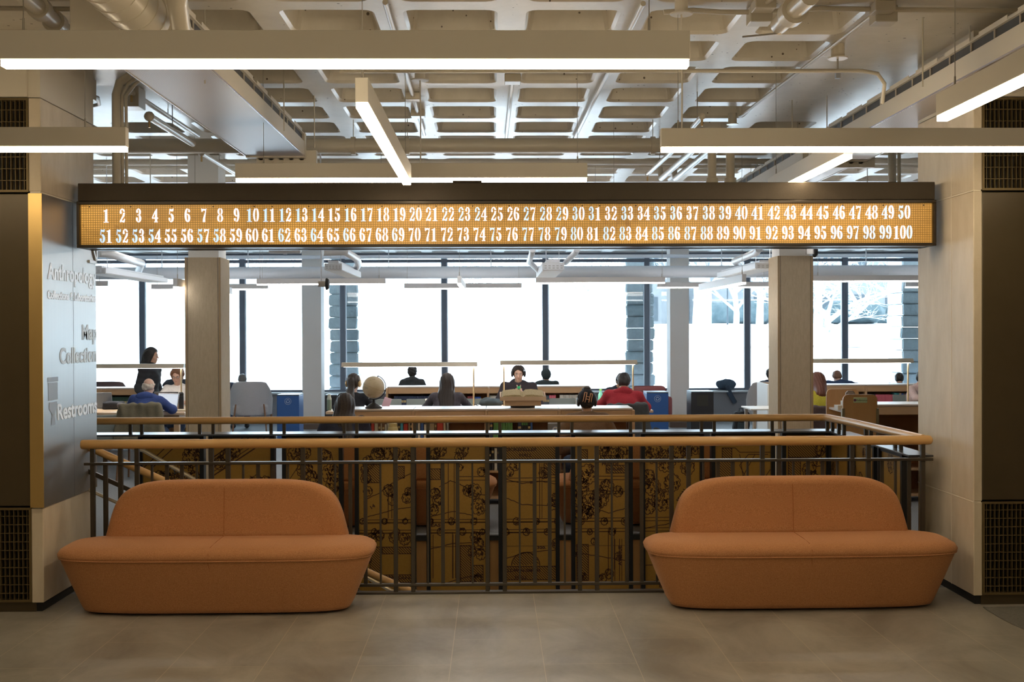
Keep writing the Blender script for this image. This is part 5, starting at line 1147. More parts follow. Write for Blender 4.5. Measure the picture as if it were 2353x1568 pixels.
# ------------------------------------------------------------ globe
gx = X_(859, 11.95, 930); g = thing('globe', 'antique cream globe on a dark turned stand', 'globe', (gx, 11.93, .975)); R = .115; gzc = Z_(889, 11.93)-.975
def globe_mat():
    m = bpy.data.materials.new('antique_globe_map'); m.use_nodes = True; N = m.node_tree.nodes; L = m.node_tree.links; b = N['Principled BSDF']
    tc = N.new('ShaderNodeTexCoord'); n = N.new('ShaderNodeTexNoise'); n.inputs['Scale'].default_value = 9; n.inputs['Detail'].default_value = 7; L.new(tc.outputs['Object'], n.inputs[0])
    r = N.new('ShaderNodeValToRGB'); e = r.color_ramp.elements; e[0].position = .30; e[0].color = (.38, .22, .18, 1); e[1].position = .36; e[1].color = (.55, .43, .27, 1)
    for p, c in ((.40, (.64, .54, .36, 1)), (.60, (.70, .60, .42, 1)), (.63, (.50, .45, .34, 1)), (.66, (.66, .56, .38, 1))): q = e.new(p); q.color = c
    L.new(n.outputs[0], r.inputs[0]); L.new(r.outputs[0], b.inputs['Base Color']); b.inputs['Roughness'].default_value = .25; return m
gb = MB().sphere((0, 0, gzc), R, 4).build('sphere', globe_mat(), g, True)
tl = .38; ax_ = Vector((math.sin(tl), 0, math.cos(tl))); u = Vector((math.cos(tl), 0, -math.sin(tl))); v = Vector((0, 1, 0)); c = Vector((0, 0, gzc))
eq = MB(); eq.tube([c+(u*math.cos(t)+v*math.sin(t))*(R+.0006) for t in [2*PI*k/48 for k in range(49)]], .0009, 5, False); eq.build('equator_line', mat('globe_line', (.35, .2, .1), .6), g)
MB().tube([c+(Vector((math.sin(t), 0, math.cos(t))))*(R+.010) for t in [tl+PI*k/24 for k in range(-0, 25)]], .005, 8).build('meridian_arm', M_BLACK, g, True)
MB().tube([c-ax_*(R+.012), c-ax_*(R-.002)], .004, 8).build('pivot', M_STEEL, g); MB().tube([c+ax_*(R+.014), c+ax_*(R-.002)], .006, 8).build('pivot', M_BLACK, g)
MB().lathe([(.086, 0), (.088, .008), (.078, .016), (.06, .028), (.045, .042), (.02, .052), (.013, .06), (.013, gzc-R-.012), (.018, gzc-R-.006)], (0, 0, 0), 32).build('stand', M_BLACK, g, True)
# ------------------------------------------------------------ dictionary stand with open book
bx = X_(1201, 11.95, 930); st = thing('book_stand', 'revolving oak book stand on the low bookcase', 'book stand', (bx, 11.95, .975))
MB().lathe([(.125, 0), (.128, .012), (.09, .018)], (0, 0, 0), 28).build('turntable', M_BLACK, st, True)
b = MB(); b.prism([(-.185, .02), (.185, .02), (.185, .085), (-.185, .085)], (0, .18, 0), (0, -.10, 0), (1, 0, 0), (0, 0, 1), .003); b.build('box_body', M_TTOP, st)
zt = .088
b = MB(); b.prism([(-.235, 0), (.235, 0), (.235, .012), (-.235, .012)], (0, .26, .055), (0, -.15, zt), (1, 0, 0), (0, 0, 1), .002); b.box(-.235, .235, -.158, -.148, zt-.01, zt+.03); b.build('sloping_top', M_TTOP, st)
ob = thing('open_dictionary', 'large open dictionary with yellowed pages on the book stand', 'book', (bx, 11.95, .975+zt+.012))
for q in (-1, 1):
    pts_ = [(0, .004), (.03*q, .030), (.09*q, .034), (.20*q, .022), (.215*q, .004)]
    if q < 0: pts_ = pts_[::-1]
    MB().prism(pts_, (0, .22, .046), (0, -.13, .004), (1, 0, 0), (0, 0, 1)).build('page_block', mat('aged_pages', (.58, .48, .28), .8, noise=((.38, .30, .16), 60)), ob)
MB().prism([(-.222, 0), (.222, 0), (.222, .004), (-.222, .004)], (0, .23, .048), (0, -.134, -.0), (1, 0, 0), (0, 0, 1)).build('cover', bm_('brown'), ob)
# ------------------------------------------------------------ book truck with end panels
tx0, tx1 = X_(1941, 10.85, 930), X_(2012, 10.95, 930); ht = Z_(911, 10.9)
tk = thing('book_truck', 'oak book truck with rounded end panels beside the railing corner', 'book truck', ((tx0+tx1)/2, 11.0, .0))
M_PLY = mat('varnished_ply', (.50, .27, .11), .4, noise=((.58, .34, .15), 4), stretch=(2, 2, .3))
def panel_rounded(w_, h, th, r): 
    pts_ = [(-w_, .12), (w_, .12)]+arc(w_-r, h-r, r, r, 0, PI/2, 6)+arc(-w_+r, h-r, r, r, PI/2, PI, 6); return pts_
w_ = (tx1-tx0)/2
MB().prism(panel_rounded(w_, ht, .02, .05), (0, .02, 0), (0, -.1, 0), (1, 0, 0), (0, 0, 1)).build('end_panel', M_PLY, tk)
MB().prism(panel_rounded(w_, ht+.02, .02, .05), (0, .02, 0), (.03, .55, 0), (1, 0, 0), (0, 0, 1)).build('end_panel', M_PLY, tk)
for z in (.28, .58, ht-.17): b = MB(); b.bar((0, -.08, z), (.03, .55, z), 2*w_-.05, .02); b.build('shelf', M_LAM, tk)
for q in (-1, 1):
    MB().box(q*w_-.012, q*w_+.012, -.112, -.075, .10, ht-.13).build('metal_corner', mat('bronze_angle', (.30, .24, .14), .45, metal=.5), tk)
for q in (-1, 1): MB().lathe([(.05, -.012), (.05, .012)], (q*(w_-.05), -.05, .05), 16, 'x').build('caster', M_BLACK, tk, True)
for q in (-1, 1): MB().lathe([(.05, -.012), (.05, .012)], (.03+q*(w_-.05), .52, .05), 16, 'x').build('caster', M_BLACK, tk, True)
pl = MB().box(-.065, .065, -.106, -.1005, ht-.078, ht-.028, .002, 1).build('name_plate', mat('pale_green_plate', (.52, .62, .36), .5), tk); pl.location = (.0, 0, 0)
t = text_mesh('plate_lettering', 'Reference', .024, M_BLACK, pl, .0004, 1.05); t.rotation_euler = (PI/2, 0, 0); t.location = (-.038, -.107, ht-.062)
MB().lathe([(.013, 0), (.013, .001)], (-.052, -.1072, ht-.053), 14, 'y').build('plate_emblem', mat('plum_ink', (.2, .08, .15), .6), pl)
bs = tag(MB().box(-.03, .06, -.008, .008, 0, .16, .02, 1).build('book_support', mat('grey_metal_support', (.42, .37, .33), .5), loc=(X_(1950, 11.2, 900), 11.2, ht-.14)), 'grey metal book support standing up on the book truck', 'book support')
tag(MB().box(-.07, .02, -.06, .06, 0, .045, .002, 1).build('book', bm_('white'), loc=(X_(1940, 11.15, 900)-.02, 11.12, ht-.158)), 'white book lying on the book truck', 'book')
tag(MB().box(-.03, .03, -.05, .05, 0, .04, .002, 1).build('book', bm_('white'), loc=(X_(1940, 11.15, 900), 11.12, ht-.112)), 'small white book lying on top of the wider white one', 'book')
# ------------------------------------------------------------ bins
M_BLUE = mat('blue_bin_steel', (.025, .10, .32), .4); M_BINB = mat('black_bin_steel', (.02, .022, .028), .4)
def bin_(px0, px1, py, Y, m, label, ring=True, cat='recycling bin', sticker=False):
    x0, x1 = X_(px0, Y, 905), X_(px1, Y, 905); h = Z_(py, Y); t = thing('recycling_bin' if ring else 'waste_bin', label, cat, ((x0+x1)/2, Y+.22, 0)); w_ = (x1-x0)/2
    MB().box(-w_, w_, -.22, .22, .02, h-.02, .006, 1).build('body', m, t); MB().box(-w_, w_, -.22, .22, h-.019, h, .004, 1).build('lid', mat('lid_steel', (.16, .19, .23), .35, metal=.3), t); MB().box(-w_+.02, w_-.02, -.2, .2, 0, .019).build('plinth', M_BLACK, t)
    if ring:
        zc = h-.11; b = MB(); b.tube([(.052*math.cos(a), -.2215, zc+.052*math.sin(a)) for a in [2*PI*k/32 for k in range(33)]], .0022, 6, False)
        b.build('ring_mark', mat('pale_print', (.55, .62, .72), .5), t)
        for k in range(3):
            a = PI/2+2*PI*k/3; q = MB(); p = [(.026*math.cos(a+d_), -.2215, zc+.026*math.sin(a+d_)) for d_ in (-.8, -.3, .3, .6)]; q.tube(p, .0045, 5); e = Vector(p[-1]); dr = (Vector(p[-1])-Vector(p[-2])).normalized(); q.tube([e, e+dr*.010], [.008, .0005], 5); q.build('recycling_arrow', MATS['pale_print'], t)
    if sticker: MB().box(-w_*.45, w_*.5, -.2225, -.2205, h-.24, h-.06).build('poster_patch', mat('dark_sheet', (.035, .035, .03), .3), t)
    return t
bin_(636, 687, 905, 19.0, M_BLUE, 'blue recycling bin with a white ring mark left of the left white column'); bin_(1486, 1536, 903, 19.0, M_BLUE, 'blue recycling bin with a white ring mark left of the right white column')
bin_(1588, 1640, 902, 19.0, M_BINB, 'black waste bin right of the right white column', False, 'waste bin', True); bin_(746, 775, 906, 19.2, M_BINB, 'black waste bin right of the left white column', False, 'waste bin')
# ------------------------------------------------------------ chairs
M_CHG = mat('grey_green_upholstery', (.22, .25, .245), .85, bump=.3); M_CHL = mat('walnut_leg', (.25, .13, .07), .5); M_GREYF = mat('light_grey_upholstery', (.42, .40, .40), .9, noise=((.48, .46, .46), 80), bump=.3)
def chair(px, Y, rz, label, m=None, group='upholstered chairs at the reading tables', x=None):
    x = X_(px, Y, 920) if x is None else x; t = thing('study_chair', label, 'chair', (x, Y, 0), rz, group); m = m or M_CHG
    MB().box(-.21, .21, -.20, .22, .42, .48, .02, 3).build('seat', m, t, True)
    b = MB(); b.box(-.185, .185, -.015, .02, 0, .34, .014, 3, Matrix.Translation((0, -.22, .46)) @ Matrix.Rotation(.12, 4, 'X')); b.build('backrest', m, t, True)
    for q in (-1, 1):
        MB().tube([(q*.19, .20, .42), (q*.21, .23, 0)], [.016, .011], 8).build('leg', M_CHL, t, True); MB().tube([(q*.19, -.17, .42), (q*.21, -.23, 0)], [.016, .011], 8).build('leg', M_CHL, t, True)
    return t
chair(889, 16.35, PI, 'empty grey chair on the far side of the middle table, right of the globe'); chair(961, 16.35, PI, 'empty grey chair on the far side of the middle table beside the paper cup'); chair(1294, 16.35, PI, 'empty grey chair facing the camera left of the red hoodie'); chair(1078, 16.35, PI, 'empty grey chair half hidden behind the woman in ribbed grey')
chair(235, 13.9, .3, 'teal grey chair at the left table beside the pier'); chair(1995, 16.3, PI, 'empty grey chair behind the reference book truck')
def armchair(px, Y, rz, label, m=None, zs=1.0, width=.73):
    x = X_(px, Y, 900); t = thing('lounge_chair', label, 'armchair', (x, Y, 0), rz, None); m = m or M_GREYF; w_ = width/2
    s = Soft((-.5, -.5, .2), (.5, .55, 1.1), .014)
    # shell: back (towards -Y) curving into arms
    s.fn(lambda F, x, y, z: np.minimum(F, np.maximum.reduce([
        np.abs(np.sqrt((x/1.0)**2+((y-.05)/1.05)**2+0*z)-(.33+.05*(z-.3)))-.028,
        (z-(.60+np.clip((.02-y)/.24, 0, 1)**.8*.30*(1-np.clip(np.abs(x)/.40, 0, 1)**4*.35)))+0*x,
        .30-z+0*x+0*y, (y-.22)+0*x+0*z])))
    s.ell((0, .02, .40), (.30, .30, .075), .03, box=True)
    s.build('shell', m, t)
    for q in (-1, 1):
        MB().tube([(q*.34, .22, .56), (q*.33, .24, .3), (q*.34, .27, 0)], [.016, .018, .012], 8).build('leg', M_CHL, t, True); MB().tube([(q*.24, -.27, .5), (q*.27, -.31, .25), (q*.29, -.36, 0)], [.012, .018, .012], 8).build('leg', M_CHL, t, True)
    return t
armchair(577, 20.6, .12, 'light grey lounge chair with wooden legs left of the left blue bin'); armchair(1766, 19.6, -.15, 'grey lounge chair half hidden by the right beige column')
armchair(252, 20.9, .1, 'dark brown lounge chair behind the left bookcase', mat('brown_upholstery', (.14, .09, .085), .9)); armchair(1489, 20.6, -.05, 'dusty red lounge chair behind the right blue bin', mat('dusty_red_upholstery', (.42, .13, .13), .9)) if False else None
def dusty():
    t = thing('lounge_chair', 'dusty red patterned armchair behind the red hoodie', 'armchair', (X_(1487, 20.1, 900), 20.1, 0), 0); m = mat('dusty_red_upholstery', (.32, .10, .10), .9)
    MB().box(-.30, .30, -.30, -.16, .30, .815, .09, 4).build('backrest', m, t, True); MB().box(-.33, .33, -.16, .36, .28, .46, .05, 3).build('seat', m, t, True)
    for q in (-1, 1): MB().box(q*.36-.05, q*.36+.05, -.2, .36, .26, .62, .04, 3).build('armrest', m, t, True)
    for q in (-1, 1):
        for r in (-.2, .3): MB().tube([(q*.3, r, .3), (q*.31, r, 0)], .018, 8).build('leg', M_CHL, t, True)
dusty()
# sofas of the reading room, backs to the guard
for a, b_, lab, dx in ((636, 1146, 'terracotta sofa of the reading room with its back to the map panels, left one', 0), (1246, 1760, 'terracotta sofa of the reading room with its back to the map panels, right one', 0)):
    make_sofa(lab, ((X_(a, 10.55, 1120)+X_(b_, 10.55, 1120))/2, 10.66, 0), PI, 'terracotta sofas behind the map panels')
# red block seen through a gap, small side tables and ottoman at the right
t = thing('side_table', 'small white side table beside the right beige column', 'table', (X_(1762, 15.5, 935), 15.6, 0)); MB().box(-.26, .22, -.3, .3, .70, .72, .004, 1).build('table_top', M_WHITE, t); [MB().box(q*.2-.02, q*.2+.02, r*.25-.02, r*.25+.02, 0, .7).build('leg', mat('grey_wood', (.4, .34, .28), .5), t) for q in (-1, 1) for r in (-1, 1)]
t = thing('study_carrel', 'white study carrel partly hidden behind the right beige column', 'desk', (X_(1791, 16.4, 900), 16.4, 0)); MB().box(-.24, -.20, -.3, .35, 0, Z_(884, 16.4), .004, 1).build('side_panel', M_WHITE, t); MB().box(-.197, .4, .30, .33, .3, Z_(884, 16.4)-.005).build('back_panel', M_OAKB, t); MB().box(-.197, .4, -.28, .297, .70, .73).build('desk_board', M_TTOP, t)
t = thing('pouf', 'pale pink round pouf beside the right beige column', 'ottoman', (X_(1752, 13.6, 950), 13.7, 0)); MB().lathe([(.20, 0), (.24, .03), (.30, .25), (.31, .38), (.27, .45), (.15, .47), (.02, .472)], (0, 0, 0), 32).build('cushion', mat('pale_pink_felt', (.60, .38, .33), .9), t, True)
# ------------------------------------------------------------ people
def nv(a): a = np.array(a, float); return a/np.linalg.norm(a)
def V3(*a): return np.array(a, float)
SKIN = dict(light=(.62, .38, .28), tan=(.48, .28, .18), pale=(.70, .47, .38), brown=(.24, .13, .08))
def skin_m(k): return mat('skin_'+k, SKIN[k], .5, noise=(tuple(c*.9 for c in SKIN[k]), 30))
def cloth_m(n, c, **k): return mat(n, c, .9, noise=(tuple(min(1, q*1.25+.004) for q in c), 60), bump=.3, bscale=90, **k)
def hair_m(n, c): return mat(n, c, .5, noise=(tuple(min(1, q*1.8+.01) for q in c), 40), stretch=(6, 6, .6), bump=.5, bscale=50)
HB = hair_m('black_hair', (.012, .010, .010)); HBR = hair_m('dark_brown_hair', (.016, .009, .006)); HDG = hair_m('dark_grey_hair', (.07, .065, .06)); HGR = hair_m('grey_hair', (.42, .36, .30)); HAU = hair_m('auburn_hair', (.10, .030, .015)); HLB = hair_m('brown_hair', (.13, .06, .03))
JEANS = cloth_m('dark_denim', (.03, .05, .10)); BLKP = cloth_m('black_trousers', (.015, .015, .018)); SHOE = mat('dark_shoe_leather', (.03, .03, .03), .5)
def person(label, x, Y, rz, ztop, pose='sit', lean=.15, wide=1.0, top=('hoodie', None), pants=JEANS, skin='light', hair=('short', HB), arms='desk', head=(0, 0, 0), face=False, sleeve=.93, extras=(), h=.0115, seat=.45, hold=None, turn=0):
    sit = pose == 'sit'
    def skel(sc):
        J = {}; hz = (seat+.085) if sit else .90*sc
        J['hip'] = V3(0, 0, hz); t = nv((0, math.sin(lean), math.cos(lean))); J['t'] = t
        J['chest'] = J['hip']+t*.34*sc+V3(0, -.02, 0); J['neck'] = J['hip']+t*.515*sc+V3(0, .01*0, 0)
        p, yw, rl = head
        Mh = np.array((Matrix.Rotation(-yw, 3, 'Z') @ Matrix.Rotation(-p-lean*.4, 3, 'X') @ Matrix.Rotation(rl, 3, 'Y'))); J['Mh'] = Mh
        up = Mh @ V3(0, 0, 1); fw = Mh @ V3(0, 1, 0); J['head'] = J['neck']+nv(t*.5+up*.5)*.052*sc+up*.112*sc+fw*.015
        J['top'] = J['head'][2]+.118*sc
        return J
    a, b = .75, 1.2
    for _ in range(30):
        m = (a+b)/2
        if skel(m)['top'] < ztop: a = m
        else: b = m
    sc = max(.82, min(1.12, (a+b)/2)); J = skel(sc); dz = ztop-J['top']
    if sit and abs(dz) > .004: 
        for k in ('hip', 'chest', 'neck', 'head'): J[k] = J[k]+V3(0, 0, dz)
    root = thing('person', label, 'person', (x, Y, 0), rz); sk = skin_m(skin)
    t, Mh, hd, nk, ch, hip = J['t'], J['Mh'], J['head'], J['neck'], J['chest'], J['hip']
    r_ = V3(1, 0, 0); lo = (-.46, -.40, 0); hi = (.46, .80, ztop+.06)
    sh = [nk-t*.048*sc+r_*q*.175*wide*sc for q in (-1, 1)]
    L = []   # limb cones: (name, a, b, ra, rb)
    HND = []
    for i, q in enumerate((-1, 1)):
        s = sh[i]
        if arms == 'desk': e = V3(q*.25*wide, s[1]+.17, max(.80, s[2]-.24)); w_ = V3(q*.12, s[1]+.17+.22, .80)
        elif arms == 'lap': e = V3(q*.26*wide, s[1]+.02, s[2]-.28); w_ = V3(q*.10, s[1]+.22, hip[2]+.10)
        elif arms == 'hold': e = V3(q*.25*wide, s[1]+.08, s[2]-.27); w_ = V3(q*.060, s[1]+.24, s[2]-.09)
        elif arms == 'head': e = V3(q*.24*wide, s[1]+.20, .80); w_ = V3(q*.09, hd[1]+.05, hd[2]-.10)
        elif arms == 'wide': e = V3(q*.33*wide, s[1]+.10, max(.79, s[2]-.27)); w_ = V3(q*.20, s[1]+.30, .80)
        else: e = V3(q*.235*wide, s[1]-.02, s[2]-.28*sc); w_ = V3(q*.22, s[1]+.06, s[2]-.53*sc)
        L += [('arm', s, e, .047*sc, .038*sc), ('arm', e, w_, .038*sc, .026*sc)]; HND.append((w_, nv(w_-e), q))
    hp = [hip+V3(q*.085*sc, 0, -.01) for q in (-1, 1)]; Lg = []
    for i, q in enumerate((-1, 1)):
        if sit: k_ = V3(q*.12, .42, seat+.05); an = V3(q*.12, .44, .09); toe = V3(q*.13, .60, .04)
        else: k_ = hip*V3(0, 1, 0)+V3(q*.10, .02, .48*sc); an = V3(q*.10, -.02, .09); toe = V3(q*.12, .13, .035)
        Lg += [(hp[i], k_, .078*sc, .055*sc), (k_, an, .055*sc, .036*sc), (an+V3(0, -.02, -.03), toe, .036, .030)]
    def torso(S, inf=0.0, k=.05):
        S.ell(hip+V3(0, 0, .03), V3(.155, .115, .12)*sc*V3(wide, 1, 1)+inf, k)
        mid = hip+t*.18*sc; S.ell(mid, V3(.135, .100, .14)*sc*V3(wide, 1, 1)+inf, k)
        Mt = np.array(Matrix.Rotation(-lean, 3, 'X')); S.ell(ch+V3(0, .01, 0), V3(.165, .112, .17)*sc*V3(wide, 1, 1)+inf, k, M=Mt)
        S.cone(sh[0]-r_*(-.02), sh[1]-r_*.02, .058*sc+inf, .058*sc+inf, k)
        S.cone(ch, nk-t*.015, .10*sc+inf, .066*sc+inf*.6, k)
    # body
    B = Soft(lo, hi, h); torso(B)
    for n_, a_, b_, ra, rb in L: B.cone(a_, b_, ra, rb, .02)
    for a_, b_, ra, rb in Lg: B.cone(a_, b_, ra, rb, .02)
    B.cone(nk-t*.04, hd+Mh@V3(0, -.015, -.05)*sc, .056*sc, .050*sc, .025)
    def HP(*v): return hd+Mh@(V3(*v)*sc)
    B.ell(HP(0, -.012, .03), V3(.074, .094, .086)*sc, .02, M=Mh); B.ell(HP(0, .03, -.045), V3(.056, .062, .070)*sc, .03, M=Mh); B.ell(HP(0, .064, -.092), V3(.022, .018, .018)*sc, .02, M=Mh)
    B.ell(HP(0, .072, .030), V3(.050, .018, .012)*sc, .012, M=Mh); B.cone(HP(0, .088, .012), HP(0, .108, -.022), .0075*sc, .0125*sc, .010)
    for q in (-1, 1):
        B.ell(HP(q*.030, .098, .010), V3(.017, .012, .011)*sc, .010, M=Mh, sub=True); B.ell(HP(q*.077, -.008, -.002), V3(.010, .018, .030)*sc, .008, M=Mh); B.ell(HP(q*.040, .062, -.028), V3(.020, .018, .018)*sc, .015, M=Mh)
    if face: B.ell(HP(0, .088, -.052), V3(.022, .008, .0065)*sc, .005, M=Mh)
    for w_, f, q in HND:
        up = V3(0, 0, 1) if abs(f[2]) < .8 else V3(0, 1, 0); l = nv(np.cross(up, f))*(-q) if True else None; l = nv(np.cross(f, up))*(-q); n_ = nv(np.cross(l, f))*(1 if np.cross(l, f)[2] > 0 else -1)
        if arms in ('hold',): f = nv(f+V3(0, 0, .8)); l = V3(0, -1, .3)*1.0; l = nv(l-f*(l@f)); n_ = nv(np.cross(l, f))*q
        pc = w_+f*.045; B.ell(pc, (.036, .046, .017), .015, M=np.stack([l, f, n_], 1))
        for i, (o_, ln) in enumerate(((.026, .066), (.009, .074), (-.009, .070), (-.026, .056))):
            b0 = pc+f*.040+l*o_; c1 = b0+(f*.9-n_*.25)*ln*.5; c2 = c1+(f*.55-n_*.75)*ln*.45; B.cone(b0-f*.01, c1, .0088, .0082, .004); B.cone(c1, c2, .0082, .0068, .004)
        b0 = pc+l*.030-f*.020; c1 = b0+(l*.7+f*.6)*.032; c2 = c1+(f*.8+l*.1-n_*.4)*.028; B.cone(b0, c1, .011, .0098, .008); B.cone(c1, c2, .0098, .008, .005)
    B.build('body', sk, root)
    # trousers and shoes
    S = Soft((-.40, -.30, 0), (.40, .75, hip[2]+.14), .0125); S.ell(hip+V3(0, 0, .0), V3(.168, .128, .12)*sc*V3(wide, 1, 1), .04)
    for i in range(0, 6, 3):
        S.cone(Lg[i][0], Lg[i][1], Lg[i][2]+.014, Lg[i][3]+.016, .03); S.cone(Lg[i+1][0], Lg[i+1][1]+V3(0, 0, .02), Lg[i+1][2]+.016, Lg[i+1][3]+.018, .02)
    S.fn(lambda F, x, y, z: np.maximum(F+wob(x, y, z, 28, .003), (z-hip[2]-.09)+0*x)); S.build('trousers', pants, root)
    for i in (2, 5):
        a_, b_ = Lg[i][0], Lg[i][1]; S = Soft(np.minimum(a_, b_)-.07, np.maximum(a_, b_)+.07, .009); S.cone(a_+V3(0, -.01, .0), b_+V3(0, .01, 0), .044, .038, .01); S.fn(lambda F, x, y, z: np.maximum(F, .004-z+0*x+0*y)); S.build('shoe', SHOE, root)
    # upper garment
    kind, tm = top; inf = {'shirt': .010, 'ribbed': .009, 'hoodie': .018, 'sweater': .018, 'coat': .036, 'jacket': .024}[kind]
    G = Soft(lo, hi, .0105); torso(G, inf)
    for j, (n_, a_, b_, ra, rb) in enumerate(L):
        if sleeve < .5:
            if j % 2 == 0: G.cone(a_, a_+(b_-a_)*.62, ra+inf, ra+inf*1.2, .025)
        else: G.cone(a_, b_ if j % 2 == 0 else a_+(b_-a_)*sleeve, ra+inf, rb+inf*1.1+(.004 if j % 2 == 0 else 0), .025)
    if kind in ('hoodie', 'coat'):
        G.ell(nk-t*.005+V3(0, -.055, -.01), (.125*wide, .060, .062), .03); G.cone(nk+V3(-.085, .01, 0), nk+V3(.085, .01, 0)*V3(1, 1, 1)-t*0, .042, .042, .03); 
    elif kind in ('sweater', 'jacket', 'shirt', 'ribbed'): G.cone(nk-t*.05, nk-t*.005, .070*sc, .064*sc, .02)
    if 'hood_up' in extras: pass
    fr_ = {'coat': (22, .010), 'hoodie': (26, .006), 'sweater': (24, .004), 'jacket': (22, .008), 'shirt': (26, .004), 'ribbed': (24, .003)}[kind]
    def drape(F, x, y, z):
        F = F+wob(x, y, z, fr_[0], fr_[1])
        if kind == 'coat': F = F-.007*np.abs(np.sin(z*42+y*3))
        if kind == 'ribbed': F = F-.0022*np.sin(x*360)
        low = hip[2]-(.06 if sit else (.10 if kind != 'coat' else .16)); return np.maximum(F, low-z+0*x+0*y)
    G.fn(drape)
    # neck opening
    G.cone(nk+t*.02, hd, .050*sc, .06*sc, .012, sub=True)
    G.build({'shirt': 't_shirt', 'ribbed': 'ribbed_top', 'hoodie': 'hoodie', 'sweater': 'sweater', 'coat': 'coat', 'jacket': 'jacket'}[kind], tm, root)
    if kind == 'hoodie':
        S = Soft(nk-.17, nk+.17, .0095); S.ell(nk+V3(0, -.075, .012), (.105*wide, .050, .060), .02); S.cone(nk+V3(-.08, .02, .01), nk+V3(0, -.085, .03), .034, .036, .03); S.cone(nk+V3(.08, .02, .01), nk+V3(0, -.085, .03), .034, .036, .03)
        S.fn(lambda F, x, y, z: F+wob(x, y, z, 34, .006)); S.cone(nk+t*.03, hd, .058*sc, .07*sc, .012, sub=True); S.build('hood', tm, root)
    # hair
    st, hm = hair; S = Soft(hd-V3(.24, .30, .55), hd+V3(.24, .26, .26), .0095)
    def cap(g=.010, fr=.052, low=-.03, back=-.07):
        S.ell(HP(0, -.016, .034), V3(.076, .094, .088)*sc+g, .02, M=Mh)
        S.ell(HP(0, -.045, -.02), V3(.068, .055, .065)*sc+g*.7, .02, M=Mh)
        n1 = Mh@nv((0, 1, -.55)); S.plane(HP(0, fr, .045), n1)
        n2 = Mh@nv((0, .25, -1)); S.plane(HP(0, 0, back), n2)
    if st == 'short': cap(.012); S.fn(lambda F, x, y, z: F+wob(x, y, z, 90, .003))
    elif st == 'curly': cap(.014); S.ell(HP(0, .0, .115), V3(.070, .075, .060)*sc, .02, M=Mh); S.fn(lambda F, x, y, z: F+wob(x, y, z, 130, .008))
    elif st == 'messy': cap(.022, .06); S.fn(lambda F, x, y, z: F+wob(x, y, z, 70, .009))
    elif st == 'bald':
        cap(.010, .02, back=-.055); n3 = Mh@nv((0, -.25, 1)); S.plane(HP(0, -.02, .035), n3); S.fn(lambda F, x, y, z: F+wob(x, y, z, 110, .006))
    elif st in ('long', 'pony', 'bun', 'medium'):
        cap(.016, .050, back=-.09)
        if st == 'long':
            e_ = hd+V3(0, -.055-.03*sc, -.13); f_ = nk-t*.24+V3(0, -.145, 0); S.cone(HP(0, -.045, -.02), e_, .088*sc, .092*sc, .04)
            for q in (-.045, 0, .045): S.cone(e_+V3(q, 0, 0), f_+V3(q*1.2, 0, 0), .062, .034, .03)
            for q in (-1, 1): S.cone(HP(q*.060, -.01, .02), nk+V3(q*.085, -.03, -.06), .034, .030, .03)
        if st == 'medium':
            S.cone(HP(0, -.04, -.02), nk+V3(0, -.07, -.01), .086*sc, .075, .04)
            for q in (-1, 1): S.cone(HP(q*.055, -.02, -.02), nk+V3(q*.06, -.06, -.07), .036, .026, .03)
        if st == 'pony':
            S.ell(HP(0, -.115, .02), (.035, .035, .035), .02); p0 = HP(0, -.125, .0); p1 = p0+V3(0, -.02, -.12); p2 = nk-t*.16+V3(0, -.15, 0); S.cone(p0, p1, .038, .046, .02); S.cone(p1, p2, .046, .070, .03); S.cone(p2, p2+V3(0, .02, -.11), .070, .020, .03)
        if st == 'bun': S.ell(HP(0, -.05, .12), (.048, .046, .040), .02)
        S.fn(lambda F, x, y, z: F+.0035*np.sin(x*210+2*np.sin(z*22))+wob(x, y, z, 26, .005))
        S.ell(HP(0, .075, -.02), V3(.050, .050, .082)*sc, .012, M=Mh, sub=True)
    if st == 'hat':
        cap(.014, .055, back=-.06); S.build('knit_cap', hm, root)
        S = Soft(hd-V3(.2, .2, .25), hd+V3(.2, .2, .25), .0095); S.ell(HP(0, -.055, -.035), V3(.062, .045, .05)*sc+.006, .02, M=Mh); S.ell(HP(0, -.01, .135), (.04, .04, .03), .01); S.fn(lambda F, x, y, z: F+wob(x, y, z, 120, .004)); S.build('hair', HBR, root)
    elif st == 'hood_up': 
        S.ell(HP(0, -.02, .03), V3(.10, .118, .115)*sc, .02, M=Mh); S.ell(HP(0, .10, -.0), V3(.06, .07, .09)*sc, .02, M=Mh, sub=True); S.fn(lambda F, x, y, z: F+wob(x, y, z, 30, .006)); S.build('hood', hm, root)
    else: S.build('hair', hm, root)
    def hpv(*v): p = HP(*v); return Vector(p.tolist())
    if face:
        for q in (-1, 1):
            MB().sphere(hpv(q*.030, .080, .011), .0115*sc, 2).build('eye', mat('eye_white', (.7, .68, .65), .3), root, True); MB().sphere(hpv(q*.030, .0895, .0095), .0048*sc, 2).build('iris', mat('dark_iris', (.03, .02, .015), .3), root, True)
            MB().tube([hpv(q*.016, .094, .027), hpv(q*.030, .096, .031), hpv(q*.046, .086, .027)], [.002, .003, .0015], 6).build('eyebrow', HBR, root)
        MB().tube([hpv(-.020, .092, -.052), hpv(-.008, .097, -.050), hpv(0, .097, -.0515), hpv(.008, .097, -.050), hpv(.020, .092, -.052)], [.001, .0042, .0042, .0042, .001], 6).build('lips', mat('lip_tint', (.45, .18, .15), .45), root, True)
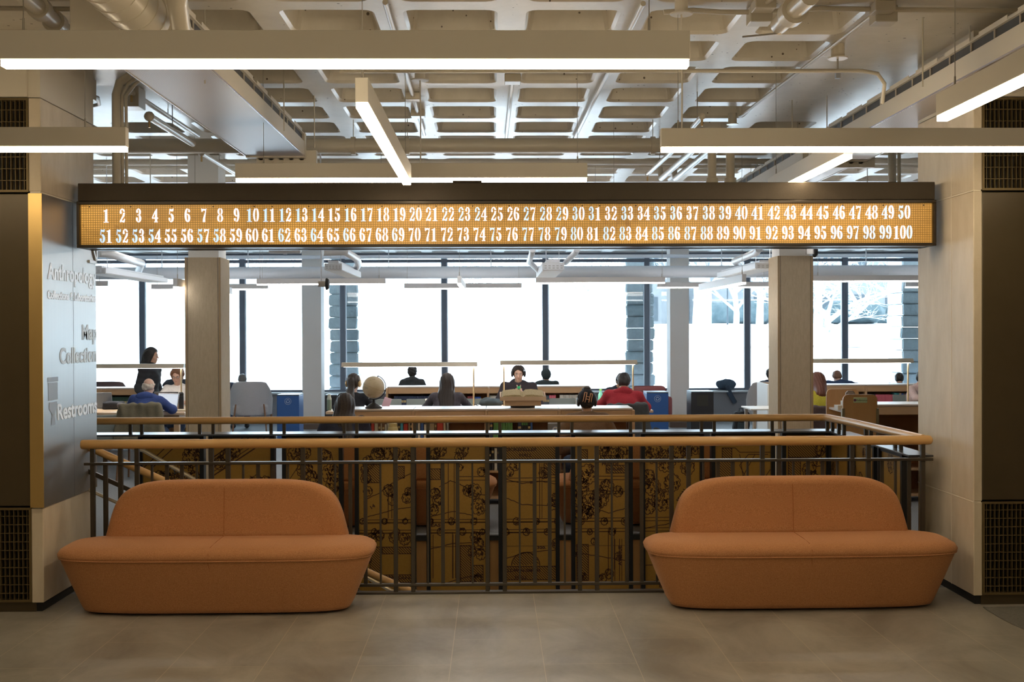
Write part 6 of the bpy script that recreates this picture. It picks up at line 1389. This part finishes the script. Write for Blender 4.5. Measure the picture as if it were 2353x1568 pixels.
    if 'phones' in extras or 'gold_phones' in extras:
        hmat = mat('black_headphone', (.03, .03, .035), .35) if 'phones' in extras else mat('gold_headphone', (.62, .44, .22), .35, metal=.3)
        hp_ = MB(); pts = [hpv(.100*math.cos(a_)*1.0, -.01, .02+.112*math.sin(a_)) for a_ in [PI*k/16 for k in range(17)]]; hp_.tube(pts, .007, 8)
        o = hp_.build('headband', hmat, root, True)
        for q in (-1, 1):
            a_, b_ = hpv(q*.080, -.01, -.005), hpv(q*.112, -.01, -.008); MB().tube([a_, a_+(b_-a_)*.2, a_+(b_-a_)*.8, b_], [.032, .042, .042, .030], 20).build('ear_cup', hmat, root, True)
            if 'phones' in extras: MB().tube([b_, b_+(b_-a_)*.06], .022, 16).build('cup_disc', M_STEEL, root)
    if 'glasses' in extras:
        g = MB()
        for q in (-1, 1):
            g.tube([hpv(q*.031+.019*math.cos(u_), .103, .010+.015*math.sin(u_)) for u_ in [2*PI*k/16 for k in range(17)]], .0014, 5, False); g.tube([hpv(q*.05, .10, .013), hpv(q*.078, .0, .012)], .0014, 5)
        g.tube([hpv(-.012, .104, .012), hpv(.012, .104, .012)], .0014, 5); g.build('glasses', mat('dark_glasses', (.05, .03, .03), .3), root)
    root_info = dict(root=root, hd=hd, Mh=Mh, nk=nk, ch=ch, HP=HP, hip=hip, HND=HND, t=t, sc=sc, hpv=hpv)
    return root_info
def px_person(label, px, Y, py_top, rz, **k): return person(label, X_(px, Y, py_top), Y, rz, Z_(py_top, Y, px), **k)
p1 = px_person('person with long black hair in a black padded coat standing by the left table', 341, 16.55, 801, -1.75, pose='stand', lean=.04, wide=.98, top=('coat', cloth_m('black_padded_nylon', (.012, .014, .018))), pants=BLKP, skin='light', hair=('long', HB), arms='down', head=(.10, -.15, 0), face=True)
p2 = px_person('balding grey haired person in a blue hoodie sitting with back to the camera', 330, 14.32, 872, 0, lean=.30, wide=1.08, top=('hoodie', cloth_m('royal_blue_fleece', (.035, .065, .22))), skin='light', hair=('bald', HGR), head=(.25, .12, 0), arms='desk')
p3 = px_person('person in a white t-shirt and glasses facing the camera beside the left beige column', 411, 16.28, 846, PI, lean=.06, top=('shirt', cloth_m('white_cotton', (.70, .66, .62))), skin='light', hair=('messy', HLB), head=(.30, .0, 0), face=True, sleeve=.3, extras=('glasses',), h=.0095)
px_person('short haired person in a dark coat near the left windows, seen from behind', 399, 18.7, 848, -.25, lean=.2, wide=1.05, top=('coat', cloth_m('charcoal_padding', (.03, .04, .055))), hair=('short', HB), arms='lap')
px_person('grey haired person leaning in the lounge chair left of the left blue bin', 556, 20.75, 862, .3, lean=.10, wide=.95, top=('jacket', cloth_m('navy_knit', (.02, .03, .06))), hair=('short', HDG), arms='head', head=(.3, .3, 0), seat=.36)
p6 = px_person('person with gold headphones and a long dark ponytail at the middle table', 807, 14.34, 863, -.10, lean=.16, wide=.95, top=('shirt', cloth_m('black_jersey', (.012, .013, .018))), hair=('pony', HBR), head=(.15, .1, 0), extras=('gold_phones',))
p7 = px_person('person with long straight dark hair sitting on the left sofa behind the guard', 790, 10.93, 910, .05, lean=.12, wide=1.05, top=('jacket', cloth_m('midnight_wool', (.018, .022, .045))), hair=('long', HBR), arms='lap', head=(.35, 0, 0), seat=.40)
p8 = px_person('person with tall curly dark hair and a dark hoodie by the window, seen from behind', 947, 19.0, 843, .05, lean=.10, wide=1.12, top=('hoodie', cloth_m('dark_grey_fleece', (.035, .04, .045))), hair=('curly', HB), arms='lap', head=(.05, 0, 0))
p9 = px_person('person in a ribbed grey top with long dark hair sitting at the middle table', 1026, 14.34, 862, 0, lean=.14, wide=1.10, top=('ribbed', cloth_m('grey_ribbed_knit', (.075, .068, .085))), skin='tan', hair=('long', HBR), head=(.25, 0, 0))
p10 = px_person('person with headphones facing the camera in a dark sweatshirt holding something green', 1191, 16.40, 841, PI, lean=.02, wide=1.24, top=('hoodie', cloth_m('dark_plum_fleece', (.030, .024, .032))), skin='pale', hair=('short', HBR), head=(.22, 0, 0), face=True, arms='hold', extras=('phones',), h=.0085)
px_person('person with a dark hood up by the window right of the reader with headphones', 1256, 19.0, 850, .05, lean=.12, wide=.95, top=('coat', cloth_m('dark_green_fur', (.03, .045, .05))), hair=('hood_up', cloth_m('dark_green_fur', (.03, .045, .05))), arms='lap')
p12 = px_person('dark haired person in a navy jumper bending behind the red hoodie', 1410, 16.5, 859, PI+.35, lean=.38, wide=1.0, top=('sweater', cloth_m('navy_jumper', (.018, .028, .05))), skin='tan', hair=('short', HB), head=(.45, 0, 0))
p13 = px_person('person in a red hoodie bent over the right end of the middle table', 1431, 14.34, 861, -.12, lean=.34, wide=1.17, top=('hoodie', cloth_m('crimson_fleece', (.36, .022, .035))), skin='tan', hair=('short', HB), head=(.45, .15, 0), arms='desk')
p14 = px_person('person with a black cap bearing a letter H and big headphones on the right sofa', 1351, 10.95, 900, .08, lean=.10, wide=1.16, top=('sweater', cloth_m('brown_wool', (.16, .095, .055))), skin='tan', hair=('hat', cloth_m('black_knit', (.012, .013, .02))), arms='lap', head=(.22, .05, 0), extras=('phones',), seat=.43)
px_person('dark haired person in the lounge chair behind the right beige column', 1770, 19.65, 848, -.25, lean=.04, top=('jacket', cloth_m('navy_knit', (.02, .03, .06))), hair=('short', HB), arms='lap', seat=.40)
p16 = px_person('person with auburn hair and a mustard yellow top beside the right beige column', 1893, 14.32, 860, .12, lean=.32, wide=1.15, top=('shirt', cloth_m('mustard_jersey', (.42, .36, .03))), hair=('medium', HAU), head=(.35, .2, 0), arms='wide')
p17 = px_person('person in a dark blue jacket slumped over behind the right bookcase', 1937, 18.7, 855, .05, lean=.42, wide=1.35, top=('jacket', cloth_m('dark_blue_canvas', (.02, .045, .11))), hair=('short', HLB), head=(.65, 0, 0), arms='wide')
px_person('person in a dark jacket leaning forward by the far right window', 2068, 18.7, 860, -.3, lean=.40, wide=1.15, top=('jacket', cloth_m('black_canvas', (.025, .025, .03))), hair=('short', HB), head=(.5, 0, 0), arms='wide')
px_person('person with a black bun and pale top at the right edge of the opening', 2094, 16.5, 853, PI+.5, lean=.30, wide=.95, top=('shirt', cloth_m('pale_pink_cotton', (.55, .42, .40))), skin='light', hair=('bun', HB), head=(.45, 0, 0), extras=('glasses',))
# details that belong to people
r = p14['root']; b = MB()
def hv(x, y): return p14['hpv'](x, -.118+.55*(x*x)+.25*(y-.02)**2*2-max(0, y-.03)*-.10, y)
def stroke(a, c, w_=.0075): b.tube([p14['hpv'](*a), p14['hpv'](*c)], w_*.55, 6)
def cpt(x, z):
    g = .012; X, Z = .080+g, .092+g; q = max(.02, 1-(x/X)**2-((z-.034)/Z)**2); return (x, -.016-(.096+g)*math.sqrt(q)-.010, z)
def hseg(u0, v0, u1, v1, r=.0048):
    ca, sa = math.cos(.22), math.sin(.22); b.tube([p14['hpv'](*cpt((u0+(u1-u0)*k/6)*ca+(v0+(v1-v0)*k/6)*sa, .014-(u0+(u1-u0)*k/6)*sa+(v0+(v1-v0)*k/6)*ca)) for k in range(7)], r, 6)
for u in (-.032, .032):
    for a, c in (((u-.012, -.058), (u-.012, .058)), ((u+.012, -.058), (u+.012, .058)), ((u-.012, .058), (u+.012, .058)), ((u-.012, -.058), (u+.012, -.058))): hseg(*a, *c)
for v in (-.014, .014): hseg(-.02, v, .02, v, .004)
b.build('cap_letter', mat('peach_applique', (.72, .42, .28), .7), r)
# white lettering across the dark sweatshirt of the reader
b = MB(); r = p10['root']; ch_ = p10['ch']
for i, x in enumerate((-.14, -.105, -.07, .07, .105, .14)):
    y = ch_[1]+.150-abs(x)*.34; z = ch_[2]+.035
    b.box(x-.013, x+.013, y-.006, y+.012, z-.03, z+.03) if i % 2 else (b.box(x-.013, x+.013, y-.006, y+.012, z+.018, z+.03), b.box(x-.005, x+.005, y-.006, y+.012, z-.03, z+.018))
b.build('chest_print', mat('white_print', (.7, .7, .7), .7), r)
wv = (p10['HND'][0][0]+p10['HND'][1][0])/2; R3 = Matrix.Rotation(PI, 3, 'Z'); wp = R3 @ Vector((wv[0], wv[1]+.03, wv[2]+.085))
o = MB().lathe([(.020, 0), (.024, .01), (.024, .03), (.02, .035)], (0, 0, 0), 18).build('green_cap', mat('bright_green_plastic', (.01, .38, .14), .4), smooth=True); o.location = Vector((X_(1191, 16.3, 841), 16.3, 0))+wp; tag(o, 'bright green bottle cap held by the reader with headphones', 'bottle cap')
# ------------------------------------------------------------ ceiling services of the reading room
random.seed(5)
M_PALEP = mat('pale_painted_metal', (.70, .74, .80), .4)
yd_ = 19.6; zd = Z_(626, yd_)
pipe('spiral_duct', 'long round spiral duct running along the windows', 'duct', [(-11, yd_, zd), (11, yd_, zd)], .102, M_PALEP, collars=3.6, n=28)
pipe('service_pipe', 'pale pipe running just above the long spiral duct', 'pipe', [(-11, 19.9, Z_(590, 19.9)), (11, 19.9, Z_(590, 19.9))], .032, M_PALEP)
for px in (893, 1128, 1255, 570, 372, 1658, 1990): tag(MB().tube([(0, 0, 0), (0, 0, LOWC-zd-.10)], .008, 6).build('duct_hanger', M_PALEP, loc=(X_(px, yd_, 600), yd_, zd+.10)), 'thin hanger holding the long spiral duct', 'hanger', 'hangers of the long spiral duct')
RG = 'pendant light bars of the reading room'
def rpend(px0, px1, py, Y, lab, hang=(0,)):
    x0, x1 = X_(px0, Y, py), X_(px1, Y, py); pendant(lab, (x0+x1)/2, Y, Z_(py, Y), x1-x0, 'x', hang=[q*(x1-x0)/2 for q in hang], m=M_HOUSW, ml=M_LENSR, group=RG, ceil=LOWC if Y > LOWY else RIB, sc=.75)
rpend(590, 886, 639, 17.6, 'reading room light bar between the left beige and left white columns', (-.95, .9)); rpend(348, 616, 651, 19.0, 'reading room light bar passing behind the left beige column', (-.9, .9)); rpend(150, 248, 643, 17.6, 'reading room light bar just right of the left pier', (.6,))
rpend(929, 1199, 651, 19.0, 'reading room light bar in the middle, the lower one', (-.95, .95)); rpend(1231, 1528, 638, 17.6, 'reading room light bar right of the middle below the small white unit', (-.95, .95)); rpend(1510, 1768, 650, 19.0, 'reading room light bar passing behind the right white column', (-.9, .9))
rpend(1866, 2130, 636, 17.6, 'reading room light bar near the right pier', (-.9,)); rpend(2080, 2300, 651, 19.0, 'reading room light bar hidden mostly by the right pier', (.2,))
for px, py, Y, lab in ((1055, 634, 13.6, 'reading room light bar seen end on near the middle'), (402, 638, 12.3, 'reading room light bar pointing away left of the left beige column'), (1710, 632, 12.2, 'reading room light bar pointing away left of the right beige column')):
    Yl = 2.6 if px != 1055 else 2.4; x = X_(px, Y, py); pendant(lab, x, Y+Yl/2, Z_(py, Y), Yl, 'y', hang=(-Yl/2+.1,), canopy=None, m=M_HOUSW, ml=M_LENSR, group=RG, ceil=RIB, sc=.8)
def unit(px0, px1, py0, py1, Y, L_, lab):
    x0, x1 = X_(px0, Y, py1), X_(px1, Y, py1); z = Z_(py1, Y); h = Z_(py0, Y)-z; t = thing('air_unit', lab, 'air unit', ((x0+x1)/2, Y, z)); w_ = (x1-x0)/2
    MB().box(-w_, w_, 0, L_, .004, h*.72, .004, 1).build('casing', M_PALEP, t); MB().box(-w_*.6, w_*.6, .02, L_-.02, h*.72, h).build('upper_casing', M_PALEP, t); MB().box(-w_+.01, w_-.01, .01, L_-.01, 0, .004).build('underside', M_WHITE, t)
    b = MB()
    for i in range(5):
        for r_ in (0, 1): b.box(-w_*.8+i*w_*.36, -w_*.8+i*w_*.36+w_*.2, -.002, .001, h*(.18+.2*r_), h*(.25+.2*r_))
    b.build('vent_slots', mat('grey_vent', (.35, .36, .38), .5), t)
    for q in (-1, 1): MB().tube([(q*w_*.6, .2, h*.7), (q*w_*.6, .2, (LOWC if Y > LOWY else RIB)-z)], .004, 6).build('hanger', M_PALEP, t)
unit(1246, 1297, 597, 622, 13.8, 1.9, 'white ceiling air unit seen end on right of the middle'); unit(745, 786, 598, 620, 13.2, 1.9, 'white ceiling air unit right of the left white column'); unit(190, 243, 608, 626, 12.6, 2.4, 'white ceiling air unit beside the left pier'); unit(1735, 1790, 600, 620, 12.9, 2.2, 'white ceiling air unit left of the right beige column')
def elb(pts, r, lab): pipe('bent_duct', lab, 'duct', [(X_(px, Y, py), Y, Z_(py, Y)) for px, py, Y in pts], r, M_PALEP, n=14)
elb([(225, 579, 12.2), (248, 580, 12.3), (300, 596, 13.2), (325, 603, 14), (318, 622, 15)], .045, 'bent white duct beside the left pier'); elb([(742, 578, 13), (792, 577, 13.1), (820, 594, 14), (824, 606, 14.5), (808, 630, 15.5)], .045, 'bent white duct right of the left white column')
elb([(1224, 574, 13), (1222, 584, 13.2), (1216, 602, 14.5), (1240, 625, 15.5)], .035, 'bent white duct left of the small white air unit'); elb([(1326, 574, 13), (1322, 582, 13.2), (1300, 604, 14.2)], .035, 'bent white duct right of the small white air unit'); elb([(1744, 574, 12.6), (1738, 582, 12.8), (1688, 602, 14), (1710, 628, 15.5)], .04, 'bent white duct left of the right beige column')
pipe('service_pipe', 'rounded white pipe end under the board left of the middle', 'pipe', [(X_(619, 12.8, 576), 12.8, Z_(576, 12.8)), (X_(690, 12.8, 576), 12.8, Z_(576, 12.8))], .03, M_PALEP, clamps=[(X_(655, 12.8, 576), 12.8, Z_(576, 12.8))])
for px, py, Y, lab in ((751, 652, 12.4, 'left white column'), (1872, 580, 12.3, 'right beige column')):
    t = thing('wall_speaker', 'round black edged disc on a bracket beside the %s' % lab, 'speaker', (X_(px, Y, py), Y, Z_(py, Y))); MB().lathe([(.005, .03), (.05, .022), (.065, .0), (.06, -.01)], (0, 0, 0), 24, 'x').build('disc', M_BLACK, t, True); MB().box(-.09, -.008, -.02, .02, -.03, .03).build('bracket', M_STEEL, t); MB().tube([(-.06, 0, .03), (-.06, 0, RIB-Z_(py, Y)-.0)], .008, 8).build('conduit', M_PALEP, t)
for yy in (11.0, 13.0, 15.4):  # extra bars out of sight, added to brighten the reading room
    for xx in (-3.9, .05, 4.0): pendant('unseen light bar added as reading room fill behind the number board', xx, yy, FT+.08+(.3 if yy > 15 else 0), 2.44, 'x', hang=(-1.1, 1.1), m=M_HOUSW, ml=M_LENSR, group='added fill lights behind the number board')
# ------------------------------------------------------------ things on the tables and floor
def at_table(px, py, Y=None): x, y = atZ(px, py, TZ); return (x, y if Y is None else Y, TZ)
def bottle(px, Y, z, prof, m, capm, label, py=930, cap=None):
    t = thing('water_bottle', label, 'bottle', (X_(px, Y, py), Y, z)); MB().lathe(prof, (0, 0, 0), 24).build('bottle_body', m, t, True); MB().lathe(cap, (0, 0, 0), 20).build('bottle_cap', capm, t, True); return t
bottle(756.5, 15.0, TZ, [(.026, 0), (.030, .006), (.030, .135)], mat('sage_green_enamel', (.16, .24, .20), .4), mat('pale_sage', (.42, .46, .40), .5), 'sage green water bottle at the left end of the middle table', cap=[(.030, .1355), (.030, .150), (.021, .175), (.020, .205), (.008, .208)])
bottle(416, 15.2, TZ, [(.033, 0), (.036, .006), (.036, .18)], mat('black_bottle_enamel', (.02, .02, .025), .35), M_BLACK, 'black insulated bottle beside the left beige column', cap=[(.034, .181), (.034, .215), (.022, .23)])
bottle(903, 11.35, .0, [(.03, .0), (.034, .006), (.034, .005)], M_BLACK, M_BLACK, 'x', cap=[(.03, 0), (.02, .01)]) if False else None
yb = MB().lathe([(.045, 0), (.052, .01), (.052, .15), (.045, .175), (.040, .18), (.040, .21), (.02, .214)], (0, 0, 0), 28); 
t = thing('side_table', 'low round side table behind the left end of the guard sofa', 'table', (X_(905, 11.42, 990), 11.42, 0)); MB().lathe([(.17, 0), (.17, .015)], (0, 0, .63), 28).build('table_top', M_TTOP, t, True); MB().lathe([(.13, 0), (.13, .012), (.018, .016), (.018, .63)], (0, 0, 0), 24).build('stem', M_RAIL, t, True)
o = yb.build('jug', mat('yellow_ochre_enamel', (.52, .42, .18), .5), smooth=True); o.location = (X_(903, 11.42, 985), 11.42, .646); o.name = 'yellow_bottle'; tag(o, 'squat pale yellow bottle in front of the books', 'bottle')
tag(MB().box(-.045, .045, -.02, .02, 0, .11, .004, 1).build('pink_box', mat('pink_printed_card', (.55, .16, .28), .6), loc=(X_(921, 11.42, 990), 11.40, .646)), 'small pink printed box right of the yellow bottle', 'box')
def laptop(px, Y, rz, label, m, scr, dx=0, tilt=.25):
    t = thing('laptop', label, 'laptop', (X_(px, Y, 935)+dx, Y, TZ), rz); MB().box(-.16, .16, -.11, .11, .001, .014, .003, 1).build('base', m, t)
    M_ = Matrix.Translation((0, .11, .014)) @ Matrix.Rotation(-tilt, 4, 'X'); MB().box(-.16, .16, -.004, .004, 0, .21, .003, 1, M_).build('lid', m, t); MB().box(-.15, .15, -.0055, -.0045, .01, .20, 0, 1, M_).build('screen', scr, t); return t
M_SCR = mat('lit_document_screen', (.6, .65, .7), .3, emit=(.75, .85, 1), estr=.55); M_ALU = mat('laptop_aluminium', (.45, .46, .48), .35, metal=.6); M_LBK = mat('black_laptop', (.02, .02, .022), .4)
laptop(371, 14.98, -.35, 'open laptop with a lit page in front of the person in the blue hoodie', M_ALU, M_SCR); laptop(390, 15.72, PI, 'black laptop seen from behind before the person in the white shirt', M_LBK, M_SCR); laptop(238, 15.62, PI, 'grey laptop lid at the left edge of the left table', mat('grey_laptop', (.12, .14, .16), .45), M_SCR)
laptop(1838, 15.7, PI, 'laptop on the right table behind the beige column', M_ALU, M_SCR) if False else None
def bag(px, Y, z, r, m, label, name='bag', cat='bag', sq=1.0, seed=1, py=925, x=None):
    rr = random.Random(seed); x = X_(px, Y, py) if x is None else x; S = Soft((-r[0]*1.7, -r[1]*1.7, -.02), (r[0]*1.7, r[1]*1.7, r[2]*2.6), max(.009, r[0]/22)); S.ell((0, 0, r[2]*.98), r, .03, box=sq < 1)
    for k in range(6): S.ell((rr.uniform(-.6, .6)*r[0], rr.uniform(-.5, .5)*r[1], r[2]*rr.uniform(.5, 1.5)), (r[0]*.45, r[1]*.45, r[2]*.45), .03)
    S.fn(lambda F, x_, y_, z_: np.maximum(F+wob(x_, y_, z_, 38, .007), .002-z_+0*x_+0*y_)); t = thing(name, label, cat, (x, Y, z)); S.build('body', m, t); return t
M_BAGD = cloth_m('dark_teal_nylon', (.03, .045, .055)); M_BAGB = cloth_m('black_nylon', (.015, .016, .02))
t = bag(1128, 15.35, TZ, (.16, .12, .065), M_BAGD, 'dark crumpled bag on the middle table left of the book stand', seed=3); MB().tube([(-.15, -.05, .02), (-.22, -.07, .05), (-.20, -.09, .01), (-.1, -.10, .012)], .006, 6).build('strap', M_BAGB, t)
t = bag(262, 15.4, TZ, (.13, .09, .05), M_BAGB, 'flat black bag on the left table', sq=.5, seed=4); t = bag(281, 15.2, TZ, (.06, .05, .045), mat('dark_brown_leather', (.04, .028, .024), .6), 'small dark brown bag beside the flat black one', seed=5)
t = bag(1668, WINY-.05, sillz, (.20, .13, .11), cloth_m('slate_blue_padding', (.04, .06, .09)), 'dark blue padded coat bundled on the window sill', 'bundled_coat', 'coat', seed=6, py=885)
S = Soft((-.2, -.12, -.3), (.25, .12, .1), .011); S.cone((0, 0, .05), (.12, -.02, -.22), .05, .045, .02); S.fn(lambda F, x_, y_, z_: F+wob(x_, y_, z_, 38, .008)); S.build('sleeve', MATS['slate_blue_padding'], t).location = (0, -.17, 0)
bk = bag(1703, 19.2, 0, (.13, .11, .21), M_BAGB, 'black backpack on the carpet beside the grey lounge chair', 'backpack', 'backpack', sq=.5, seed=7, py=950); MB().box(-.09, .09, -.125, -.10, .06, .24, .02, 2).build('front_pocket', M_BAGD, bk, True); MB().tube([(-.03, 0, .41), (-.03, 0, .46), (.03, 0, .46), (.03, 0, .41)], .008, 8).build('handle', M_BAGD, bk)
t = bag(1508, 17.9, 0, (.11, .09, .13), M_BAGB, 'small black bag on the carpet before the right blue bin', seed=8)
# jackets over chairs
def draped(px, Y, m, label, w_=.27, zt=.88, zb=.42):
    S = Soft((-.45, -.25, .2), (.45, .25, 1.05), .0115)
    S.ell((0, 0, (zt+zb)/2), (w_, .055, (zt-zb)/2), .03, box=True)
    for q in (-1, 1): S.cone((q*w_*.85, 0, zt-.06), (q*(w_+.06), -.02, zb+.02), .05, .04, .03)
    S.fn(lambda F, x_, y_, z_: F+wob(x_, y_, z_, 24, .010)+.005*np.sin(x_*60+4*z_)); t = thing('draped_jacket', label, 'jacket', (X_(px, Y, 960), Y, 0)); S.build('body', m, t); return t
chair(321, 13.98, 0, 'chair under the olive jacket behind the person in the blue hoodie'); draped(322, 13.70, cloth_m('olive_canvas', (.15, .13, .085)), 'olive brown jacket hung over the chair back at left', .235, .93)
chair(1432, 14.02, 0, 'chair of the person in the red hoodie'); draped(1440, 13.72, cloth_m('dark_grey_padding', (.05, .055, .06)), 'dark grey padded jacket hung behind the red hoodie', .24, .90, .35)
chair(1886, 14.0, 0, 'chair of the person in the mustard top', cloth_m('brown_corduroy', (.07, .04, .035))); draped(1890, 13.72, cloth_m('brown_suede', (.065, .04, .035)), 'dark brown coat hung over the chair right of the beige column', .25, .86, .2)
for px, lab in ((807, 'chair of the person with gold headphones'), (1026, 'chair of the person in the ribbed grey top')): chair(px, 14.05, 0, lab)
for px, lab, yy in ((411, 'chair of the person in the white t-shirt', 16.65), (1191, 'chair of the reader with headphones', 16.75), (1410, 'chair behind the red hoodie facing the camera', 16.82), (2094, 'chair at the right edge of the opening', 16.82)): chair(px, yy, PI, lab)
for px, lab in ((399, 'stool chair under the person in the dark coat near the left windows'), (947, 'window chair under the person with curly hair'), (1256, 'window chair under the person with the hood up'), (1937, 'window chair under the person in the dark blue jacket'), (2068, 'window chair under the person leaning by the far right window')): chair(px, 18.5, 0, lab, group='window chairs behind the bookcases')
def cup(px, Y, label, m=PAPL):
    t = thing('paper_cup', label, 'cup', (X_(px, Y, 930), Y, TZ)); MB().lathe([(.028, 0), (.040, .10), (.042, .102), (.040, .106)], (0, 0, 0), 20).build('cup_body', m, t, True)
cup(984, 15.6, 'white paper cup left of the person in the ribbed grey top'); cup(404, 15.3, 'small amber glass beside the black bottle', mat('amber_tea', (.5, .26, .06), .2))
t = thing('soda_bottle', 'clear green soda bottle between the black cap and the red hoodie', 'bottle', (X_(1380, 15.4, 920), 15.4, TZ)); MB().lathe([(.03, 0), (.034, .02), (.030, .08), (.034, .12), (.028, .17), (.013, .20), (.013, .215)], (0, 0, 0), 20).build('bottle_body', mat('mint_green_bottle', (.20, .62, .48), .2), t, True); MB().lathe([(.016, .216), (.016, .235)], (0, 0, 0), 16).build('bottle_cap', mat('lime_cap', (.25, .6, .1), .4), t)
tag(MB().box(-.05, .05, -.04, .04, 0, .16, .002, 1).build('cardboard_box', mat('speckled_card', (.36, .26, .20), .8, noise=((.24, .16, .12), 50)), loc=(X_(1393, 15.55, 920), 15.55, TZ)), 'small brown carton beside the red hoodie', 'carton')
for i, (px, hh, m, lab) in enumerate(((388, .012, bm_('black'), 'flat black phone on the left table'),)): tag(MB().box(-.05, .05, -.03, .03, 0, hh, .003, 1).build('phone', m, loc=at_table(393, 944)), lab, 'phone')
tag(MB().box(-.11, .10, -.09, .09, 0, .022, .002, 1).build('notebook', bm_('cream'), loc=(X_(412, 14.95, 940), 14.95, TZ)), 'closed cream notebook near the end of the left table', 'notebook')
tag(MB().box(-.15, .1, -.11, .11, 0, .006).build('paper_sheet', PAPL, loc=(X_(1058, 15.0, 930), 14.98, TZ)), 'white sheet of paper before the person in the ribbed grey top', 'paper')
tag(MB().box(-.12, .12, -.10, .10, 0, .006).build('paper_sheet', PAPL, loc=(X_(1468, 14.9, 940), 15.1, TZ)), 'sheet of paper under the sleeve of the red hoodie', 'paper')
t = thing('carry_case', 'pinkish open notebook held up behind the globe', 'notebook', (X_(884, 15.3, 925), 15.3, TZ)); MB().box(-.05, .05, -.004, .004, 0, .15, .001, 1, Matrix.Rotation(-.35, 4, 'X') @ Matrix.Rotation(.3, 4, 'Y')).build('page', mat('pinkish_page', (.22, .14, .17), .7), t)
t = thing('notice_box', 'grey magazine box with a round blue letter S emblem in front of the globe bookcase', 'box', (X_(1271, 11.6, 985), 11.60, 0)); MB().box(-.052, .062, -.06, .06, .0, .84, .004, 1).build('box_body', mat('mid_grey_board', (.22, .21, .20), .6), t); MB().lathe([(.038, 0), (.038, .002)], (.022, -.0625, .775), 28, 'y').build('round_emblem', PAPL, t); MB().tube([(.022+.036*math.cos(a_), -.064, .775+.036*math.sin(a_)) for a_ in [2*PI*k/28 for k in range(29)]], .002, 6, False).build('emblem_ring', bm_('blue'), t)
s_ = text_mesh('emblem_letter', 'S', .055, bm_('blue'), t, .0006); s_.rotation_euler = (PI/2, 0, 0); s_.location = (.005, -.0655, .757)
tag(MB().box(-.004, .004, -.03, .03, 0, .10).build('acrylic_sign', mat('white_acrylic', (.8, .8, .8), .3), loc=(X_(1266, 11.72, 940), 11.72, .86)), 'small white upright label edge before the globe bookcase', 'label')  if False else None
tag(MB().box(-.16, .16, -.004, .004, 0, .20, .002, 1, Matrix.Rotation(-.2, 4, 'X')).build('tablet_cover', mat('white_board', (.6, .63, .68), .5), loc=(X_(742, 11.2, 975), 11.3, .70)), 'pale board leaning left of the person with long dark hair', 'board') if False else None
tag(MB().box(-.12, .12, -.002, .002, 0, .17, 0, 1, Matrix.Rotation(-.3, 4, 'X')).build('wire_frame', M_STEEL, loc=(X_(1976, 17.3, 880), 17.35, .945)), 'small white wire stand on the right bookcase', 'stand') if False else None
